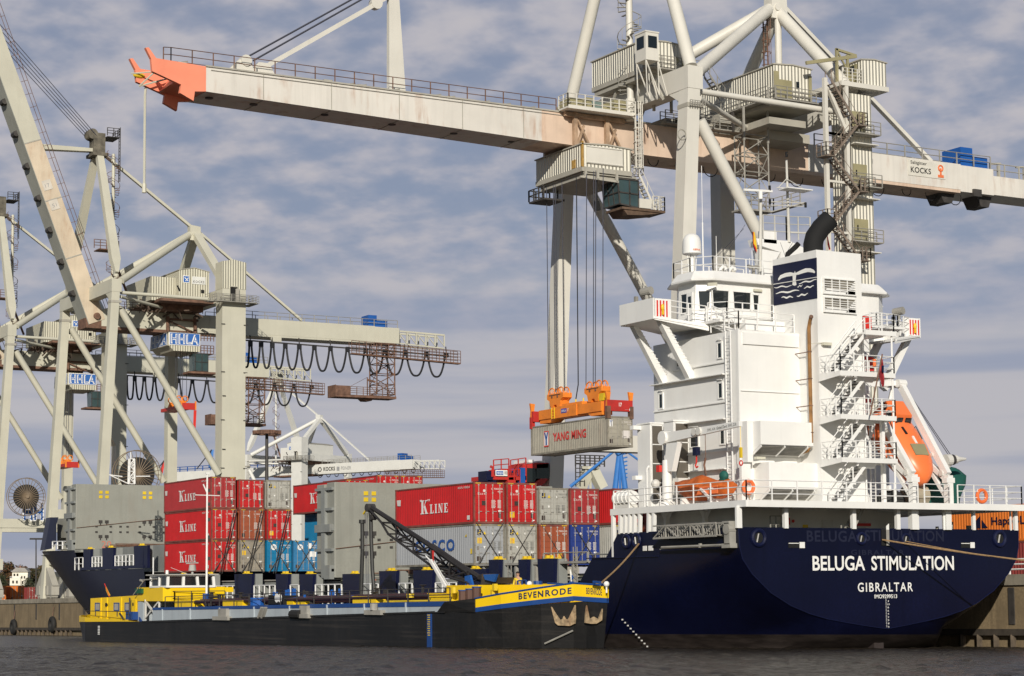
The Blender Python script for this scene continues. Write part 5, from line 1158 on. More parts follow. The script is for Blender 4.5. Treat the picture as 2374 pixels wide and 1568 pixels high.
    b.obj('pylon_head', CREAMD if detail == 'R' or M is LPALE else mat('pylon_head_dark', (.13, .115, .085), .7, var=.5, vscale=1.2), r)
    b = B(); b.rail([(AP.x+1, yc-1.7, AP.z+1), (AP.x+3, yc-1.7, AP.z+1), (AP.x+3, yc+1.7, AP.z+1)], 1.2, 3, 1, .05); b.box(AP.x+1, AP.x+3, yc-1.7, yc+1.7, AP.z+.8, AP.z+.9); b.ladder((AP.x+3, yc-1.5, AP.z-6), (AP.x+3, yc-1.5, AP.z+2.4), .6, (0, 1, 0), .5, .05); b.obj('pylon_walkway', DARK, r)
    # stays: pylon head to rear node, rear node to back boom
    def stay(p, q, w): b = B(); b.bar(p, q, w*.7, w, up=(0, 1, 0)); b.obj('back_stay', M, r)
    stay(AP+V(.8, 0, -1.5), ND+V(-.6, 0, 1.0), .55); stay(ND+V(.8, 0, .2), V(62.6, yc, Z(43.8)), .5)
    # back boom
    bz0, bz1 = Z(40.6), Z(43.35)
    bx1 = 64.5 if detail == 'R' else 74.5; bx2 = 68.8 if detail == 'R' else 79.0
    b = B(); b.box(29, bx1, yc-1.95, yc+1.95, bz0, bz1); b.obj('back_boom', BOOMP if boomM is BOOM else boomM, r)
    b = B(); b.box(bx1, bx2, yc-1.95, yc+1.95, Z(40.75), Z(43.3)); b.box(46.2, bx1+.1, yc-1.98, yc+1.98, Z(40.9), Z(43.38)); b.obj('back_boom_end', boomM, r)
    b = B(); b.rail([(47, yc-1.9, bz1), (bx2-.3, yc-1.9, bz1)], 1.15, 2, 2.1, .045); b.rail([(47, yc+1.9, bz1), (bx2-.3, yc+1.9, bz1)], 1.15, 2, 2.1, .045); b.obj('boom_railing', GALV, r)
    b = B(); x = bx2-3.8 if detail == 'R' else bx2-5.4; b.box(x, x+1.5, yc-1.6, yc+1.0, Z(43.3), Z(45.2)); b.box(x+1.5, x+3.4, yc-1.6, yc+1.0, Z(43.3), Z(44.4)); b.obj('blue_winch_box', BLUEP, r)
    # machinery house high between the land-side legs
    hx = (38.3, 42.4) if detail == 'R' else (39.0, 43.8)
    return r, dict(AP=AP, ND=ND, yn=yn, yf=yf, yc=yc, Z=Z)
def house(r, x0, x1, y0, y1, z0, z1, m, name='machinery_house', ridge=.5, base=True):
    b = B(); xm = (x0+x1)/2
    b.prism([(x0, y0, z0), (x1, y0, z0), (x1, y0, z1-ridge), (xm, y0, z1), (x0, y0, z1-ridge)], (0, y1-y0, 0)); h = b.obj(name, m, r)
    if base: b = B(); b.box(x0-.05, x1+.05, y0-.06, y1+.05, z0-.4, z0); b.prism([(x0-.12, y0-.1, z1-ridge-.1), (x0-.12, y0-.1, z1-ridge), (xm, y0-.1, z1+.06), (x1+.12, y0-.1, z1-ridge), (x1+.12, y0-.1, z1-ridge-.1), (xm, y0-.1, z1-.05)], (0, y1-y0+.2, 0)); b.obj('eaves', CREAMD, h)
    return h
def walkway(r, pts, w=.9, name='walkway', m=None, h=1.1):
    b = B(); pts = [Vector(p) for p in pts]
    for a, c in zip(pts[:-1], pts[1:]):
        d = (c-a).normalized(); s = d.cross(V(0, 0, 1)).normalized()*w/2; b.bar(a, c, w, .1); b.rail([a+s, c+s], h, 3, 1.4, .035); b.rail([a-s, c-s], h, 3, 1.4, .035)
    return b.obj(name, m or GALV, r)
def spiral(r, x, y, z0, z1, col_r=.32, R=.95, pitch=3.4, m=None, ms=None, side=1):
    b = B(); b.tube((x, y, z0), (x, y, z1), col_r, n=10); b.obj('stair_column', m or CREAM, r, True)
    b = B(); n = int((z1-z0)/.28); rail_ = []
    for k in range(n):
        a = side*k*.28/pitch*2*math.pi; z = z0+.28*k; b.bar((x+math.cos(a)*col_r, y+math.sin(a)*col_r, z), (x+math.cos(a)*R, y+math.sin(a)*R, z), .22, .05); rail_.append((x+math.cos(a)*R, y+math.sin(a)*R, z+1.0))
        if k % 2 == 0: b.tube((x+math.cos(a)*R, y+math.sin(a)*R, z), (x+math.cos(a)*R, y+math.sin(a)*R, z+1.0), .025, n=4)
    b.pipe(rail_, .04, 4); b.obj('spiral_stair', ms or GALV, r)
# ---------------------------------------------------------------- the big crane over the ship, boom lowered
def crane_right():
    r, g = quay_crane('large cream quay crane at right with its orange tipped boom lowered over the ship', 53, 9.8, 0, CREAM, CORR, False, groundz(53), BOOM, (44.55, 46.9), 'R')
    yn, yf, yc = g['yn'], g['yf'], 53
    # boom: mono box, deeper towards the leg, orange forked tip
    def sec(x, zt, zb, w=1.95): return [(x, yc-w, zb), (x, yc+w, zb), (x, yc+w, zt), (x, yc-w, zt)]
    b = B(); b.loft([sec(-11.9, 43.4, 41.45), sec(18, 43.4, 40.75)], closed=True); b.obj('boom', BOOM, r)
    b = B(); b.loft([sec(18, 43.4, 40.75), sec(29, 43.38, 40.6)], closed=True); b.obj('boom_root', BOOMP, r)
    b = B()
    b.box(-11.95, 29, yc-2.05, yc-1.85, 43.38, 43.5); b.obj('boom_edge', CREAMD, r)
    for k, x in enumerate((-7.2, -1.4, 4.6, 10.4, 16.2)):
        b = B(); zb = 41.45-.0235*(x+11.9); b.box(x, x+.07, yc-1.965, yc-1.94, zb+.05, 43.35); b.box(x, x+.09, yc-1.9, yc+1.9, zb-.03, zb+.01); b.obj('boom_splice', CREAMD, r)
    b = B(); b.tube((-11.5, yc-1.98, 43.15), (28, yc-1.98, 43.15), .035, n=5); b.obj('cable_tray', GALV, r)
    b = B()
    for x in (-11, -7.3, -1.2, 4.8, 10.5, 16, 33, 38): b.tube((x, yc-.3, 41.5-.022*(x+12)), (x, yc-.3, 41.38-.022*(x+12)), .32, n=10)
    b.obj('underside_hatch', DARK, r)
    b = B()
    for s in (-1, 1):
        y0 = yc+s*1.95-(.35 if s > 0 else 0)
        b.prism([(-16.3, y0, 43.45), (-16.75, y0, 44.25), (-16.5, y0, 44.3), (-15.9, y0, 43.55), (-11.9, y0, 43.4), (-11.9, y0, 41.45), (-12.8, y0, 41.35), (-12.9, y0, 40.6), (-14.0, y0, 41.1), (-13.9, y0, 41.75), (-16.2, y0, 42.5)], (0, .35, 0))
    b.prism([(-14.4, yc-1.6, 41.9), (-11.9, yc-1.6, 41.5), (-11.9, yc-1.6, 43.3), (-13.4, yc-1.6, 43.3)], (0, 3.2, 0)); t = b.obj('boom_tip', CORAL, r)
    b = B(); b.tube((-16.6, yc+1.7, 43.1), (-12.6, yc-1.9, 43.2), .06, n=5); b.tube((-16.2, yc+1, 42), (-13.5, yc, 42.9), .07, n=5); b.tube((-16.2, yc+1, 42), (-14.5, yc-.5, 43.9), .07, n=5)
    p0 = V(-15.6, yc+1.2, 41.9); b.pipe([p0+V(0, 0, .1), p0+V(-.05, 0, -.5), p0+V(-.05, 0, -7.4)], .1, 6); b.tube(p0+V(-.05, 0, -7.4), p0+V(-.05, 0, -8.1), .18, n=8); b.obj('tip_pendant', LGREEN, t)
    b = B(); b.ball((-16, yc+1.6, 43.0), .5, .2, .2); b.obj('tip_lamp', YLET, t)
    b = B(); b.rail([(-15.3, yc-1.85, 43.4), (-14.7, yc-1.85, 43.45), (19.5, yc-1.85, 43.45)], 1.1, 2, 1.75, .034); b.rail([(-14.7, yc+1.85, 43.45), (19.5, yc+1.85, 43.45)], 1.1, 2, 1.75, .03); b.obj('boom_railing', RUSTY, r)
    b = B()
    for x in (-14, -9.5, -1.8, .2, 1.2, 4.2, 8, 9.3, 12.6, 14.6, 17): b.box(x, x+.7, yc-1.5, yc-.6, 43.4, 43.4+random.uniform(.15, .45)); b.bar((x-.3, yc-1.4, 43.5), (x+1.0, yc-.9, 43.9), .09)
    b.obj('boom_fittings', CREAMD, r)
    b = B()
    for k in range(12): x = 30+3.2*k; b.torus((x, yc-.8+.2*(k % 3), 40.55), .55+.12*(k % 3), .045, 'y', 14, 4)
    b.obj('festoon_cable', CABLE, r)
    # fore stays up to the pylon head, with rope pair and pulley; hanger plate
    b = B(); p = V(-6.85, yc-.6, 44.1); q = V(3.4, yc-.6, 50.9); b.bar(p, q, .35, .5, up=(0, 1, 0)); b.bar(q, V(28, yc-.6, 67), .3, .4, up=(0, 1, 0)); b.prism([(-8.2, yc-.9, 43.45), (-5.6, yc-.9, 43.45), (-6.2, yc-.9, 44.6), (-7.1, yc-.9, 44.6)], (0, .6, 0)); b.tube((3.2, yc-.9, 50.8), (3.2, yc-.3, 50.8), .5, n=12); b.obj('fore_stay', CREAM, r)
    b = B(); b.prism([(-9.9, yc-1.2, 43.45), (-7.6, yc-1.2, 43.45), (-7.9, yc-1.2, 44.7), (-8.9, yc-1.2, 44.5)], (0, .5, 0)); b.tube((-8.3, yc-1.3, 44.5), (-8.3, yc-.6, 44.5), .45, n=14); b.obj('stay_anchor', CREAM, r)
    b = B()
    for d in (0, .55): b.tube((-8.2+d, yc-1.0, 44.8-.35*d), (28, yc-1.0, 68.4-.3*d), .075, n=5)
    b.obj('hoist_rope', ROPEM, r)
    b = B(); p = V(5.1, yc-.5, 43.4); q = V(4.75, yc-.5, 54); b.bar(p, q, 1.5, .5, up=(0, 1, 0), w2=.75, h2=.4); b.obj('stay_hanger', CREAM, r)
    # spiral stair column up to the pylon head
    c = Y(50.5, zH(365, 500)); spiral(r, c.x, 50.5, 44.6, 66, .30, 1.05, 3.6)
    b = B(); b.tube((c.x, 50.5, 43.3), (c.x, 50.5, 45.2), .42, n=12); b.obj('column_foot', CREAM, r)
    # machinery houses
    h = house(r, 25.9, 30.4, 47.4, 55.5, 47.2, 49.7, CORR, ridge=.12); b = B(); b.box(29.9, 30.42, 47.32, 47.38, 47.3, 49.4); b.box(29.2, 29.5, 47.32, 47.38, 48.0, 48.5); b.obj('olive_patch', OLIVE, h)
    b = B(); b.box(26, 30.3, 47.6, 55.3, 46.4, 46.85)
    for x in (26.4, 28, 29.8): b.bar((x, 48, 46.8), (x+.6, 46, 44.2), .18); b.bar((x, 52, 46.8), (x, 54, 44.2), .18); b.bar((x, 49, 46.8), (x, 49, 44.0), .2)
    b.obj('house_frame', CREAMD, h)
    cabn = thing('checker_cabin', 'small cream lookout cabin with dark windows beside the crane machinery house', 'cabin', (25.2, 46, 47.1)); b = B(); b.box(24.55, 25.85, 45.0, 46.6, 47.15, 49.55); b.box(24.5, 25.9, 44.95, 46.65, 49.5, 49.62); b.obj('cabin_body', CREAM, cabn)
    b = B(); b.box(24.78, 25.66, 44.96, 45.0, 48.2, 49.2); b.obj('window', GLASS, cabn); b = B(); b.box(24.51, 24.55, 45.25, 46.3, 48.2, 49.2); b.obj('window', GLASS, cabn)
    b = B()
    for x, dx in ((24.6, 1.3), (25.8, .9)):
        for y in (45.1, 46.5): b.bar((x, y, 47.15), (x+dx, y, 44.3), .09); b.bar((x, y, 47.15), (x+.1, y, 44.4), .07)
    b.obj('cabin_legs', CREAM, cabn)
    walkway(r, [(25.9, 47.0, 47.1), (31.4, 47.0, 47.1), (31.4, 49, 47.1)], .8)
    b = B(); b.stair((30.4, 44.5, 46.3), (32.3, 45.0, 44.6), .8, (0, 1, 0)); b.obj('stair', GALV, r)
    h = house(r, 38.3, 42.4, 45.6, 57, 45.6, 48.75, CORR, ridge=.1); b = B(); b.box(38.28, 40.2, 45.52, 45.58, 45.7, 47.3); b.box(38.28, 38.8, 45.53, 45.59, 47.3, 48.0); b.box(42.1, 42.4, 45.52, 45.58, 45.7, 48.0); b.obj('olive_patch', OLIVE, h); b = B(); b.box(40.7, 41.0, 45.5, 45.56, 46.7, 47.3); b.obj('window', GLASS, h); b = B(); b.box(37.9, 42.6, 45.2, 57, 44.9, 45.2); b.box(38, 42, 46, 56.5, 43.4, 44.0); b.obj('house_frame', CREAMD, h)
    walkway(r, [(37.6, 56, 45.3), (37.6, 45.0, 45.3), (42.8, 45.0, 45.3)], .9); walkway(r, [(30, 50.6, 43.5), (43, 50.6, 43.5)], .8)
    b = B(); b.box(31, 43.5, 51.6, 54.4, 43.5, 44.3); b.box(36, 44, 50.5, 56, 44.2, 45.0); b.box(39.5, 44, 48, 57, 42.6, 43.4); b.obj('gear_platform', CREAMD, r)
    b = B()
    for x in (33.5, 37.2, 41): b.bar((x, 50.2, 43.4), (x, 50.2, 45.2), .22); b.bar((x, 55.8, 43.4), (x, 55.8, 45.2), .22)
    b.box(31.6, 34.5, 50.2, 51.1, 43.7, 44.2); b.box(35, 36.5, 52, 54, 43.5, 44.6); b.obj('gear_frame', DARK, r)
    # land-side tower: doors, landings, roof house, hoist beam
    tw = B()
    for z in (42.5, 37.7, 33.0, 28.3): tw.box(44.4, 47.0, 42.6, 43.0, z, z+.16); tw.box(44.4, 47.0, 42.2, 42.96, z-.9, z-.82)
    tw.obj('tower_band', CREAM, r)
    for z in (43.2, 38.55, 33.7):
        b = B(); b.box(44.7, 46.2, 42.93, 42.99, z-.6, z+1.4); d = b.obj('tower_door', OLIVE, r); b = B(); b.box(44.95, 45.08, 42.9, 42.93, z+.3, z+.85); b.obj('door_window', SOOT, d)
        walkway(r, [(43.6, 42.35, z-.75), (47.0, 42.35, z-.75)], .9, 'landing')
    h = house(r, 45.45, 48.2, 42.4, 46.6, 47.0, 49.3, CORR, 'roof_house', .1); b = B(); b.box(45.37, 45.43, 43.0, 44.4, 47.2, 48.9); b.obj('door', OLIVE, h); b = B(); b.box(45.3, 45.37, 43.3, 43.8, 48.2, 48.8); b.obj('door_window', GLASS, h)
    b = B(); b.box(43.0, 48.3, 42.2, 46.7, 46.55, 46.95); b.rail([(43.2, 42.3, 46.95), (45.4, 42.3, 46.95)], 1.2, 4, .5, .035); b.obj('roof_deck', CREAM, r)
    b = B(); b.bar((40.6, 44.0, 48.6), (46.2, 44.0, 49.9), .22, .3); b.bar((44.0, 44, 47), (44.0, 44, 50.3), .2); b.bar((45.2, 44, 47), (45.2, 44, 49.9), .2); b.bar((43.9, 44, 50.25), (46.2, 44, 49.95), .2); b.bar((44, 44, 50.2), (45.2, 44, 48.5), .14); b.obj('hoist_beam', OLIVE, r)
    st = B(); zs = [46.6, 43.0, 40.0, 37.2, 34.2, 31.2, 28.2, 25.2, 22.2]
    xa, xb = 41.3, 44.1
    for i in range(len(zs)-1):
        a, c = ((xa, xb) if i % 2 == 0 else (xb, xa)); st.stair((a, 41.9+.0*i, zs[i]), (c, 41.9, zs[i+1]), .8, (0, 1, 0), n=13)
        st.box(min(c, c+(.9 if c == xb else -.9)), max(c, c+(.9 if c == xb else -.9)), 41.3, 42.6, zs[i+1]-.08, zs[i+1]); cc = c+(.9 if c == xb else -.9); st.rail([(cc, 41.3, zs[i+1]), (cc, 42.6, zs[i+1])], 1.1, 3, .6, .035); st.rail([(min(c, cc), 41.3, zs[i+1]), (max(c, cc), 41.3, zs[i+1])], 1.1, 3, .6, .035)
    st.obj('tower_stair', mat('stair_grey_rust', (.20, .155, .12), .7, var=.4, vscale=1.5), r)
    b = B()
    for x in (41.3, 43.6): b.bar((x, 42.4, 20), (x, 42.4, 47), .34, .34); b.bar((x, 42.4, 42.2 if x < 42 else 43), (44.2, 42.4, 42.2), .2)
    for z in (25, 29.3, 33.6, 38, 42.2): b.bar((41.3, 42.4, z), (43.6, 42.4, z), .2)
    b.bar((41.4, 42.4, 46.6), (43.6, 42.4, 42.4), .3); b.obj('stair_frame', CREAM, r)
    b = B(); b.truss([(36.3, 47.4, 36.0), (38.9, 47.4, 36.0), (38.9, 48.8, 36.0), (36.3, 48.8, 36.0)], [(36.3, 47.4, 42.6), (38.9, 47.4, 42.6), (38.9, 48.8, 42.6), (36.3, 48.8, 42.6)], 1, .07, 4, .05); b.box(36, 39.2, 47.2, 49, 35.85, 36.0); b.bar((36.3, 47.4, 42), (36.3, 47.4, 45), .16); b.bar((38.9, 47.4, 42), (38.9, 47.4, 45), .16)
    b.rail([(36, 47.2, 36), (39.2, 47.2, 36), (41.2, 46, 36.6)], 1.1, 3, .8, .04); b.bar((39.2, 47.5, 35.9), (41.4, 45.5, 36.6), .8, .08); b.obj('hanging_frame', GALV, r)
    b = B(); b.ladder((43.3, 53.2, 48.5), (43.3, 53.2, 55.5), .5, (1, 0, 0), .4, .04, cage=.45); b.obj('caged_ladder', RUSTY, r); b = B(); b.tube((44.3, 52.6, 47.8), (44.3, 52.6, 56), .32, n=12); b.obj('node_post', CREAM, r)
    # name plate on the back boom
    b = B(); p0 = Y(50.99, zI(1055, 1325)); p1 = Y(50.99, zI(1335, 1345)); b.box(58.0, 62.6, 50.97, 51.02, 41.7, 43.22); pl = b.obj('name_plate', mat('plate_paint', (.66, .63, .55), .5), r)
    b = B(); text(b, 'Salzgitter', (58.3, 50.96, 42.72), (1, 0, 0), (0, 0, 1), 2.0, .42, .012); text(b, 'KOCKS', (58.3, 50.96, 42.0), (1, 0, 0), (0, 0, 1), 2.5, .55, .02, 1.05); b.obj('lettering', BLET, pl)
    b = B(); b.torus((62.0, 50.95, 42.72), .27, .075, 'y', 22, 6); b.box(61.9, 62.1, 50.93, 50.97, 42.1, 42.72); b.box(61.65, 62.35, 50.93, 50.97, 41.82, 42.08); b.obj('emblem', OLET, pl)
    b = B(); b.box(68.8, 84, 51.4, 54.7, 40.9, 42.75); b.obj('boom_extension', BOOM, r); b = B(); b.rail([(68.8, 51.5, 42.75), (84, 51.5, 42.75)], 1.25, 2, 1.9, .05); 
    for k in range(4): b.bar((70+3.4*k, 51.6, 42.75), (70+3.4*k, 51.6, 43.9), .25); b.bar((68.9+3.4*k, 51.6, 43.95), (70.3+3.4*k, 51.6, 44.1), .18)
    b.obj('extension_railing', CREAMD, r)
    b = B()
    for x in (62.5, 67.2): b.prism([(x, 51.8, 40.75), (x+2, 51.8, 40.75), (x+1.6, 51.8, 39.7), (x+.6, 51.8, 39.7)], (0, 2, 0)); 
    b.box(66, 67, 50.8, 51.1, 40.4, 41.1); b.obj('boom_buffer', DARK, r)
    b = B(); n = 24; c = Y(42.3, zG(1287, 402)); b.torus((c.x, 42.28, c.z), .42, .06, 'y', n, 5); b.obj('leg_ring', CREAMD, r)
    b = B(); b.rail([(27.0, 42.2, 42.9), (28.5, 42.2, 42.9)], .5, 3, .25, .03); b.obj('leg_grating', GALV, r)
    return r
crane_right()
# ---------------------------------------------------------------- trolley, cab and ropes of the big crane
def trolley_right():
    t = thing('crane_trolley', 'cream trolley house with glazed driver cab hanging under the lowered boom', 'crane trolley', (23.5, 52.5, 43.4))
    x0, x1, y0, y1 = 20.6, 25.5, 48.9, 56.4; z0, z1 = 38.45, 40.5
    h = house(t, x0, x1, y0, y1, z0, z1, CORR, 'trolley_house', .08)
    b = B(); b.box(x0+.4, x1-.9, y0-.1, y0-.02, 38.75, 40.2); b.box(x0+.4, x1-1, y0-.16, y0-.1, 40.15, 40.25); b.box(x0+.4, x1-.9, y0-.16, y0-.1, 38.8, 38.88); b.obj('front_panel', CREAM, h)
    b = B(); b.box(x0-.05, x0+.12, y0-.1, y0+.1, 38.4, 40.6); b.box(x0-.05, x0+.02, y0+1.0, y0+1.6, 38.5, 39.2); b.obj('rusty_corner', mat('rust_stain_orange', (.40, .24, .06), .8, var=.3, vscale=3), h)
    b = B(); b.box(x0+.2, x1+.6, y0+.1, y1-.3, 37.9, 38.05)
    for x in (20.9, 22.1, 24.0): b.bar((x, y0-.05, 38.4), (x, y0-.05, 37.5), .2)
    b.bar((20.4, y0, 37.55), (24.2, y0, 37.45), .16); b.box(x0+.3, x1, y0+.3, y1-.2, 37.6, 37.9); b.obj('house_underframe', CREAMD, t)
    b = B(); b.box(20.2, 22.3, 54.5, 57, 36.6, 36.75); b.rail([(20.2, 54.5, 36.75), (20.2, 57, 36.75), (22.3, 57, 36.75)], 1.0, 2, .8, .05)
    for x in (20.4, 21.9): b.bar((x, 55, 36.7), (x, 55, 38), .1)
    b.obj('under_platform', DARK, t)
    # yoke straddling the boom with the deck on top
    b = B()
    for x in (21.0, 24.2):
        for y in (50.6, 55.4): b.bar((x, y, 40.4), (x, y, 43.5), .35); b.bar((x, y, 43.3), (x+1.5, y, 40.6), .16); b.bar((x+.2, y, 40.6), (x+.9, y, 42.4), .18)
    for y in (50.6, 55.4): b.bar((20, y, 43.2), (26, y, 43.2), .3, .35)
    b.obj('trolley_yoke', mat('trolley_rust', (.38, .26, .17), .6, var=.3, vscale=1.5, rust=.9), t)
    b = B(); b.box(19.6, 26.4, 49.4, 50.9, 43.45, 43.6); b.box(19.6, 26.4, 55, 56.3, 43.45, 43.6); b.box(19.6, 26.3, 49.3, 49.42, 43.4, 43.7); b.obj('trolley_deck', CREAM, t)
    b = B(); b.rail([(19.6, 50.9, 43.6), (19.6, 49.4, 43.6), (26.4, 49.4, 43.6), (26.4, 50.9, 43.6)], 1.1, 3, .8, .04); b.obj('deck_railing', CREAM, t)
    b = B(); 
    for x, w, hh in ((20.2, 1.2, .9), (21.8, .7, 1.1), (23.2, 1.0, .7), (24.6, 1.2, 1.2)): b.box(x, x+w, 50.0, 52, 43.6, 43.6+hh); b.tube((x+.3, 49.9, 44), (x+.3, 52.2, 44), .3, n=10)
    b.obj('winch_gear', OLIVE, t)
    b = B(); b.box(22.3, 23.4, 49.9, 50.4, 43.6, 44.4); b.obj('gear_cabinet', mat('teal_cabinet', (.16, .22, .20), .6), t)
    b = B(); b.ladder((26.5, 49.3, 38.9), (26.5, 49.3, 44.6), .5, (1, 0, 0), .35, .045, cage=.4); b.obj('caged_ladder', CREAM, t)
    b = B(); b.truss([(26.2, 49.3, 38.4), (27, 49.3, 38.4), (27, 50.1, 38.4), (26.2, 50.1, 38.4)], [(26.2, 49.3, 40.6), (27, 49.3, 40.6), (27, 50.1, 40.6), (26.2, 50.1, 40.6)], 1, .05, 3, .035); b.obj('cage_frame', GALV, t)
    # driver cab
    b = B(); b.prism([(24.3, 48.9, 35.6), (26.2, 48.9, 35.4), (26.2, 48.9, 37.75), (24.1, 48.9, 37.75)], (0, 2.4, 0)); cb = b.obj('driver_cab', GLASSG, t)
    b = B()
    for q0, q1 in (((24.3, 35.6), (26.2, 35.4)), ((26.2, 35.4), (26.2, 37.75)), ((26.2, 37.75), (24.1, 37.75)), ((24.1, 37.75), (24.3, 35.6)), ((24.2, 36.6), (26.2, 36.55)), ((25.3, 35.5), (25.3, 37.75))):
        b.bar((q0[0], 48.87, q0[1]), (q1[0], 48.87, q1[1]), .12, .08, up=(0, 1, 0))
    for z, x in ((35.6, 24.3), (36.6, 24.2), (37.75, 24.1)): b.bar((x-.02, 48.9, z), (x-.02, 51.3, z), .1)
    for y in (49.7, 50.5, 51.3): b.bar((24.28, y, 35.6), (24.08, y, 37.75), .08)
    b.obj('cab_frame', DARK, cb)
    b = B(); b.box(24.4, 28.8, 48.7, 51.2, 35.15, 35.35); b.prism([(24.6, 48.8, 35.15), (28.6, 48.8, 35.15), (26.5, 48.8, 34.8), (25, 48.8, 34.7)], (0, 2.3, 0)); b.obj('cab_floor', mat('cab_floor_rust', (.11, .07, .045), .8, var=.3, vscale=2), t)
    b = B(); b.box(26.2, 27.4, 48.7, 49, 35.4, 36.2); b.rail([(27.6, 48.8, 35.35), (28.8, 48.8, 35.35), (28.8, 51, 35.35)], 1.2, 3, .6, .04); b.stair((26.4, 49.4, 38.3), (28.0, 49.4, 35.4), .8, (0, 1, 0), n=10); b.obj('cab_stair', CREAM, t)
    b = B(); b.tube((22.2, 49.2, 38), (22.2, 49.2, 35.6), .1, n=6); b.bar((22.2, 49.2, 35.7), (22.3, 49.2, 34.9), .45, .2, up=(0, 1, 0)); b.obj('flood_lamp', SOOT, t)
trolley_right()
def spreader_right():
    s = thing('container_spreader', 'orange container spreader with sheave blocks and a red end beam numbered 17', 'spreader', (21.5, 51.2, 17.3)); xw, xe = 20.45, 22.6
    y0, y1 = 45.05, 57.24; zc = 17.28
    b = B(); b.box(20.5, 21.7, 46.3, 56.2, zc+.45, zc+1.25); b.box(20.42, 21.78, 50.0, 54.0, zc+.38, zc+1.33); b.box(20.5, 21.7, 49.2, 52.4, zc+1.25, zc+1.5); b.prism([(20.6, 46.3, zc+.45), (20.6, 48.6, zc+.45), (20.6, 48.0, zc+.15), (20.6, 46.3, zc+.15)], (1, 0, 0)); b.prism([(20.6, 53.6, zc+.45), (20.6, 56.2, zc+.45), (20.6, 56.2, zc+.12), (20.6, 54.4, zc+.1)], (1, 0, 0)); b.obj('main_beam', SPORANGE, s)
    b = B(); b.box(20.3, 22.74, 45.0, 45.5, zc+.35, zc+1.25); e = b.obj('end_beam', SPRED, s); b = B(); text(b, '17', (21.4, 44.985, zc+.72), (1, 0, 0), (0, 0, 1), .28, .32, .02); b.bar((22.0, 44.985, zc+.5), (22.4, 44.985, zc+.5), .06, .006, up=(0, 0, 1)); b.prism([(22.4, 44.985, zc+.4), (22.4, 44.985, zc+.6), (22.55, 44.985, zc+.5)], (0, -.004, 0)); b.obj('number', WLET, e)
    b = B(); b.box(20.3, 22.74, 56.8, 57.3, zc+.35, zc+1.25); b.obj('end_beam', SPRED, s)
    for x in (20.25, 22.45):
        for y in (44.95, 57.0):
            b = B(); b.box(x, x+.34, y, y+.36, zc-.25, zc+.75); f = b.obj('corner_foot', RUSTY if y < 50 else SPRED, s)
            b = B(); b.prism([(x, y+.1, zc+.7), (x+.3, y+.1, zc+.7), (x+.34, y+.1, zc+1.35), (x+.42, y+.1, zc+1.9), (x-.05, y+.1, zc+1.95), (x+.05, y+.1, zc+1.3)], (0, .2, 0)); b.obj('flipper', SPORANGE, f)
    for k, yb in enumerate((47.6, 53.6)):
        zb = zc+1.3
        b = B(); b.prism([(20.55, yb-.75, zb), (20.55, yb-.35, zb), (20.55, yb-.2, zb+.25), (20.55, yb+.2, zb+.25), (20.55, yb+.35, zb), (20.55, yb+.7, zb), (20.55, yb+.9, zb+.6), (20.55, yb+1.3, zb+.8), (20.55, yb+1.3, zb+1.2), (20.55, yb-1.3, zb+1.2), (20.55, yb-1.3, zb+.8), (20.55, yb-.9, zb+.6)], (.9, 0, 0)); b.obj('sheave_block', SPORANGE, s)
        b = B()
        for d in (-.72, .72):
            for x in (20.7, 21.25):
                b.torus((x, yb+d, zb+1.15), .56, .06, 'x', 22, 6)
                for q in range(4): a = q*math.pi/4; b.tube((x, yb+d-.54*math.cos(a), zb+1.15-.54*math.sin(a)), (x, yb+d+.54*math.cos(a), zb+1.15+.54*math.sin(a)), .03, n=4)
                b.tube((x-.1, yb+d, zb+1.15), (x+.1, yb+d, zb+1.15), .12, n=8)
        b.obj('sheave', SPORANGE, s)
        b = B(); b.box(20.5, 20.55, yb-.55, yb-.35, zb+.85, zb+1.02); b.box(20.5, 20.55, yb+.35, yb+.55, zb+.85, zb+1.02); b.bar((20.52, yb-.9, zb+1.1), (20.52, yb+.9, zb+1.1), .05); b.obj('block_pins', RUSTY, s)
    b = B(); b.box(20.40, 20.415, 51.5, 52.4, zc+.72, zc+1.1); p = b.obj('blue_plate', mat('plate_blue', (.08, .06, .30), .5), s); b = B(); text(b, 'HHLA', (20.395, 52.3, zc+.8), (0, -1, 0), (0, 0, 1), .7, .22, .01); text(b, '17', (20.40, 51.4, zc+.8), (0, -1, 0), (0, 0, 1), .25, .26, .01); b.obj('plate_lettering', WLET, p)
    b = B(); b.ladder((20.35, 53.6, zc+.35), (20.35, 53.6, zc+1.3), .45, (0, 1, 0), .2, .03); b.prism([(20.6, 46.0, zc+1.9), (20.6, 46.9, zc+1.9), (20.6, 46.7, zc+1.3), (20.6, 46.2, zc+1.3)], (.6, 0, 0)); b.tube((20.9, 49.6, zc+1.3), (20.9, 49.6, zc+1.8), .06); b.tube((20.9, 50.8, zc+1.3), (20.9, 50.8, zc+1.8), .06); b.obj('cable_basket', YLET, s)
    rp = thing('hoist_ropes', 'thin dark hoist ropes running from the trolley down to the orange spreader', 'ropes', (21.2, 50.6, 20.5)); 
    ztop = 37.8
    for yb in (47.6, 53.6):
        for d in (-1.28, -.16, .16, 1.28):
            for x in (20.7,) if abs(d) < 1 else (20.7,): b = B(); b.tube((x, yb+d, zc+2.45), (x+.2, yb+d*1.0+(-.2 if yb < 50 else .3), ztop), .038, n=5); b.obj('rope', ROPEM, rp)
    b = B(); b.pipe([(20.9, 50.8, zc+1.8), (20.9, 50.4, zc+3), (20.9, 50.3, ztop)], .05, 5); b.obj('cable', CABLE, rp)
spreader_right()
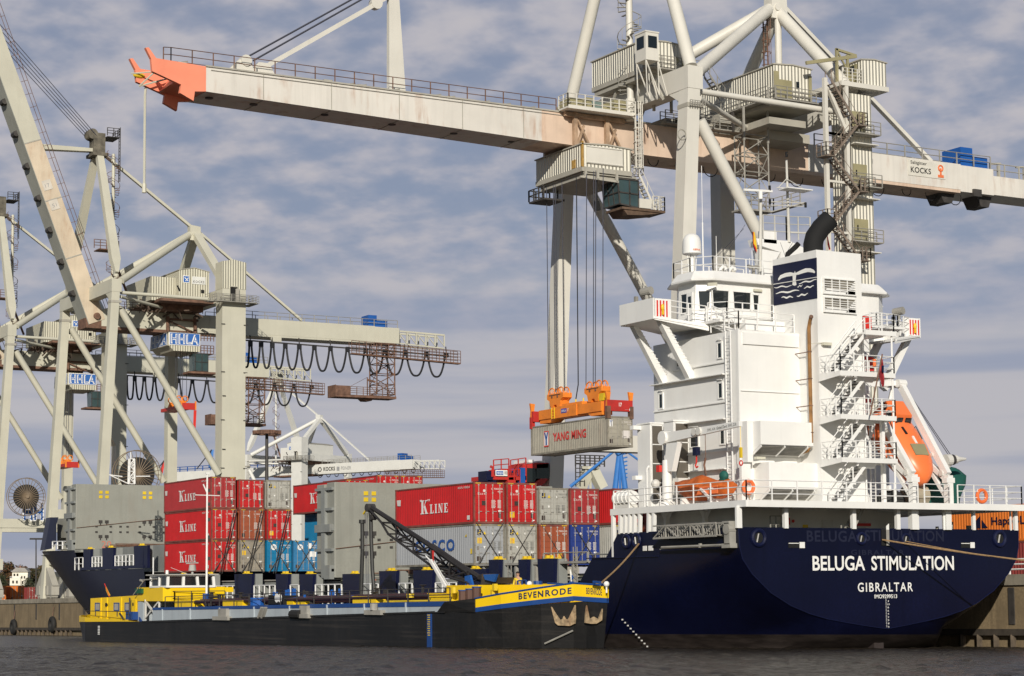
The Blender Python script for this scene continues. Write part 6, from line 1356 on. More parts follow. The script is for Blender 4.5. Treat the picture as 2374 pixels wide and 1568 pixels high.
# ================================================================ THE LEFT-HAND CRANES (booms raised) AND THE FAR ONES
def rear_truss(r, yc, Z, x0, x1, mT):
    b = B(); 
    for y in (yc-1.3, yc+1.3):
        b.bar((x0, y, Z(42.9)), (x1, y, Z(42.7)), .28); b.bar((x0, y, Z(40.9)), (x1, y, Z(40.5)), .2); n = 5
        for k in range(n+1): x = x0+(x1-x0)*k/n; b.bar((x, y, Z(42.8)), (x, y, Z(40.8)), .2); 
        for k in range(n): xa = x0+(x1-x0)*k/n; xb = x0+(x1-x0)*(k+1)/n; b.bar((xa, y, Z(42.8)), (xb, y, Z(40.9)), .12)
    b.obj('boom_extension', mT, r)
    b = B(); a0, a1 = x0-9, x1+2.2; b.bar((a0, yc-2.4, Z(38.6)), (a1, yc-2.4, Z(37.9)), 1.0, .14)
    for k in range(5): b.tube((a0, yc-2.9, Z(38.7)+.5*k), (a1, yc-2.9, Z(38.0)+.5*k), .05, n=4); b.tube((a0, yc-1.9, Z(38.7)+.5*k), (a1, yc-1.9, Z(38.0)+.5*k), .05, n=4)
    for k in range(16): x = a0+(a1-a0)*k/15; z = Z(38.6)-.7*k/15; b.bar((x, yc-2.9, z), (x, yc-2.9, z+2.1), .08); b.bar((x, yc-1.9, z), (x, yc-1.9, z+2.1), .08)
    b.obj('service_gangway', RUSTY, r)
def festoon(r, yc, Z, xs, deep):
    b = B(); b.bar((xs[0]-.5, yc-2.2, Z(39.9)), (xs[-1]+.5, yc-2.2, Z(39.2)), .14, .22)
    for x in xs[::2]: b.bar((x, yc-2.0, Z(40.7)), (x, yc-2.2, Z(39.8)), .14)
    b.obj('festoon_track', DARK, r)
    b = B()
    for a, c in zip(xs[:-1], xs[1:]):
        w = c-a; pts = []
        for i in range(15):
            u = i/14; y = (2*u-1); d = deep*(1-abs(y)**(2.6 if w > 1.8 else 5)); pts.append((a+.16+(w-.32)*u, yc-2.2, Z(39.5)-d))
        b.pipe(pts, .17, 5)
    for x in xs: b.box(x-.3, x+.3, yc-2.45, yc-1.95, Z(38.9), Z(39.7))
    b.obj('festoon_cable', CABLE, r)
def crane_left(label, yc, gz, M, corr, up=True, sign=True, detail=True, name='quay_crane'):
    hw, dz = 11.7, 2.4
    r, g = quay_crane(label, yc, hw, dz, M, corr, True, gz, M, (44.35, 48.1), 'L')
    Z = g['Z']; yn, yf = g['yn'], g['yf']; AP, ND = g['AP'], g['ND']
    faded = mat('boom_faded_cream', (.60, .50, .37), .55, var=.14, vscale=.25, streak=.25, rust=.55, rustcol=(.38, .20, .10)) if M is LGREEN else M
    H = V(26.3, yc, Z(43.2))
    if up:
        d = (V(11.3, yc, Z(84.0))-V(26.9, yc, Z(43.6))).normalized()
        nrm = V(d.z, 0, -d.x)
        def q(s, h): return V(26.6, 0, Z(42.0))+d*s+nrm*h
        def bsec(s, e=0): return [V(q(s, 0).x, yc-2.0-e, q(s, 0).z), V(q(s, 0).x, yc+2.0+e, q(s, 0).z), V(q(s, 2.7).x, yc+2.0+e, q(s, 2.7).z), V(q(s, 2.7).x, yc-2.0-e, q(s, 2.7).z)]
        b = B(); b.loft([bsec(-1.2), bsec(27)], closed=True); b.obj('boom', faded, r)
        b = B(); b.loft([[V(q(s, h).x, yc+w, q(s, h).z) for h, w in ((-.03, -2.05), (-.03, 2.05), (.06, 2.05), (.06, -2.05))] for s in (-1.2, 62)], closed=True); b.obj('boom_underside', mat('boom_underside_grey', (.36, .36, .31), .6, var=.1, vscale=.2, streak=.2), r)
        b = B(); b.loft([bsec(27), bsec(62)], closed=True); b.obj('boom_upper', M, r)
        b = B()
        for s in (27, 9.0, 18): b.loft([bsec(s, .04), bsec(s+.18, .04)], closed=True)
        b.obj('boom_joint', CREAMD, r)
        b = B()
        for s in np.linspace(4, 44, 9): c = q(s, -.2); b.tube((c.x, yc-1.0, c.z), (c.x, yc+.6, c.z), .45, n=8)
        b.obj('boom_hatches', DARK, r)
        b = B(); pts = [V(q(s, 2.8).x, yc-1.9, q(s, 2.8).z) for s in np.linspace(0, 50, 26)]
        for p in pts: b.bar(p, p+nrm*1.1, .06)
        for hh in (.55, 1.1): b.tube(pts[0]+nrm*hh, pts[-1]+nrm*hh, .045, n=4)
        b.obj('boom_railing', RUSTY, r)
        for i, s in enumerate((16.5, 19.6)):
            b = B(); o = V(q(s, .5).x, yc-2.03, q(s, .5).z); b.prism([o, o+nrm*1.4, o+nrm*1.4+d*1.5, o+d*1.5], (0, -.02, 0)); p = b.obj('number_plate', mat('pale_plate', (.60, .55, .47), .5), r); b = B(); text(b, '17' if i else '51', o+V(0, -.03, 0)+d*.4+nrm*.35, nrm, d, .7, .55); b.obj('number', mat('faded_grey_letters', (.3, .3, .3), .5), p)
        b = B()
        for k in range(5):
            a = V(AP.x-.6, yc-1.2+.5*k, AP.z+1.0-.25*k); s = 46-.8*k; c = q(s, 2.6); b.tube(a, (c.x, yc-1.2+.5*k, c.z), .06, n=5)
        b.obj('hoist_rope', ROPEM, r)
        b = B(); c = q(28, 2.0); b.bar((AP.x-.6, yc, AP.z-1.2), (c.x, yc, AP.z-1.6), .5, 1.1, up=(0, 1, 0), w2=.8, h2=1.5); b.obj('boom_latch_beam', M, r)
        b = B(); b.box(26.6, 29.2, yc-1.9, yc+1.9, Z(40.4), Z(42.0)); b.tube((28.2, yc-2.4, Z(42.2)), (28.2, yc+2.4, Z(42.2)), .5, n=12); b.obj('hinge_block', RUSTY, r)
    else:
        b = B(); b.box(-14, 29, yc-2, yc+2, Z(40.7), Z(43.4)); b.obj('boom', M, r); b = B(); b.rail([(-14, yc-2, Z(43.4)), (29, yc-2, Z(43.4))], 1.4, 2, 3, .1); b.obj('boom_railing', BLUEP, r)
    b = B(); b.box(29, 44, yc-2.03, yc+2.03, Z(40.3), Z(40.75)); b.obj('boom_soffit', RUSTY, r)
    # machinery house, gear below it
    h = house(r, 39.1, 43.9, yc-7.6, yc+6.5, Z(45.2), Z(49.7), corr, ridge=.45); h2 = B(); h2.box(35.2, 39.1, yc-6, yc+5, Z(44.6), Z(48.2)); h2.obj('house_annex', corr, h)
    if sign:
        y = yc-7.63; b = B(); b.box(39.7, 40.75, y-.03, y, Z(47.3), Z(48.4)); p = b.obj('blue_sign', WLET, h); b = B(); b.box(39.8, 40.65, y-.05, y-.03, Z(47.4), Z(48.3)); b.obj('sign_field', SIGNB, p); b = B(); b.bar((39.95, y-.06, Z(48.1)), (40.5, y-.06, Z(47.6)), .12, .01, up=(0, 1, 0)); b.bar((40.1, y-.06, Z(47.55)), (40.55, y-.06, Z(48.1)), .1, .01, up=(0, 1, 0)); b.obj('sign_mark', WLET, p)
        b = B(); b.box(41.15, 43.3, y-.03, y, Z(47.2), Z(48.35)); p = b.obj('white_sign', mat('faded_white_sign', (.66, .66, .62), .5), h); b = B(); text(b, 'KOCKS', (41.35, y-.04, Z(47.4)), (1, 0, 0), (0, 0, 1), 1.75, .36, .01, 1.3); b.obj('lettering', BLET, p)
        b = B(); b.box(42.6, 43.1, y-.05, y, Z(45.9), Z(46.4)); b.bar((38.5+.3, y-.03, Z(46.8)), (39.0+.2, y-.03, Z(46.0)), .25, .06, up=(0, 1, 0)); b.obj('vent', SOOT, h)
    b = B(); b.box(36, 44.5, yc-8.2, yc+6.8, Z(44.3), Z(44.7)); b.box(37, 44, yc-5, yc+5, Z(43.4), Z(44.3)); b.obj('gear_platform', RUSTY, r)
    rng = random.Random(int(yc)); b = B()
    for k in range(34):
        x = rng.uniform(32, 44); z = rng.uniform(42.8, 44.6); y = yc-rng.uniform(2.2, 7.5); b.bar((x, y, Z(z)), (x+rng.uniform(-1.5, 1.5), y, Z(z)-rng.uniform(0, 1.6)), rng.uniform(.06, .3))
    b.rail([(30, yc-2.2, Z(43.5)), (45, yc-2.2, Z(43.5))], 1.1, 3, 1.2, .04); b.obj('gear_frame', mat('machinery_rust', (.09, .06, .042), .75, var=.5, vscale=1), r)
    # tower cap, door and landing
    b = B(); b.prism([(44.3, yn-.25, Z(46.2)), (48.15, yn-.25, Z(46.2)), (48.15, yn-.25, Z(50.3)), (46.2, yn-.25, Z(50.65)), (44.3, yn-.25, Z(50.3))], (0, 2.8, 0)); b.obj('tower_cap', corr, r)
    b = B(); b.box(45.6, 46.7, yn-.28, yn-.2, Z(44.3), Z(46.4)); dd = b.obj('tower_door', SOOT, r); b = B(); b.box(46.4, 46.9, yn-.6, yn-.28, Z(44.3), Z(46.2)); b.box(45.5, 46.6, yn-.5, yn-.2, Z(46.45), Z(46.55)); b.obj('door_leaf', CREAMD, dd)
    walkway(r, [(42.6, yn+1.0, Z(44.1)), (42.6, yn-.9, Z(44.1)), (49.4, yn-.9, Z(44.1)), (49.4, yn+3, Z(44.1))], 1.1, 'landing', GALV)
    b = B()
    for z in np.arange(12, 44, 7.2):
        for x in (44.4, 48.0): b.bar((x-.25, yn-.3, Z(z)), (x+.35, yn-.3, Z(z)), .1)
    b.bar((44.4, yn-.3, Z(30)), (44.9, yn-.3, Z(30)), .12); b.bar((44.4, yn-.3, Z(22)), (44.9, yn-.3, Z(22)), .12); b.obj('tower_lugs', DARK, r)
    spiral(r, 30.4, yc-2.6, Z(44), Z(67), .25, 1.0, 3.4, M, RUSTY, -1)
    b = B(); b.box(28, 31, yc-3.6, yc-1, Z(52.1), Z(52.25)); b.rail([(27.2, yc-3.6, Z(52.25)), (31, yc-3.6, Z(52.25))], 1.3, 3, .9, .05); b.bar((30, yc-3, Z(52)), (32.5, yc-3, Z(46)), .3); b.obj('stair_landing', RUSTY, r)
    # rear boom fittings
    rear_truss(r, yc, Z, 79.0, 87.6, M)
    if detail:
        xs = [48.2, 49.2, 50.2, 51.3, 52.9, 54.7, 56.6, 58.8, 61.2, 63.8, 66.6, 69.6, 72.8, 76.2, 79.9, 83.8, 87.5]; festoon(r, yc, Z, xs, 3.9)
        b = B(); p0 = [(74.6, yc-2.6, Z(32.3)), (77.8, yc-2.6, Z(32.3)), (77.8, yc+.0, Z(32.3)), (74.6, yc+.0, Z(32.3))]; p1 = [(x, y, Z(40.6)) for x, y, z in p0]; b.truss(p0, p1, 1, .12, 5, .07); b.obj('drop_frame', RUSTY, r)
        b = B(); zq = Z(31.6); b.box(67.2, 78, yc-2.8, yc+.2, zq, zq+.4); b.box(67.2, 67.3, yc-2.8, yc+.2, zq+.4, zq+1.9); b.box(67.2, 69.8, yc-2.85, yc-2.75, zq+.4, zq+1.8); b.prism([(72.4, yc-2, zq), (74.4, yc-2, zq), (73.9, yc-2, zq-.4), (72.9, yc-2, zq-.4)], (0, 2, 0)); b.rail([(69.8, yc-2.8, zq+.4), (77.8, yc-2.8, zq+.4)], 1.3, 4, 1.2, .045); b.bar((73.2, yc-2, zq+.4), (73.2, yc-2, zq+3.4), .14); b.bar((73.2, yc-2, zq+3), (74.6, yc-2, zq+2.7), .3); b.tube((73.2, yc-2, zq+3.4), (70, yc-2.6, zq+1.8), .03, n=4); b.obj('drop_platform', RUSTY, r)
        b = B(); b.box(57.0-.6, 58.2, yc-2.1, yc-1.98, Z(39.9), Z(40.7)); b.obj('boom_lamp_box', M, r)
    return r
CL1 = crane_left('greenish cream quay crane with its rust tinted boom raised, left of centre', 200.5, groundz(200), LGREEN, CORRL)
CL2 = copy_tree(CL1, (36, 200.5+53.5, groundz(253)))
def slim_tower(root, y):
    """the second crane's land-side tower is a box only at the top and tapers into a narrow leg"""
    old = [o for o in root.children if o.name.startswith('leg') and max(v.co.x for v in o.data.vertices)-min(v.co.x for v in o.data.vertices) > 3 and min(v.co.x for v in o.data.vertices) > 6]
    for o in old: bpy.data.objects.remove(o)
    g = groundz(y); b = B(); y0 = y-11.9; b.prism([(44.35, y0, 31.5), (46.3, y0, 28.5), (46.3, y0, g), (48.1, y0, g), (48.1, y0, 48.5), (44.35, y0, 48.5)], (0, 2.6, 0)); b.obj('leg', LGREEN, root)
slim_tower(CL2, 254)
CL2['label'] = 'greenish cream quay crane cut off by the left edge, boom raised out of view'
def hhla_trolley(loc_y, lx, label, z0, blueside=True):
    Zt = 0; t = thing('crane_trolley', label, 'crane trolley', (lx+2.6, loc_y, z0), 'blue signed crane trolleys')
    x0, x1, y0, y1 = lx, lx+5.2, loc_y-3.3, loc_y+4.6
    b = B(); b.prism([(x0, y0, z0), (x1, y0, z0), (x1, y0, z0+2.1), (x0+.1, y0, z0+2.15)], (0, y1-y0, 0)); b.prism([(x0+.2, y0, z0), (x1, y0, z0), (x1, y0, z0-.75), (x0+.9, y0, z0-.75)], (0, y1-y0-.4, 0)); h = b.obj('trolley_house', CORRL, t)
    for k, (o, ux, n, w) in enumerate(((V(x0+.15, y0-.03, z0+.12), V(1, 0, 0), V(0, -1, 0), 5.0), (V(x0-.03, y1-.6, z0+.1), V(0, -1, 0), V(-1, 0, 0), 7.0))):
        b = B(); b.prism([o, o+ux*w, o+ux*w+V(0, 0, 1.95), o+V(0, 0, 1.95)], n*.05); p = b.obj('sign', WLET, h)
        b = B(); b.prism([o+ux*.12+V(0, 0, .1)+n*.055, o+ux*(w-.12)+V(0, 0, .1)+n*.055, o+ux*(w-.12)+V(0, 0, 1.85)+n*.055, o+ux*.12+V(0, 0, 1.85)+n*.055], n*.01); b.obj('sign_field', SIGNB, p)
        b = B(); text(b, 'HHLA', o+ux*.25+V(0, 0, .22)+n*.075, ux, V(0, 0, 1), w-.5, 1.5, .045, 1.15); b.obj('letter_outline', WLET, p)
        b = B(); text(b, 'HHLA', o+ux*.40+V(0, 0, .36)+n*.09, ux, V(0, 0, 1), w-.74, 1.26, -.012, 1.3); b.obj('letters', SIGNB, p)
    b = B()
    for x in (x0+.3, x1-.5):
        for y in (y0+1, y1-1): b.bar((x, y, z0+2.1), (x, y, z0+4.6), .4)
    b.bar((x0, y0+1, z0+4.2), (x1, y0+1, z0+4.2), .3); b.bar((x0+.3, y0+1, z0+4), (x1-.5, y0+1, z0+2.3), .18); b.obj('trolley_yoke', RUSTY, t)
    b = B(); b.prism([(x1-.9, y0-.2, z0-3.6), (x1+1.2, y0-.2, z0-3.8), (x1+1.2, y0-.2, z0-1), (x1-1.0, y0-.2, z0-1)], (0, 2.4, 0)); c = b.obj('driver_cab', GLASSG, t)
    b = B(); 
    for z in (z0-3.7, z0-2.3, z0-1): b.bar((x1-1, y0-.22, z), (x1+1.2, y0-.22, z), .1)
    for x in (x1-.9, x1+.2, x1+1.2): b.bar((x, y0-.22, z0-3.8), (x, y0-.22, z0-1), .1)
    b.obj('cab_frame', DARK, c)
    b = B(); b.box(x1+.1, x1+2.2, y0, y0+2.2, z0-1.0, z0-.9); b.rail([(x1+.1, y0, z0-.9), (x1+2.2, y0, z0-.9)], 1.2, 3, .6, .05); b.rail([(x1+.1, y0, z0+1), (x1+2.2, y0, z0+1)], 1.2, 3, .6, .05); b.box(x1-2, x1+2.6, y0-.4, y0+2.4, z0-4.1, z0-3.8); b.obj('cab_platform', RUSTY, t)
    return t
hhla_trolley(200.5, 39.0, 'trolley with blue lettered sign under the crane with the rust tinted boom', 40.6)
c2 = Y(254, zB(520, 1500)); hhla_trolley(254, c2.x-.6, 'trolley with blue lettered sign behind the crane leg at far left', c2.z-.3)
def small_spreader(p, y, label, k=.72):
    c = Y(y, p); s = thing('container_spreader', label, 'spreader', c, 'distant spreaders under the left cranes')
    b = B(); b.box(c.x-1.6, c.x+1.6, y-6, y+6, c.z-.2, c.z+.5); b.box(c.x-1.7, c.x+1.7, y-6.4, y-5.7, c.z-.5, c.z+.9); b.obj('main_beam', SPRED, s)
    b = B()
    for d in (-2.6, 2.2): b.prism([(c.x-1.2, y+d, c.z+.5), (c.x+1.2, y+d, c.z+.5), (c.x+.8, y+d, c.z+1.7), (c.x-.8, y+d, c.z+1.7)], (0, .8, 0)); b.torus((c.x-.7, y+d, c.z+2.1), .6, .12, 'y', 16, 5); b.torus((c.x+.7, y+d, c.z+2.1), .6, .12, 'y', 16, 5)
    b.obj('sheave_block', SPORANGE, s)
    b = B()
    for x in (-1.6, 1.6): b.bar((c.x+x, y-6.3, c.z-.5), (c.x+x, y-6.3, c.z+1.3), .3)
    b.obj('flipper', SPORANGE, s)
    b = B()
    for dx in (-1.2, -.2, .3, 1.2): b.tube((c.x+dx, y-2, c.z+2.2), (c.x+dx, y-2, c.z+19), .06, n=4)
    b.obj('rope', ROPEM, s); s.scale = (k, k, k); return s
small_spreader((412, 950), 200.5, 'orange and red spreader hanging under the crane left of centre')
small_spreader((149, 1083), 254, 'orange and red spreader hanging low beside the far left crane leg')
b = B(); c = Y(200, (413, 960)); t = thing('pennant', 'long red streamer hanging below the orange and red spreader', 'streamer', c); b.prism([c+V(-.15, -7, 0), c+V(.3, -7, 0), c+V(.1, -7, -4.2), c+V(-.25, -7, -3.8)], (0, .04, 0)); b.obj('cloth', SIGNR, t)
def reel(p, y, R, rin, label):
    c = Y(y, p); t = thing('cable_reel', label, 'cable reel', c, 'cable reels on the crane legs')
    b = B(); b.tube((c.x, y, c.z), (c.x, y+.9, c.z), rin, n=30); b.obj('cable_coil', mat('wound_cable', (.02, .018, .016), .7, var=.3, vscale=2), t)
    b = B(); b.torus((c.x, y-.1, c.z), R, .06, 'y', 36, 5); b.torus((c.x, y+1.0, c.z), R, .06, 'y', 36, 5)
    for k in range(30): a = k*2*math.pi/30; b.tube((c.x, y-.15, c.z), (c.x+R*math.cos(a), y-.1, c.z+R*math.sin(a)), .075, .04, n=4)
    b.tube((c.x, y-.4, c.z), (c.x, y+1.2, c.z), .3, n=10); b.obj('spoke_wheel', mat('reel_spokes', (.20, .15, .10), .6, var=.2), t)
    b = B(); b.bar((c.x, y+1.3, c.z), (c.x, y+3.2, c.z), .6); b.obj('reel_arm', LGREEN, t)
yl = 186.5
rr = lambda p, q, y: (Y(y, p)-Y(y, q)).length
reel(zD(1025, 185), 184.5, rr(zD(1025, 185), zD(1025, 5), 184.5), rr(zD(1025, 185), zD(1025, 55), 184.5), 'large dark cable reel with spokes above the hatch cover, right of two')
reel(zD(200, 350), 238, rr(zD(200, 350), zD(200, 210), 238), rr(zD(200, 350), zD(200, 258), 238), 'large dark cable reel with spokes at the far left, left of two')
# board with the blue letters on the far left crane
c = Y(240, zD(252, 465)); t = thing('blue_letter_board', 'small blue letters board on the portal beam at far left', 'sign', c); b = B(); text(b, 'HH', c+V(-1.9, 0, -1.5), (1, 0, 0), (0, 0, 1), 3.6, 3.0, .06); b.obj('letter_outline', WLET, t); b = B(); text(b, 'HH', c+V(-1.7, -.05, -1.3), (1, 0, 0), (0, 0, 1), 3.2, 2.6, .01); b.obj('letters', SIGNB, t)
# sheds / bogie clutter at the foot of the left crane is part of the cranes; pale far crane
def far_crane_build():
    r = crane_left('small distant pale crane with lowered boom beyond the red containers', 200.5, groundz(200), LPALE, LPALE, False, True, False)
    y = 200.5-2.05; dz = 2.4
    b = B(); text(b, 'KOCKS', (47.6, y, 41.4+dz), (1, 0, 0), (0, 0, 1), 4.2, 1.1, .03, 1.1); b.torus((46.3, y, 41.9+dz), .55, .12, 'y', 16, 5); b.obj('lettering', BLET, r)
    b = B(); text(b, 'PEINER', (54, y, 41.5+dz), (1, 0, 0), (0, 0, 1), 3.6, .9, .0, 1.0); b.box(52.4, 53.4, y, y+.02, 41.3+dz, 42.4+dz); b.obj('faded_lettering', mat('faded_grey_letters', (.3, .3, .3), .5), r)
    b = B()
    for k in range(13): x = 46+3.0*k; b.torus((x, y+.5, 40.4+dz), .7, .12, 'y', 12, 4)
    b.obj('festoon_cable', CABLE, r)
    nrel = Y(200.5, zB(1590, 280))-Vector(r.location); R_ = Matrix.Rotation(math.radians(-65), 3, 'Z'); r.rotation_euler = (0, 0, math.radians(-65)); r.location = Dp(565, (746, 968))-R_ @ nrel
far_crane_build()
c = Dp(480, zC(488, 1252)); t = thing('light_mast', 'tall dark floodlight mast in front of the distant pale crane', 'light mast', c-V(0, 0, 24)); b = B(); b.tube(c-V(0, 0, 24), c, .55, .4, 8); b.obj('mast', DARK, t); b = B()
for k in range(3): b.torus(c+V(0, 0, -.3+.3*k), 3.0-.3*k, .22, 'z', 18, 5)
for k in range(8): a = k*math.pi/4; b.box(c.x+3*math.cos(a)-.5, c.x+3*math.cos(a)+.5, c.y+3*math.sin(a)-.5, c.y+3*math.sin(a)+.5, c.z-.5, c.z+.4); b.bar(c, c+V(3*math.cos(a), 3*math.sin(a), 0), .15)
b.obj('lamp_ring', RUSTY, t)
# distant blue crane and pale pylon head right of the spreader
def A(D, *p): return Dp(D, zJ(*p))
t = thing('blue_crane', 'distant blue crane A-frame under the hanging container', 'crane', A(420, 1575, 1530), 'quay cranes'); D = 420
for nm, p, q, w in (('leg', (1575, 1110), (1530, 1530), 1.2), ('leg', (1585, 1110), (1640, 1530), 1.2), ('stay', (1510, 1120), (1030, 1510), .7), ('stay', (1630, 1100), (1830, 1240), .5)): b = B(); b.tube(A(D, *p), A(D, *q), w*.38, w*.52, 8); b.obj(nm, BLUEC, t)
b = B(); b.tube(A(D, 1580, 1120), A(D, 1585, 1530), .25, n=6); b.tube(A(D, 1570, 1110), A(D, 1590, 1140), 1.0, n=8)
for k in range(7): p = A(D, 1565, 1160+45*k); b.bar(p, p+V(2.2, 0, .5), .3)
b.obj('crane_head', BLUEC, t)
b = B(); b.tube(A(D, 1480, 1140), A(D, 1300, 1320), .12, n=4); b.obj('rope', ROPEM, t)
t = thing('far_pylon', 'distant pale crane pylon head behind the blue stay', 'crane', A(470, 1260, 1530), 'quay cranes'); D = 470
for p, q in (((1240, 1300), (1140, 1530)), ((1270, 1300), (1385, 1530))): b = B(); b.bar(A(D, *p), A(D, *q), 2.2, 2.2, up=(0, 1, 0)); b.obj('leg', LGREEN, t)
b = B(); b.tube(A(D, 1250, 1310), A(D, 1255, 1530), .3, n=6); b.tube(A(D, 1250, 1280), A(D, 1250, 1310), 2.2, n=8); b.obj('pylon_head', LGREEN, t)
b = B(); p = A(D, 1250, 1285); b.rail([p+V(-4, 0, 0), p+V(4, 0, 0)], 2.6, 4, 1.4, .12); b.rail([p+V(-4, 0, -4.5), p+V(-1.6, 0, -4.5)], 5, 5, 1, .1); b.obj('railing', DARK, t)
# red and blue jib tips far behind the left crane (a derrick with red jib)
for lab, pts, m in (('distant crane jib in red and blue right of the tower', [zD(1205, 140), zD(1222, 80), zD(1222, 120), zD(1210, 180)], SIGNR), ('distant red and blue crane jib left of the tower', [zD(1560, 130), zD(1575, 0), zD(1590, 0), zD(1578, 140)], BLUEC)):
    t = thing('derrick_jib', lab, 'crane jib', Dp(520, pts[0]), 'distant derrick jibs'); b = B(); b.prism([Dp(520, q) for q in pts], (0, 1.0, 0)); b.obj('jib', m, t); b = B(); b.tube(Dp(520, pts[1]), Dp(520, (pts[1][0]-35, pts[1][1]+45)), .15, n=4); b.obj('stay', ROPEM, t)
# ---------------------------------------------------------------- red straddle carrier top behind the aft container stack
def carrier():
    yy = 62; P_ = lambda x, y: Y(yy, zJ(x, y)); o = P_(430, 1500); t = thing('straddle_carrier', 'red and blue straddle carrier with a driver cab showing above the aft containers', 'straddle carrier', V(o.x, yy, groundz(yy)))
    def bx(b, x0, y0, x1, y1, d0=0, d1=2.6): p = P_(x0, y1); q = P_(x1, y0); b.box(p.x, q.x, yy+d0, yy+d1, min(p.z, q.z), max(p.z, q.z))
    b = B(); bx(b, 170, 1390, 540, 1430, 0, 4); bx(b, 280, 1310, 340, 1400); bx(b, 330, 1400, 420, 1480); b.obj('top_frame', SPRED, t)
    b = B(); bx(b, 95, 1335, 165, 1450, 0, 1.5); bx(b, 110, 1440, 205, 1560, 0, 1.2); b.obj('engine_box', NAVYP, t)
    b = B(); bx(b, 470, 1300, 520, 1470, -.1, .5); bx(b, 275, 1310, 420, 1350, .3, 1.5); b.obj('blue_housing', BLUEP, t)
    b = B(); bx(b, 190, 1328, 318, 1390, -.15, -.05); s = b.obj('sign', WLET, t); b = B(); bx(b, 196, 1338, 270, 1378, -.19, -.15); b.obj('sign_field', SIGNB, s); b = B(); p = P_(202, 1372); q = P_(264, 1345); text(b, 'HHLA', (p.x, yy-.2, p.z), (1, 0, 0), (0, 0, 1), q.x-p.x, q.z-p.z, .01); b.obj('letters', WLET, s); b = B(); p = P_(284, 1375); q = P_(314, 1340); text(b, '103', (p.x, yy-.17, p.z), (1, 0, 0), (0, 0, 1), q.x-p.x, q.z-p.z, .02); b.obj('number', BLET, s)
    b = B(); b.prism([P_(540, 1265), P_(660, 1240), P_(790, 1245), P_(780, 1300), P_(640, 1305), P_(535, 1300)], (0, 2.6, 0)); b.prism([P_(640, 1460), P_(700, 1420), P_(780, 1420), P_(770, 1445), P_(710, 1500), P_(640, 1500)], (0, 2.6, 0)); bx(b, 500, 1260, 545, 1460); cb = b.obj('driver_cab', SPRED, t)
    b = B(); b.prism([P_(545, 1300), P_(640, 1305), P_(650, 1420), P_(630, 1460), P_(545, 1460)], (0, 2.4, 0)); b.prism([P_(655, 1260), P_(790, 1250), P_(800, 1420), P_(650, 1420)], (0, 2.3, 0)); b.obj('cab_glass', GLASS, cb)
    b = B(); bx(b, 565, 1210, 620, 1240); bx(b, 690, 1222, 745, 1240); b.obj('cab_roof_unit', WLET, cb)
    b = B(); b.rail([P_(175, 1390), P_(345, 1375)], 1.4, 3, .9, .04); b.rail([P_(365, 1390), P_(535, 1365)], 1.4, 3, .9, .04); b.rail([P_(335, 1480), P_(470, 1470)], 1.2, 2, .8, .05); b.pipe([P_(165, 1400), P_(165, 1295), P_(140, 1285)], .14, 6); b.obj('railing', SPRED, t)
    for x in (150, 620): p = P_(x, 1500); b = B(); b.box(p.x-.5, p.x+.5, yy, yy+1, groundz(yy)+1.6, p.z); b.box(p.x-.4, p.x+.4, yy-3, yy+4, groundz(yy)+.7, groundz(yy)+1.7); b.obj('leg', SPRED, t)
    for x in (150, 620):
        for d in (-2.4, 0, 3.2): p = P_(x, 1500); b = B(); b.tube((p.x-.3, yy+d, groundz(yy)+.7), (p.x+.3, yy+d, groundz(yy)+.7), .7, n=14); b.obj('wheel', TYRE, t)
carrier()
# ================================================================ THE BUNKER BARGE
BA = V(-12.3, 77.7, 0); BU = V(.04, -.9992, 0); BV = V(.9992, .04, 0)
def Q(u, v, z): p = BA+BU*u+BV*v; return V(p.x, p.y, z)
def Sd(v, p): w = _ray(p); k = float((np.array(BA+BV*v)-CAMP)@np.array(BV))/float(w@np.array(BV)); q = Vector(CAMP+w*k); return Q((q-BA).dot(BU), v, q.z)
def Fr(u, p): w = _ray(p); k = float((np.array(BA+BU*u)-CAMP)@np.array(BU))/float(w@np.array(BU)); q = Vector(CAMP+w*k); return Q(u, (q-BA).dot(BV), q.z)
BARGE = thing('tank_barge', 'long black tank barge with yellow bow bulwark and yellow deckhouse alongside the ship', 'barge', Q(36, 4.25, -1.2))
BW = 8.0
def star(u, a): return 4.25+(4.25-a)*.82
def qb(b, u0, u1, v0, v1, z0, z1): return b.prism([Q(u0, v0, z0), Q(u1, v0, z0), Q(u1, v1, z0), Q(u0, v1, z0)], (0, 0, z1-z0))
def barge_side(u):      # plan: distance of the near side from v = 0, and the deck edge height
    return float(np.interp(u, [-7.6, -7.0, -5.4, -2.6, 0, 60, 63, 66, 68.5, 70.2, 71.0, 71.8, 72.3], [4.2, 2.9, 1.5, .45, 0, 0, .25, 1.05, 2.2, 3.35, 3.72, 4.05, 4.25]))
def dk(u): return float(np.interp(u, [-7.6, 12, 14.7, 43, 60.5, 63.8, 72.4], [.78, 1.02, .97, 1.62, 2.02, 2.1, 2.75]))
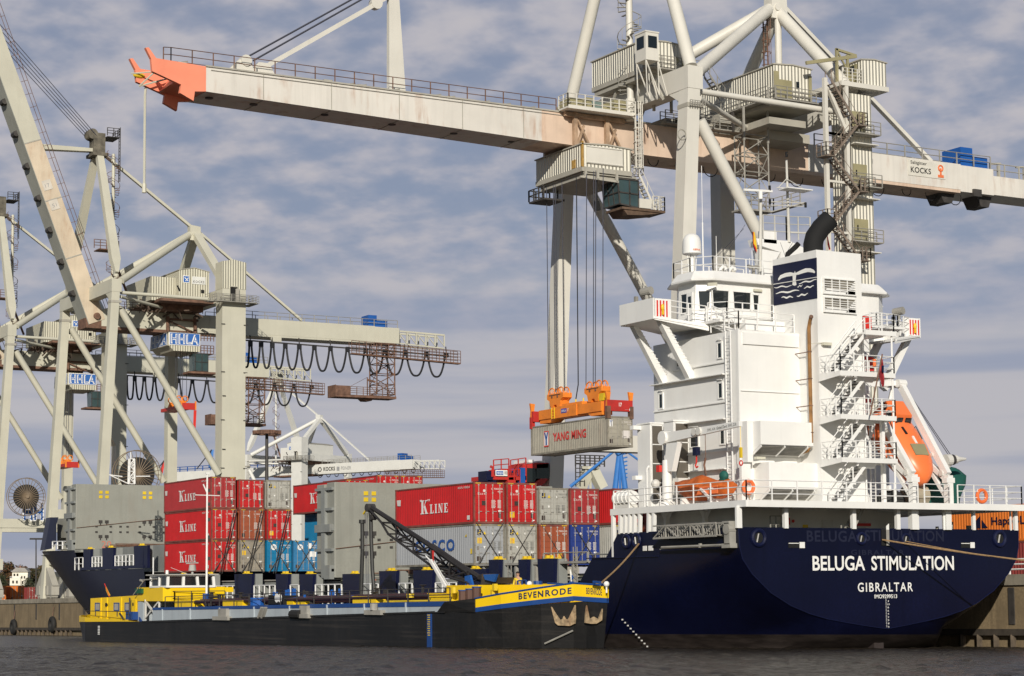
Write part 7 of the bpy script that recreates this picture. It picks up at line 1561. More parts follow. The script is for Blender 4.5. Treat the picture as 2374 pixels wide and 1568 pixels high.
def barge():
    us = [-7.6, -7.2, -6.6, -5.6, -4.2, -2.6, -1.2, 0, 3, 8, 12, 14.7, 22, 30, 38, 46, 54, 60, 62, 64, 66, 67.5, 68.5, 69.4, 70.2, 71.0, 71.8, 72.3]
    def ring(u, z0f, z1f, fl=0):
        s = barge_side(u); a = min(4.24, s); return a
    secs = []
    for u in us:
        a = ring(u, 0, 0); zt = dk(u); rake = 0 if u < 64 else (u-64)/8.4*.7; rk2 = 0 if u > 0 else -u/7.6
        zb = -1.4 if u > 3 else -1.4+rk2*1.9; uu = u-rake if u > 64 else u+rk2*1.3
        am = a+(.25 if u > 64 else 0)*(1 if a < 4 else 0)+rk2*.5; am = min(4.24, am)
        secs.append([Q(u, a, zt), Q(u*.5+uu*.5, (a+am)/2, (zt+zb)/2), Q(uu, am, zb), Q(uu, star(u, am), zb), Q(u*.5+uu*.5, star(u, (a+am)/2), (zt+zb)/2), Q(u, star(u, a), zt)])
    b = B(); b.loft(secs, closed=True); b.obj('hull', BARGEB, BARGE)
    def strip(name, ulist, lo, hi, m, off=.03, th=.12):
        b = B(); L = []
        for u in ulist:
            a = barge_side(u); L.append([Q(u, a-off, lo(u)), Q(u, a-off, hi(u)), Q(u, a-off+th, hi(u)), Q(u, a-off+th, lo(u))])
        b.loft(L, closed=True); L2 = [[Q(u, star(u, barge_side(u))+off-.02, lo(u)), Q(u, star(u, barge_side(u))+off-.02, hi(u)), Q(u, star(u, barge_side(u))+off-th, hi(u)), Q(u, star(u, barge_side(u))+off-th, lo(u))] for u in ulist]
        b.loft(L2, closed=True); return b.obj(name, m, BARGE)
    bu = [63.95, 65, 66, 67, 68, 69, 70.2, 71, 71.8, 72.28]
    yl = lambda u: float(np.interp(u, [63.95, 70.2, 72.3], [2.28, 2.93, 2.80])); yh = lambda u: float(np.interp(u, [63.95, 67, 70.2, 72.3], [2.80, 3.2, 3.65, 3.5]))
    strip('bow_bulwark', bu, yl, yh, YEL); strip('bow_band', bu, lambda u: yl(u)-.27, yl, BARGEBL, .04)
    b = B()
    pts = [Q(u, barge_side(u)-.02, yh(u)+.02) for u in bu]; b.pipe(pts, .06, 6); pts = [Q(u, star(u, barge_side(u)), yh(u)+.02) for u in bu]; b.pipe(pts, .06, 6); b.obj('bulwark_rail', BARGEBL, BARGE)
    b = B(); b.add([Q(60.3, -.02, 2.0), Q(64.0, .42, 2.05), Q(64.0, .42, 2.82), Q(61.2, -.02, 2.62)], [(0, 1, 2, 3)]); b.prism([Q(60.3, -.02, 1.98), Q(64.0, .40, 2.0), Q(64.0, .40, 2.80), Q(61.2, -.02, 2.62)], BV*.1); b.obj('bow_wing_plate', BARGEB, BARGE)
    su = [-7.58, -7.2, -6.6, -5.6, -4.2, -2.6, -1.2, 0, 3, 8, 12.3]
    strip('stern_bulwark', su, lambda u: dk(u)-.02, lambda u: dk(u)+.62-.033*(u+7.6), YEL)
    b = B(); b.prism([Q(12.3, -.02, 1.0), Q(12.9, -.02, 1.0), Q(12.3, -.02, 1.36)], BV*.1); b.obj('stern_band_end', BARGEBL, BARGE)
    # trunk: pale grey side with a blue top band and welded ribs
    b = B(); b.prism([Q(14.7, .12, dk(14.7)), Q(61.2, .12, 2.0), Q(61.6, .12, 2.42), Q(14.9, .12, 2.0)], BV*7.4); b.obj('trunk', BARGEG, BARGE)
    b = B(); b.prism([Q(14.9, .08, 1.93), Q(61.3, .08, 2.36), Q(61.6, .08, 2.66), Q(14.9, .08, 2.12)], BV*7.5); b.obj('trunk_band', BARGEBL, BARGE)
    b = B(); 
    for u in (17, 22.5, 28, 34, 39.8, 45.5, 50.8, 56.3): z = dk(u); b.bar(Q(u, .06, z), Q(u, .06, z+.62+.5*(1-u/60)), .10)
    b.obj('trunk_ribs', BARGEG, BARGE)
    b = B(); b.prism([Q(14.9, .2, 2.06), Q(61.3, .2, 2.6), Q(61.3, 7.4, 2.6), Q(14.9, 7.4, 2.06)], (0, 0, .03)); b.obj('trunk_deck', mat('barge_deck_dark', (.045, .04, .042), .8, var=.3, vscale=1), BARGE)
    b = B(); 
    for k in range(5): b.bar(Q(14+10*k, -.03, dk(14+10*k)-.03), Q(24+9.3*k, -.03, dk(24+9.3*k)-.03), .07)
    b.bar(Q(13, -.02, 1.0), Q(60, -.02, 2.02), .08); b.obj('rubbing_strake', BARGEB, BARGE)
    # aft deckhouse
    b = B(); b.prism([Q(-1.7, 1.1, .9), Q(9.4, 1.1, .9), Q(9.4, 1.1, 3.1), Q(-1.7, 1.1, 2.85)], BV*6.3); h = b.obj('deckhouse', YEL, BARGE)
    for px, w, hh in ((348, 1.0, .55), (508, 1.0, .55), (598, .85, .55)):
        p = Sd(1.05, zR(px, 495)); u = (p-BA).dot(BU); b = B(); qb(b, u-w/2, u+w/2, 1.06, 1.09, p.z-hh/2, p.z+hh/2); g = b.obj('window', mat('pale_shutter', (.36, .34, .30), .6), h)
        b = B(); 
        for (a, c, z0, z1) in ((-w/2-.1, w/2+.1, hh/2, hh/2+.07), (-w/2-.1, w/2+.1, -hh/2-.07, -hh/2), (-w/2-.1, -w/2, -hh/2, hh/2), (w/2, w/2+.1, -hh/2, hh/2)): qb(b, u+a, u+c, 1.03, 1.09, p.z+z0, p.z+z1)
        b.obj('frame', BARGEBL, g)
    b = B()
    for px in (368, 420, 540): p = Sd(1.0, zR(px, 470)); u = (p-BA).dot(BU); qb(b, u-.12, u+.12, 1.04, 1.1, 1.0, 2.9)
    b.obj('house_ribs', YEL, h)
    b = B(); p = Sd(1.0, zR(643, 500)); u = (p-BA).dot(BU); qb(b, u-.5, u+.6, 1.05, 1.1, 1.0, 2.75); d = b.obj('door', YEL, h); b = B(); b.tube(Q(u, 1.04, 2.35), Q(u, 1.08, 2.35), .16, n=12); b.obj('porthole', SOOT, d)
    b = B(); p = Sd(1.0, zR(420, 480)); b.tube(p-BV*.02, p+BV*.08, .18, n=12); b.obj('porthole', SOOT, h)
    b = B(); b.rail([Q(-1.5, .55, 1.35), Q(9.6, .15, 1.35)], .42, 1, 2.6, .03); b.tube(Q(8.2, .8, 1.2), Q(8.2, .8, 2.9), .07); b.bar(Q(6.5, .6, 1.6), Q(7.5, .5, 1.2), .12); b.obj('stern_railing', DARK, BARGE)
    b = B(); qb(b, -5.0, -3.6, 2.6, 6, 1.3, 2.0); qb(b, 8.1, 9.6, .5, 1.0, 1.1, 1.75); b.obj('stern_winch', BARGEBL, BARGE)
    # grey passage with X-braced gate
    b = B(); qb(b, 9.5, 10.6, 1.0, 7.3, .9, 2.75); b.obj('passage_wall', BARGEG, BARGE)
    b = B(); a, c = 11.4, 14.3; 
    for p, q in (((a, 1.2), (c, 2.6)), ((a, 2.6), (c, 1.2)), ((a, 1.1), (a, 2.75)), ((c, 1.1), (c, 2.75))): b.bar(Q(p[0], .9, p[1]), Q(q[0], .9, q[1]), .14)
    b.obj('cross_gate', WGREY, BARGE)
    # wheelhouse, front towards the bow
    uf = 16.0
    b = B(); b.prism([Q(9.4, .95, 2.62), Q(uf-.6, .75, 2.62), Q(uf, 1.2, 2.62), Q(uf, 5.85, 2.62), Q(9.4, 5.85, 2.62)], (0, 0, 1.12)); b.prism([Q(uf-.6, 5.8, 3.3), Q(uf, 5.8, 3.3), Q(uf, 6.6, 3.3), Q(uf-.6, 6.6, 3.3)], (0, 0, .4)); w = b.obj('wheelhouse_base', YEL, BARGE)
    b = B(); b.tube(Q(13.6, .82, 3.1), Q(13.6, .95, 3.1), .15, n=12); b.tube(Q(14.3, .8, 3.45), Q(14.3, .95, 3.45), .13, n=12); b.obj('porthole', BARGEBL, w)
    b = B(); qb(b, 9.6, 11.0, .7, .95, 3.25, 3.65); b.obj('side_lamp_box', mat('side_light_green', (.01, .09, .04), .5), w)
    vf0, vf1 = .85, 4.95; lean = .25
    b = B()
    def post(u, v, t=.2): b.bar(Q(u, v, 3.7), Q(u-lean*.3, v+.06*(1 if v < 3 else -1), 4.66), t, t*.9, up=BU)
    for v in (vf0+.05, 2.23, 3.5, vf1-.05): post(uf, v)
    for u in (14.4, 12.6): post(u, .85, .16)
    b.bar(Q(uf, vf0, 3.78), Q(uf, vf1, 3.78), .16); b.bar(Q(uf-.1, vf0, 4.63), Q(uf-.1, vf1, 4.63), .12); b.bar(Q(12.6, .85, 3.78), Q(uf, .85, 3.78), .15); b.bar(Q(12.6, .85, 4.63), Q(uf, .85, 4.63), .12); qb(b, 12.0, 12.5, 1.0, 4.8, 3.7, 4.65); wf = b.obj('wheelhouse_frame', WLET, BARGE)
    for k, (v0, v1) in enumerate(((.95, 2.13), (2.33, 3.4), (3.6, 4.85))): b = B(); b.prism([Q(uf-.06, v0, 3.82), Q(uf-.06, v1, 3.82), Q(uf-.14, v1, 4.6), Q(uf-.14, v0, 4.6)], BU*-.03); b.obj('window', GLASS, wf)
    for u0, u1 in ((14.5, 15.9), (12.7, 14.3)): b = B(); b.prism([Q(u0, .9, 3.82), Q(u1, .9, 3.82), Q(u1, .93, 4.6), Q(u0, .93, 4.6)], BV*.03); b.obj('window', GLASS, wf)
    b = B(); qb(b, 12.3, 15.9, 1.2, 4.7, 3.7, 3.75); qb(b, 12.5, 12.6, 1, 4.8, 3.7, 4.6); b.obj('wheelhouse_inside', DARK, wf)
    b = B(); b.prism([Q(11.9, .7, 4.68), Q(uf+.25, .6, 4.68), Q(uf+.25, 5.2, 4.68), Q(11.9, 5.1, 4.68)], (0, 0, .1)); b.obj('wheelhouse_roof', mat('grey_roof', (.36, .35, .32), .6), BARGE)
    b = B(); p = Fr(14, zR(1150, 170)); q = Q(14, (p-BA).dot(BV), 4.75); b.tube(q, q+V(0, 0, .35), .1); b.tube(q+V(0, 0, .3), q+V(0, 0, .8), .32, .26, n=12); b.bar(q+V(0, 0, .9)-BV*.55, q+V(0, 0, .95)+BV*.5, .1, .1); b.obj('radar', mat('grey_roof', (.36, .35, .32)), BARGE)
    b = B(); p = Q(13, .9, 4.75); b.tube(p, p+V(0, 0, 1.4), .05, n=5); b.tube(Q(14.2, 1.6, 4.75), Q(14.2, 1.6, 5.1), .12, n=8); b.tube(Q(15, 3, 4.78), Q(15.2, 1.5, 5.3), .015, n=4); b.obj('roof_aerial', WLET, BARGE)
    b = B(); p = Sd(.7, zR(710, 272)); q = Sd(.7, zR(850, 260)); b.tube(p, q, .05, n=5); b.tube(p, p+V(0, 0, -.05)+BU*.5, .1); b.tube(Sd(.7, zR(650, 395)), Sd(.7, zR(745, 270)), .05, n=5); b.obj('boat_hook', GALV, BARGE)
    # white mast with yard
    m0 = Q(16.6, 4.0, 2.6); b = B(); b.tube(m0, Q(16.6, 4.0, 12.85), .10, .07, 10); zy = Fr(16.6, zE(628, 293)).z; a = Fr(16.6, zE(510, 293)); c = Fr(16.6, zE(742, 300)); b.tube(a, c, .04, n=6); b.tube(Fr(16.6, zE(588, 192)), Fr(16.6, zE(625, 275)), .06, n=6); b.bar(Q(16.6, 3.85, 12.85), Q(16.6, 4.15, 12.85), .2, .14); mm = b.obj('mast', WLET, BARGE, True)
    b = B()
    for z_ in (250, 380, 525, 690, 890): p = Fr(16.5, zE(634, z_)); b.box(p.x-.12, p.x+.12, p.y-.12, p.y+.12, p.z-.14, p.z+.14)
    b.obj('mast_lights', DARK, mm)
    b = B(); b.tube(Q(16.6, 3.95, 2.3), Q(16.6, 3.95, 3.2), .28, n=10); b.obj('mast_foot', BARGEBL, BARGE)
    # deck crane: slewing base, lattice jib, hoses
    piv = Sd(4, zF(1010, 1020)); tip = Sd(4, zF(42, 392))
    b = B(); u0, u1 = 57.5, 62.5; qb(b, 58.2, 61.5, 2.6, 5.0, 2.6, 3.6); b.obj('crane_base', BARGEBL, BARGE)
    for q4 in (((880, 1000), (925, 990), (950, 1085), (885, 1080)), ((1045, 985), (1165, 980), (1140, 1050), (1060, 1030))):
        b = B(); b.prism([Sd(3.2, zF(*q)) for q in q4], BV*.15); b.obj('crane_plate', BLUEP, BARGE)
    b = B(); b.tube(Q(60, 4, 3.4), Q(60, 4, 4.3), .6, n=12); b.prism([Sd(3.4, zF(*q)) for q in ((1020, 1075), (1150, 1065), (1170, 1010), (1040, 1020))], BV*1.4); b.obj('crane_house', mat('crane_house_brown', (.06, .045, .03), .7, var=.3), BARGE)
    jib = B(); d = (piv-tip).normalized(); up = BV.cross(d).normalized(); up = up if up.z > 0 else -up; Lj = (piv-tip).length
    top = [tip+d*(s*Lj)+up*.08 for s in np.linspace(0, 1, 13)]
    dep = [float(np.interp(s, [0, .16, .22, .8, 1], [.1, .3, .75, .95, .35])) for s in np.linspace(0, 1, 13)]
    wid = [float(np.interp(s, [0, .2, .8, 1], [.15, .45, .6, .8])) for s in np.linspace(0, 1, 13)]
    lo = [[p-up*dd+BV*(sg*ww) for p, dd, ww in zip(top, dep, wid)] for sg in (-1, 1)]
    for i in range(12):
        jib.tube(top[i], top[i+1], .16, n=6)
        for s in (0, 1):
            jib.tube(lo[s][i], lo[s][i+1], .085, n=5)
            if i > 1: jib.tube(top[i] if i % 2 else lo[s][i], lo[s][i+1] if i % 2 else top[i+1], .06, n=4); 
        if i > 1: jib.tube(lo[0][i], lo[1][i], .05, n=4); jib.tube(lo[i % 2][i], lo[(i+1) % 2][i+1], .05, n=4)
    jib.tube(top[7], top[11]-up*.1, .22, n=6); j = jib.obj('crane_jib', mat('jib_black', (.024, .021, .02), .6, var=.3), BARGE)
    b = B(); b.tube(tip-BV*.3, tip+BV*.3, .28, n=12); b.tube(tip+d*.6-up*.5-BV*.2, tip+d*.6-up*.5+BV*.2, .2, n=10); b.obj('tip_sheave', DARK, j)
    b = B(); b.pipe([Sd(4, zE(*q)) for q in ((2150, 420), (2160, 500), (2163, 700), (2175, 1000), (2195, 1240))], .14, 8); b.pipe([Sd(4.3, zE(*q)) for q in ((2080, 530), (2082, 800), (2075, 1000), (2068, 1240))], .15, 8); b.tube(Sd(4.3, zE(2080, 560)), Sd(4.3, zE(2080, 525)), .24, n=10); b.obj('loading_hose', mat('hose_black', (.022, .022, .02), .55, var=.15), BARGE)
    b = B(); b.pipe([Sd(4, zE(*q)) for q in ((2150, 410), (2110, 440), (2090, 470))], .07, 6); b.obj('yellow_hose', YLET, BARGE)
    b = B(); 
    for x in (2105, 2115, 2128): b.tube(Sd(4.2, zE(x, 460)), Sd(4.2, zE(x+12, 1200)), .018, n=4)
    b.obj('crane_wire', ROPEM, BARGE)
    b = B(); b.bar(Sd(3, zS(932, 95)), Sd(3, zS(1052, 300)), .16, .2); b.bar(Sd(3, zS(950, 90)), Sd(3, zS(1075, 300)), .05); b.tube(Sd(3, zS(895, 60)), Sd(3, zS(932, 100)), .05, n=5); b.obj('boarding_pole', WLET, BARGE)
    b = B(); b.prism([Sd(2.9, zF(*q)) for q in ((590, 770), (606, 775), (602, 865), (592, 840))], BV*.03); b.obj('pole_pennant', SIGNR, BARGE)
    # deck piping, rails, boxes and clutter on the trunk
    rng = random.Random(11)
    b = B()
    for v, z, r_ in ((1.4, .42, .14), (2.2, .3, .18), (2.9, .55, .12), (4.0, .35, .2), (5.2, .5, .15)): b.tube(Q(18, v, 2.1+z), Q(57, v, 2.55+z), r_, n=7)
    b.obj('deck_pipes', mat('pipe_oxide', (.05, .018, .02), .6, var=.3, vscale=1.5), BARGE)
    b = B()
    for k in range(46):
        u = rng.uniform(18, 57); v = rng.uniform(1.0, 5); z = 2.1+.5*(u-15)/46; h_ = rng.uniform(.25, 1.15); b.tube(Q(u, v, z), Q(u, v, z+h_), rng.uniform(.05, .18), n=6)
        if k % 2: b.torus(Q(u, v, z+h_), .22, .04, 'z', 10, 4)
        if k % 3 == 0: b.tube(Q(u, v, z+h_*.7), Q(u+1.6, v, z+h_*.7), .07, n=5)
    b.obj('valves', mat('valve_dark', (.03, .026, .024), .6, var=.3, vscale=2), BARGE)
    b = B()
    for k in range(14):
        u = rng.uniform(31, 46); v = rng.uniform(1.2, 5); z = 2.35; b.tube(Q(u, v, z+.4), Q(u+rng.uniform(1, 3.5), v, z+.45), .12, n=6); b.tube(Q(u, v, z), Q(u, v, z+rng.uniform(.4, 1.2)), .1, n=6)
    p = Sd(2, zR(2005, 430)); b.bar(p-V(0, 0, .6), p+V(0, 0, .75), .25); p = Sd(1.2, zR(1700, 465)); b.tube(p-V(0, 0, .45), p+V(0, 0, .4), .55, n=12); b.obj('blue_pipework', BLUEP, BARGE)
    b = B()
    for u0, n_ in ((18, 6), (26, 5), (38, 12)):
        for k in range(n_): pass
    b.rail([Q(16.5, .5, 2.12), Q(61, .5, 2.62)], .85, 2, 2.6, .028); b.obj('deck_railing', DARK, BARGE)
    b = B(); b.rail([Q(14.5, 1.0, 2.3), Q(16.2, 1.4, 2.3), Q(16.6, 5.6, 2.3)], 1.1, 2, 1.3, .03); b.tube(Q(15.4, 2.2, 2.2), Q(15.4, 2.2, 3.5), .14, n=6); b.obj('walkway_railing', DARK, BARGE)
    for x0, y0, x1, y1, v, tag_ in ((1000, 440, 1155, 502, 1.2, 0), (1405, 440, 1572, 498, 1.2, 0), (1922, 432, 2000, 490, 1.3, 0), (2022, 440, 2100, 488, 1.4, 0)):
        p = Sd(v, zR(x0, y1)); q = Sd(v, zR(x1, y0)); u0 = (p-BA).dot(BU); u1 = (q-BA).dot(BU); b = B(); qb(b, u0, u1, v, v+1.1, min(p.z, q.z), max(p.z, q.z)); b.obj('yellow_locker', YEL, BARGE)
    for x0, y0, x1, y1 in ((332, 376, 510, 434), (910, 352, 1097, 408)):
        p = Sd(1.3, zS(x0, y1)); q = Sd(1.3, zS(x1, y0)); u0 = (p-BA).dot(BU); u1 = (q-BA).dot(BU); b = B(); qb(b, u0, u1, 1.3, 2.8, min(p.z, q.z)-.1, max(p.z, q.z)); l = b.obj('yellow_locker', YEL, BARGE); b = B(); qb(b, u0-.03, u1+.03, 1.27, 2.83, max(p.z, q.z), max(p.z, q.z)+.05); b.obj('lid', YEL, l)
    b = B(); p = Sd(.9, zS(575, 412)); q = Sd(.9, zS(1100, 402)); b.tube(p, q, .09, n=6)
    for k in range(7): c = p.lerp(q, k/6); b.bar(c-V(0, 0, .25), c+V(0, 0, .02), .12)
    b.tube(Sd(1, zS(1112, 300)), Sd(1, zS(1112, 345)), .17, n=8); b.tube(Sd(1, zS(775, 350)), Sd(1, zS(775, 380)), .25, n=8); b.obj('yellow_pipe', YLET, BARGE)
    b = B(); p = Sd(1.0, zR(1790, 488)); q = Sd(1.0, zR(1915, 400)); u0 = (p-BA).dot(BU); u1 = (q-BA).dot(BU); qb(b, u0, u1, 1.0, 2.2, p.z-.1, q.z); g = b.obj('gauge_cabinet', SOOT, BARGE); b = B()
    for x in (1860, 1887): c = Sd(.97, zR(x, 422)); b.tube(c, c+BV*.03, .32 if x < 1870 else .3, n=14)
    b.obj('dial', WLET, g)
    # bow house, drums, lights, bollards, anchors
    b = B(); qb(b, 58.8, 62.6, 1.55, 2.9, 2.3, 3.62); qb(b, 58, 67.0, 4.6, 6.4, 2.4, 3.66); b.prism([Q(62.6, 1.6, 2.4), Q(69.2, 3.6, 2.6), Q(69.2, 3.6, 3.6), Q(62.6, 1.6, 3.62)], BV*.2); h = b.obj('bow_house', YEL, BARGE)
    b = B()
    for px, s in ((1425, .12), (1408, .1)): p = Sd(1.5, zS(px, 345 if px < 1420 else 300)); b.box(p.x-s, p.x+s, p.y-s, p.y+s, p.z-.2, p.z+.2)
    b.obj('house_fitting', YLET, h)
    for px, py in ((1180, 360), (1235, 350), (1285, 335)):
        p = Sd(.8, zS(px, py+40)); b = B(); b.tube(p-V(0, 0, .2), p+V(0, 0, .55), .27, n=12); dd = b.obj('drum', mat('drum_brown', (.10, .05, .035), .6, var=.2), BARGE); b = B(); b.tube(p+V(0, 0, .55), p+V(0, 0, .62), .3, n=12); b.obj('drum_lid', BARGEBL, dd)
    for px, py, v in ((1690, 274, 3.0), (2281, 276, 4.0)):
        p = Sd(v, zS(px, py)); b = B(); b.ball(p, .17); b.tube(p-V(0, 0, .5), p, .05); b.obj('bow_light', WLET, BARGE)
    b = B(); p = Sd(3.2, zS(1755, 285)); b.tube(p-V(0, 0, .4), p+V(0, 0, .25), .28, n=10); b.rail([Sd(2.8, zS(1600, 290)), Sd(2.8, zS(1665, 285))], .3, 1, .4, .04); b.tube(Sd(4, zS(2010, 272)), Sd(4, zS(2012, 255)), .14); b.bar(Sd(3.5, zS(1830, 270)), Sd(3.5, zS(1945, 276)), .1); b.bar(Sd(3.5, zS(2180, 258)), Sd(3.6, zS(2235, 262)), .12); b.obj('windlass', BARGEBL, BARGE)
    for (fx, fy), w_ in ((zR(1400, 580), .9), (zR(2085, 560), .7)):
        p = Sd(-.1, (fx, fy)); u = (p-BA).dot(BU); b = B(); qb(b, u-w_*1.6, u+w_*1.4, -.25, .15, p.z-.25, p.z+.02); qb(b, u-w_*.7, u+w_*.9, -.15, .25, p.z, p.z+.6); b.obj('side_bollard', GALV, BARGE)
    p = Sd(-.1, zS(497, 500)); u = (p-BA).dot(BU); b = B(); qb(b, u-1.1, u+1.1, -.25, .15, p.z-.1, p.z+.2); b.tube(p+V(0, 0, .2), p+V(0, 0, .62), .26, n=10); b.obj('side_bollard', GALV, BARGE)
    b = B(); p = Sd(-.1, zR(2030, 560)); b.tube(p-BU*.7, p+BU*.7, .32, n=10); b.obj('side_fender', TYRE, BARGE)
    b = B(); p = Sd(.0, zR(1712, 590)); q = Sd(.0, zR(1742, 500)); b.bar(p, q, .3, .1); b.bar(p+BU*.6, q+BU*.6, .3, .1); b.obj('side_ladder', GALV, BARGE)
    # anchors in their pockets: rusty fluke plates
    def onhull(u, z): return Q(u, barge_side(u)-.05+.12*max(0, (2.4-z))*(u > 64)*.5, z)
    for (u0, u1) in ((69.1, 70.33),):
        f = lambda a, z: onhull(u0+(u1-u0)*a, z)
        b = B(); P_ = [f(0, 2.32), f(.10, 2.05), f(.33, 1.55), f(.45, 1.62), f(.5, 1.78), f(.55, 1.62), f(.68, 1.6), f(.88, 2.1), f(1.02, 2.42), f(1.0, 1.7), f(.95, 1.35), f(.75, 1.22), f(.25, 1.25), f(.13, 1.4)]; b.prism(P_, BV*-.08); b.obj('anchor', ANCH, BARGE)
    b = B(); f = lambda a, z: Q(70.9+1.1*a, barge_side(70.9+1.1*a)-.1, z); b.prism([f(.0, 1.4), f(.3, 1.35), f(.62, 1.35), f(.95, 1.55), f(1.0, 2.2), f(.75, 1.6), f(.5, 1.75), f(.25, 1.6), f(.1, 2.4), f(.03, 1.9)], BU*.12); b.obj('anchor', ANCH, BARGE)
    b = B(); b.tube(onhull(68.6, .2), onhull(70.1, .95), .05, n=5); b.obj('hull_scar', GALV, BARGE)
    # draught strip and marks
    b = B(); p = Sd(-.02, zS(922, 505)); u = (p-BA).dot(BU); qb(b, u-.28, u+.28, -.045, .02, -.3, p.z); s = b.obj('draught_strip', BARGEBL, BARGE); b = B()
    for k in range(10): z = p.z-.1-.135*k; qb(b, u-.2+.05*(k % 2), u+.1, -.06, -.045, z, z+.05)
    b.obj('draught_figures', YLET, s)
    b = B(); p = Sd(.3, zR(390, 660)); u = (p-BA).dot(BU)
    for k in range(6): z = p.z-.13*k; qb(b, u-.2, u+.15, barge_side(u)-.03, barge_side(u)+.04, z-.04, z+.04)
    b.obj('stern_figures', WLET, BARGE)
    # name on the curving bow bulwark
    vs, fs, asp = glyphs('BEVENRODE', .03, 1.25)
    def curve_text(vs, fs, ua, ub, za, zb, ha, hb, name):
        b = B(); out = []
        for x, y in vs:
            u = ua+(ub-ua)*x; a = barge_side(u); out.append(Q(u, a-.055, za+(zb-za)*x+(ha+(hb-ha)*x)*y))
        b.add(out, fs); return b.obj(name, mat('name_navy', (.012, .025, .07), .5), BARGE)
    curve_text(vs, fs, 67.14, 70.12, 2.74, 3.06, .37, .37, 'name_lettering')
    b = B(); vs, fs, asp = glyphs('BEVENRODE', .012, 1.0); out = []
    for x, y in vs: u = 71.0+1.1*x*.9; out.append(Q(u, barge_side(u)-.06, 3.05-.1*x+.36*y))
    b.add(out, fs); b.obj('name_lettering', mat('name_navy', (.012, .025, .07), .5), BARGE)
    # flags
    f = thing('flag', 'red and gold flag on the stern staff of the yellow barge', 'flag', Sd(3, zR(450, 405)), 'flags'); b = B(); b.tube(Sd(3, zR(450, 410)), Sd(3, zR(408, 300)), .04, n=5); b.obj('staff', SIGNR, f)
    b = B(); b.prism([Sd(3, zR(*q)) for q in ((412, 310), (428, 345), (455, 400), (440, 405), (420, 360))], BV*.03); b.obj('cloth', mat('flag_gold', (.75, .48, .03), .7), f)
    f = thing('flag', 'small white and blue pennant on the bow of the yellow barge', 'flag', Sd(4, zS(2012, 255)), 'flags'); b = B(); b.tube(Sd(4, zS(2012, 258)), Sd(4, zS(2003, 165)), .035, n=5); b.prism([Sd(4, zS(*q)) for q in ((2003, 168), (2018, 215), (2012, 245), (2006, 230))], BV*.03); b.obj('cloth', WLET, f); b = B(); b.prism([Sd(3.98, zS(*q)) for q in ((2014, 205), (2028, 225), (2022, 240), (2013, 245))], BV*.03); b.obj('blue_half', BLUEP, f)
barge()
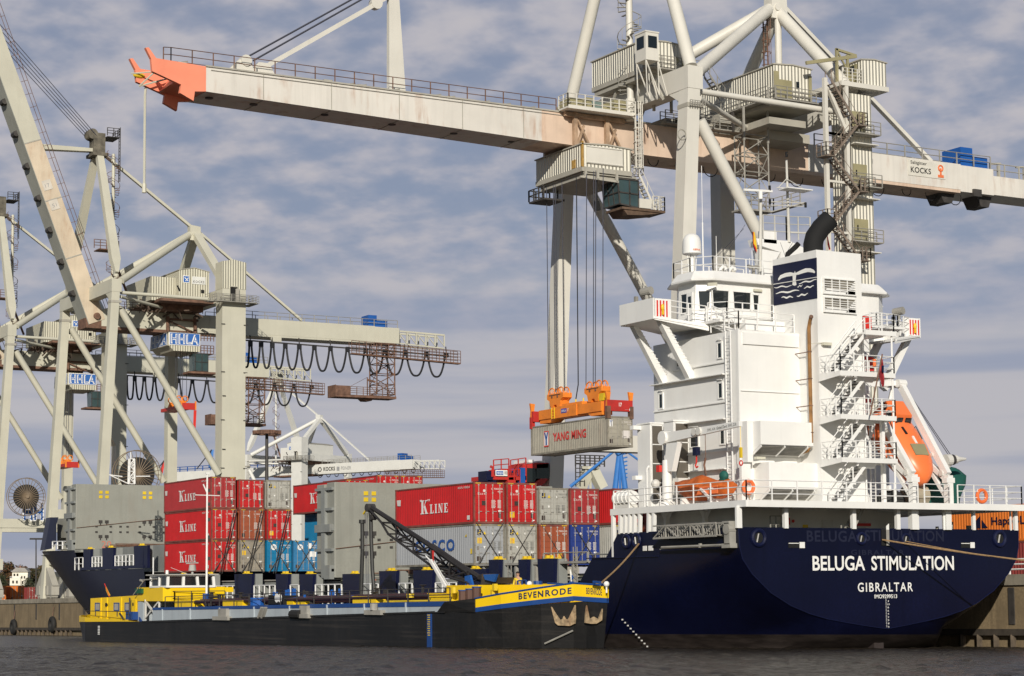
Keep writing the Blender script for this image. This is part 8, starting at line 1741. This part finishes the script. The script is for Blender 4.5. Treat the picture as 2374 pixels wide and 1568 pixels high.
# ---------------------------------------------------------------- two crew members
def person(base, face, label, top, legs, pose, sc=1.0):
    """body grown from one skinned skeleton; clothing, hair as parts"""
    t = thing('person', label, 'person', base); r = Matrix.Rotation(math.atan2(face[1], face[0])-math.pi/2, 3, 'Z')
    def P_(x, y, z): return r @ V(x, y, z)*sc
    def skin(name, chains, m, lv=1):
        vs = []; es = []; rad = []; idx = {}
        for ch in chains:
            prev = None
            for (p, rr) in ch:
                k = tuple(round(c, 3) for c in p)
                if k not in idx: idx[k] = len(vs); vs.append(P_(*p)); rad.append(rr)
                if prev is not None and prev != idx[k]: es.append((prev, idx[k]))
                prev = idx[k]
        me = bpy.data.meshes.new(name); me.from_pydata(vs, es, []); me.materials.append(m); o = bpy.data.objects.new(name, me); COL.objects.link(o); o.parent = t
        md = o.modifiers.new('skin', 'SKIN')
        for i, s in enumerate(me.skin_vertices[0].data): s.radius = (rad[i]*sc, rad[i]*sc); s.use_root = (i == 0)
        md.use_smooth_shade = True; sd = o.modifiers.new('sub', 'SUBSURF'); sd.levels = lv; sd.render_levels = lv; return o
    hx, hy, hz = pose['head']; nk = pose['neck']; ch = pose['chest']; pv = (0, 0, .95)
    body = [[(pv, .14), (tuple((a+c)/2 for a, c in zip(pv, ch)), .14), (ch, .16), (nk, .07), ((hx, hy, hz-.03), .095), ((hx, hy, hz+.06), .10), ((hx, hy, hz+.13), .07)]]
    for s in (-1, 1):
        body.append([(pv, .14), ((.10*s, 0, .88), .10), ((.11*s, pose['knee'], .5), .075), ((.11*s, 0, .1), .05), ((.11*s, .14, .05), .045)])
        body.append([(ch, .16), ((ch[0]+.19*s, ch[1], ch[2]+.05), .07)]+[(p, rr) for p, rr in zip(pose['armL' if s < 0 else 'armR'], (.055, .042, .036))])
    skin('body', body, SKIN)
    grow = lambda c, d: [(p, rr+d) for p, rr in c]
    skin('jacket', [grow(body[0][:3], .018)]+[grow(c[1:4], .016) if False else [(body[0][2][0], body[0][2][1]+.018)]+grow(c[1:4], .016) for c in (body[2], body[4])], top)
    skin('trousers', [grow(c[:4], .014) for c in (body[1], body[3])], legs)
    b = B(); c = Vector(base)+P_(hx, hy-.01, hz+.09); b.ball(c, .108*sc, .112*sc, .085*sc, 12, 6); b.obj('hair', HAIR, t, True)
    b = B(); e = Vector(base)
    for s in (-1, 1): b.ball(e+P_(hx+.035*s, hy+.095, hz+.035), .012*sc, n=6, m=4)
    b.bar(e+P_(hx-.03, hy+.097, hz-.055), e+P_(hx+.03, hy+.097, hz-.055), .01); b.obj('eyes_and_mouth', HAIR, t)
    b = B(); b.ball(e+P_(hx, hy+.108, hz), .014*sc, .016*sc, .025*sc, 6, 4)
    for s in (-1, 1): b.ball(e+P_(hx+.1*s, hy, hz+.01), .012*sc, .02*sc, .03*sc, 6, 4)
    for key, s in (('armL', -1), ('armR', 1)):
        w = Vector(pose[key][-1]); d = (w-Vector(pose[key][-2])).normalized()
        for k in range(4): q = w+V((k-1.5)*.018, .0, 0)+d*.03; b.pipe([e+P_(*q), e+P_(*(q+d*(.045+.008*(k in (1, 2))))), e+P_(*(q+d*.07+V(0, .025, -.01)))], .0085*sc, 5)
        q = w+V(-s*.035, 0, 0); b.pipe([e+P_(*q), e+P_(*(q+d*.04+V(-s*.02, .01, 0)))], .009*sc, 5)
    b.obj('hands_and_nose', SKIN, t, True)
    return t
p1 = Sd(3.2, zF(1355, 1075)); stand = {'head': (0, .03, 1.62), 'neck': (0, .0, 1.47), 'chest': (0, 0, 1.3), 'knee': .02, 'armL': [(-.27, .0, 1.1), (-.24, .18, .95), (-.2, .26, .98)], 'armR': [(.27, .0, 1.1), (.25, .12, .88), (.23, .2, .86)]}
person(V(p1.x, p1.y, 2.62), (-.8, -.6, 0), 'person in dark workwear with a yellow vest standing behind the yellow bow bulwark', HIVIS, CLOTH, stand)
p2 = Sd(2.2, zF(965, 1130)); bend = {'head': (0, .5, 1.30), 'neck': (0, .38, 1.24), 'chest': (0, .27, 1.16), 'knee': .12, 'armL': [(-.25, .42, .98), (-.2, .52, .8), (-.16, .58, .76)], 'armR': [(.25, .42, .98), (.2, .52, .8), (.16, .58, .76)]}
person(V(p2.x, p2.y, 2.3), (-1, -.2, 0), 'person in an orange jacket bending over beside the blue crane base', HIVO, CLOTH, bend)
# ================================================================ BOATS, DAVITS AND GEAR ON THE SHIP
def lifeboat():
    t = thing('lifeboat', 'enclosed orange lifeboat hung bow down on the stern launching ramp', 'lifeboat', (14.0, 2, 8.3)); a = V(14.15, 4.45, 13.75); d = V(0, -.68, -.73).normalized(); n = V(0, -.73, .68).normalized(); ex = V(1, 0, 0)
    S = [(0, .7, .8, .6), (.3, 1.0, 1.05, .9), (1, 1.22, 1.15, 1.05), (2.4, 1.32, 1.15, 1.12), (3.8, 1.28, 1.08, 1.05), (4.8, 1.1, .92, .92), (5.5, .8, .68, .7), (5.95, .42, .4, .42), (6.15, .08, .1, .1)]
    secs = []
    for s, w, tp, bt in S:
        q = []
        w *= 1.02; tp *= 1.08; bt *= 1.05; s *= .95
        for k in range(20):
            th = k*2*math.pi/20; c, sn = math.cos(th), math.sin(th); r_ = (abs(c)**2.6+abs(sn)**2.6)**(-1/2.6); q.append(a+d*s+ex*(w*c*r_)+n*((tp if sn > 0 else bt)*sn*r_))
        secs.append(q)
    b = B(); b.loft(secs, closed=True); b.obj('hull', LBOAT, t, True)
    b = B(); c = a+d*.55+n*1.0
    def bx(b, s0, s1, w0, w1, h0, h1, k=.8):
        P_ = lambda s, x, h: a+d*s+ex*x+n*h
        lo = [P_(s0, -w0, h0), P_(s1, -w1, h0), P_(s1, w1, h0), P_(s0, w0, h0)]; hi = [P_(s0+.1, -w0*k, h1), P_(s1-.35, -w1*k, h1), P_(s1-.35, w1*k, h1), P_(s0+.1, w0*k, h1)]
        b.loft([lo, hi], closed=True)
    bx(b, .25, 1.95, .85, .75, .85, 1.62); o = b.obj('cockpit', LBOAT, t)
    b = B(); P_ = lambda s, x, h: a+d*s+ex*x+n*h
    for s0, s1 in ((.35, .85), (1.05, 1.5)): b.prism([P_(s0, -.87, 1.2), P_(s1, -.84, 1.2), P_(s1-.05, -.77, 1.5), P_(s0, -.78, 1.5)], ex*-.05)
    b.prism([P_(1.86, -.6, 1.15), P_(1.86, -.1, 1.15), P_(1.74, -.1, 1.5), P_(1.74, -.55, 1.5)], d*.04); b.prism([P_(1.86, .1, 1.15), P_(1.86, .6, 1.15), P_(1.74, .55, 1.5), P_(1.74, .1, 1.5)], d*.04); b.obj('window', GLASS, o)
    b = B(); b.prism([P_(2.3, -.45, 1.2), P_(2.9, -.45, 1.2), P_(2.9, -.3, 1.2), P_(2.3, -.3, 1.2)], n*.06); b.obj('hatch', SOOT, t)
    b = B(); b.prism([P_(3.7, -.55, 1.12), P_(4.5, -.5, .97), P_(4.5, .5, .97), P_(3.7, .55, 1.12)], n*.06); b.obj('reflective_patch', OLIVE, t)
    b = B(); b.prism([P_(3.1, -.1, 1.2), P_(3.65, -.1, 1.13), P_(3.65, .05, 1.13), P_(3.1, .05, 1.2)], n*.06)
    for s, x in ((3.4, -1.29), (4.3, -1.14), (2.5, -1.34)): b.prism([P_(s, x, .25), P_(s+.5, x+.03, .25), P_(s+.5, x+.02, .32), P_(s, x-.01, .32)], ex*-.05)
    b.obj('tape_mark', WLET, t)
    b = B(); b.pipe([P_(s*.95, -w*1.01-.02, -.25) for s, w, _, _ in S[1:-1]], .05, 5); b.obj('rubbing_band', LBOAT, t)
    b = B(); b.pipe([P_(.3, -1.0, .9), P_(.2, -.95, 1.35), P_(1.6, -.9, 1.2), P_(2.6, -1.0, .95)], .03, 5); b.pipe([P_(2.2, .7, 1.0), P_(2.2, .75, 1.25), P_(3.2, .7, 1.15)], .03, 5); b.obj('grab_rail', DARK, t)
    r = thing('lifeboat_ramp', 'white inclined launching frame carrying the orange lifeboat', 'davit', (14.05, 0, 8.2))
    for x, top in ((12.7, V(12.7, 2.5, 13.3)), (15.45, V(15.45, 3.9, 15.7))):
        b = B(); b.bar((x, -.05, 9.95), top, .34, .42); b.obj('ramp_arm', WHITE, r)
        b = B(); b.bar((x, -.1, 8.2), (x, -.1, 9.9), .40); b.bar((x, .05, 9.7), (x, 2.0, 11.0), .30, .3); b.bar((x, .1, 8.6), (x, 1.9, 10.9), .22); b.box(x-.32, x+.32, -.32, .1, 9.45, 9.75); b.obj('ramp_post', WHITE, r)
        b = B(); b.tube((x-.25, .3, 10.05), (x+.25, .3, 10.05), .18, n=10); b.tube((x-.25, 1.1, 11.2), (x+.25, 1.1, 11.2), .14, n=10); b.obj('ramp_pin', WGREY, r)
        b = B(); b.bar(top, top+V(0, 1.6, .2), .34, .4); b.tube(top+V(-.3, 0, .1), top+V(.3, 0, .1), .26, n=12); b.bar(top+V(-.1, .7, -.1), top+V(-.3, .8, -1.0), .3, .16); b.obj('ramp_head', WHITE, r)
    b = B(); b.bar((11.6, 4.3, 15.55), (15.45, 4.2, 15.85), .3, .3); b.obj('cross_beam', WHITE, r)
    p = Y(.6, zN(1285, 755)); q = Y(.6, zN(1390, 745)); b = B(); b.tube(p-V(.25, 0, .02), p+V(.12, 0, 0), .36, n=16); b.tube(p.lerp(q, .25), p.lerp(q, .6), .26, n=14); b.tube(p.lerp(q, .6), q+V(.3, 0, 0), .2, .08, n=12); b.bar((15.45, .3, 10.4), p-V(0, 0, .35), .2); b.obj('winch', WGREY, r)
    b = B(); b.tube(p+V(.1, 0, 0), p.lerp(q, .35), .32, n=16); b.obj('winch_drum', DARK, r)
    b = B()
    for k in (0, .18): b.tube(p+V(.1+k, 0, .2), V(15.6+k*.3, 3.9, 15.7), .028, n=4)
    b.obj('winch_wire', ROPEM, r)
lifeboat()
def rescue_boat():
    base = X(1.2, zM(920, 830)); t = thing('rescue_boat', 'small boat under an orange tarpaulin on the port side deck', 'boat', (1.35, base.y, 8.3))
    f = lambda x, y, v=1.35: X(v, zM(x, y)); y0 = f(1180, 760).y; y1 = f(668, 720).y
    S = [(0, .45, 9.45, 8.75), (.06, .7, 9.6, 8.6), (.25, .85, 9.55, 8.45), (.45, .9, 9.85, 8.4), (.52, .9, 9.95, 8.4), (.7, .85, 9.75, 8.5), (.88, .6, 9.72, 8.9), (1, .12, 9.62, 9.45)]
    b = B(); secs = []
    for s, w, zt, zb in S:
        y = y0+(y1-y0)*s; zm_ = zb+(zt-zb)*.55; secs.append([(1.35-w*.35, y, zb), (1.35-w, y, zm_), (1.35-w*.9, y, zm_+.12), (1.35-w*.45, y, zt-.12), (1.35, y, zt), (1.35+w*.45, y, zt-.12), (1.35+w*.9, y, zm_+.12), (1.35+w, y, zm_), (1.35+w*.35, y, zb)])
    b.loft(secs, closed=True); b.obj('tarpaulin', TARP, t, True)
    b = B(); yy = y0+(y1-y0)*.1; b.prism([(.47, y0+.1, 8.72), (.47, y0+2.2, 8.72), (.47, y0+1.9, 9.18), (.47, y0+.1, 9.18)], (-.03, 0, 0)); b.obj('exposed_hull', LBOAT, t)
    b = B(); b.prism([(.42, y0+.5, 9.0), (.42, y0+1.0, 9.0), (.42, y0+1.0, 9.06), (.42, y0+.5, 9.06)], (-.02, 0, 0)); b.obj('tape_mark', WLET, t)
    c = f(1130, 700); b = B(); b.ball((1.2, c.y, 9.75), .24, .36, .30, 12, 7); b.bar((1.2, c.y, 9.6), (1.2, c.y-.1, 8.8), .4, .42, w2=.2, h2=.2); o = thing('outboard_motor', 'outboard motor under a green cover on the rescue boat stern', 'motor', (1.2, c.y, 8.9)); b.obj('cover', GREENT, o, True)
    b = B(); 
    for s in (.25, .75): y = y0+(y1-y0)*s; b.box(.7, 2.0, y-.08, y+.08, 8.12, 8.6)
    b.bar((.4, y0+1.7, 9.05), (.35, y0+.8, 8.5), .12); b.obj('cradle', WHITE, t)
    # davit crane
    d = thing('boat_davit', 'white slewing davit crane over the orange rescue boat', 'davit', (1.3, 10.9, 8.1)); p = f(585, 860, 1.3); b = B(); b.tube((1.3, p.y, 8.1), (1.3, p.y, 11.0), .34, .28, 12); b.tube((1.3, p.y, 8.1), (1.3, p.y, 8.5), .5, n=12); b.obj('column', WHITE, d, True)
    b = B(); a = f(600, 640, 1.3); c = f(640, 500, 1.3); e = f(700, 500, 1.3); b.prism([V(1.15, a.y+.3, 10.3), V(1.15, a.y-.5, 10.3), V(1.15, e.y, 12.0), V(1.15, c.y+.5, 12.0)], (.35, 0, 0)); g = f(570, 440, 1.3); h_ = f(1270, 420, 1.3); b.bar(V(1.3, g.y, 12.35), V(1.3, h_.y, 12.65), .3, .62, up=(0, 0, 1), w2=.25, h2=.3); b.tube((1.0, g.y, 12.35), (1.6, g.y, 12.35), .42, n=14); j = b.obj('jib', WHITE, d)
    b = B(); mid = f(950, 430, 1.14); text(b, 'SWL 4.0t  Global Davit  SWL 2.0t', (1.14, f(960, 430, 1.14).y, 12.42), (0, -1, .055), (0, 0, 1), abs(f(960, 430, 1.14).y-f(1230, 430, 1.14).y), .16); b.obj('jib_lettering', TXD, j)
    b = B(); 
    for px in (835, 875): q = f(px, 430, 1.1); b.tube((1.05, q.y, 12.5), (1.5, q.y, 12.5), .24, n=12)
    b.obj('jib_sheave', WGREY, j)
    q = f(855, 505, 1.3); b = B(); b.tube((1.3, q.y, 12.3), (1.3, q.y, 11.7), .03, n=4); b.box(1.15, 1.45, q.y-.18, q.y+.18, 11.1, 11.6); hk = b.obj('hook_block', NAVYP, d); b = B(); b.pipe([(1.3, q.y, 11.1), (1.3, q.y, 10.7), (1.3, q.y+.12, 10.5), (1.3, q.y, 10.38), (1.3, q.y-.14, 10.45)], .05, 6); b.obj('hook', SIGNR, hk)
    q = f(942, 600, 1.3); b = B(); b.tube((1.3, q.y, 12.5), (1.3, q.y, 10.9), .025, n=4); b.pipe([(1.3, q.y, 10.9), (1.3, q.y+.15, 10.5), (1.3, q.y, 9.9)], .07, 5); b.obj('boat_sling', RUSTY, d)
    q = f(1270, 560, 1.3); b = B(); b.tube((1.3, q.y, 12.6), (1.3, q.y, 10.8), .02, n=4); b.bar((1.3, q.y, 11.3), (1.3, q.y, 10.7), .14); b.obj('tag_line', YLET, d); b = B(); b.torus((1.3, q.y, 10.4), .14, .04, 'x', 12, 5); b.obj('ring_hook', SIGNR, d)
    b = B(); b.box(.8, 1.0, p.y+.1, p.y+.42, 10.3, 10.7); b.obj('control_box', SIGNR, d); b = B(); b.ball((.8, p.y+.5, 9.6), .28); b.box(1.5, 2.2, p.y-.9, p.y-.3, 8.9, 9.9); b.pipe([(1.0, p.y+.5, 9.0), (.9, p.y-.2, 8.6), (1.2, p.y-.6, 8.3)], .06, 6); b.obj('davit_winch', WGREY, d)
rescue_boat()
def gear():
    # liferaft canister
    a = X(.5, zM(120, 880)); c = X(.5, zM(270, 868)); t = thing('liferaft_canister', 'white ribbed liferaft canister at the forward end of the boat deck rail', 'liferaft', (.5, (a.y+c.y)/2, 8.4)); b = B(); b.tube((.5, a.y, 8.85), (.5, c.y, 8.85), .42, n=18); b.obj('canister', WHITE, t, True)
    b = B(); 
    for k in range(4): y = a.y+(c.y-a.y)*(.12+.25*k); b.torus((.5, y, 8.85), .43, .045, 'y', 20, 6)
    b.obj('ribs', WHITE, t); b = B(); b.box(.2, .8, min(a.y, c.y), max(a.y, c.y), 8.2, 8.45); b.obj('cradle', WGREY, t)
    # lifebuoys
    for (px, pl, ax, lab) in ((zM(1338, 738), -.55, 'y', 'orange lifebuoy on the white aft wall beside the rescue boat'), (zN(1550, 1042), -.55, 'y', 'orange lifebuoy hanging on the starboard stern railing')):
        c = Y(pl if lab[-7:] == 'railing' else 3.0, px); t = thing('lifebuoy', lab, 'lifebuoy', c, 'orange lifebuoys'); b = B(); b.torus(c, .36, .11, 'y', 24, 8); b.obj('ring', SIGNO, t, True); b = B()
        for k in range(4): al = math.pi/4+k*math.pi/2; b.torus(c+V(.36*math.cos(al), -.0, .36*math.sin(al)), .115, .012, 'x' if False else 'y', 8, 4)
        b.obj('band', WLET, t); b = B(); b.tube(c-V(0, -.06, .36), c-V(-.25, -.06, .95), .03, n=5); b.obj('line', ROPE, t)
    # green tarpaulin covered winch on the boat deck
    t = thing('covered_winch', 'lumpy green tarpaulin over deck gear behind the lifeboat ramp', 'covered gear', (17.5, 3.2, 8.12)); b = B(); rng = random.Random(2); secs = []
    for z, w in ((8.12, 1.25), (8.8, 1.35), (9.5, 1.5), (10.1, 1.45), (10.5, 1.0), (10.65, .3)): secs.append([(17.6+w*math.cos(k*math.pi/8)*(1+rng.uniform(-.14, .14))+(.3 if z > 9.4 else 0), 3.0+w*.7*math.sin(k*math.pi/8)*(1+rng.uniform(-.14, .14)), z+rng.uniform(-.06, .06)) for k in range(16)])
    b.loft(secs, closed=True); b.obj('tarpaulin', GREENT, t, True)
    t = thing('net_pile', 'dark heap of netting on the aft boat deck behind the railing', 'netting', (12.9, 1.8, 8.12)); b = B(); b.ball((12.6, 1.8, 8.5), .95, .7, .6, 12, 7); b.obj('net', mat('net_black', (.03, .032, .03), .9, var=.5, vscale=5, bump=.8), t)
    t = thing('deck_drum', 'squat beige drum on deck at the foot of the lifeboat ramp', 'drum', (14.3, 1.6, 8.12)); b = B(); b.tube((13.6, 1.6, 8.75), (15.0, 1.6, 8.75), .62, n=16); b.obj('drum_body', mat('drum_beige', (.34, .30, .22), .7), t)
    # ensign on its slanting staff
    p0 = Y(-.5, zN(660, 400)); p1 = Y(-.5, zL(645, 1255)); t = thing('flag', 'red ensign drooping from the dark staff above the lifeboat', 'flag', p0, 'flags'); b = B(); b.tube(p0, p1, .045, n=6); b.obj('staff', RUSTY, t)
    b = B(); rows = []
    for k, (x0, x1, y) in enumerate(((636, 648, 1295), (622, 655, 1340), (616, 652, 1390), (622, 660, 1440), (636, 662, 1480), (645, 658, 1515))): rows.append([Y(-.52+.08*math.sin(j*2+k), zL(x0+(x1-x0)*j/4, y)) for j in range(5)])
    b.loft(rows, cap=False); f = b.obj('cloth', mat('ensign_red', (.30, .022, .03), .75, var=.2, vscale=4), t, True); sm = f.modifiers.new('thick', 'SOLIDIFY'); sm.thickness = .02
    b = B(); q = Y(-.62, zL(640, 1345)); b.prism([q, q+V(.16, 0, 0), q+V(.14, 0, -.4), q+V(0, 0, -.38)], (0, -.012, 0)); b.obj('canton', NAVYP, t)
    # ropes
    t = thing('mooring_rope', 'brown rope from the ship quarter down to the barge bow', 'rope', (-.3, 8, 5), 'mooring ropes'); a = X(-.12, zM(318, 1268)); c = Sd(3.8, zO(372, 585)); b = B(); pts = [a.lerp(c, k/10)-V(0, 0, .12*math.sin(math.pi*k/10)) for k in range(11)]; b.pipe(pts, .055, 6); b.obj('rope', ROPE, t, True)
    for i, (q0, q1, lab, dx) in enumerate(((zQ(1045, 185), zQ(2390, 368), 'thick pale stern rope slanting right across the transom', 0), (zQ(1262, 200), zQ(2390, 374), 'thin lower stern rope just under the thick one', .0))):
        a = Y(-.12, q0); e = Y(-7.5-i*.5, q1); e2 = e+(e-a)*.25; t = thing('mooring_rope', lab, 'rope', a, 'mooring ropes'); b = B(); pts = [a.lerp(e2, k/14)-V(0, 0, .10*math.sin(math.pi*k/14)) for k in range(15)]; b.pipe(pts, .05 if i == 0 else .03, 6); b.obj('rope', ROPE, t, True)
gear()
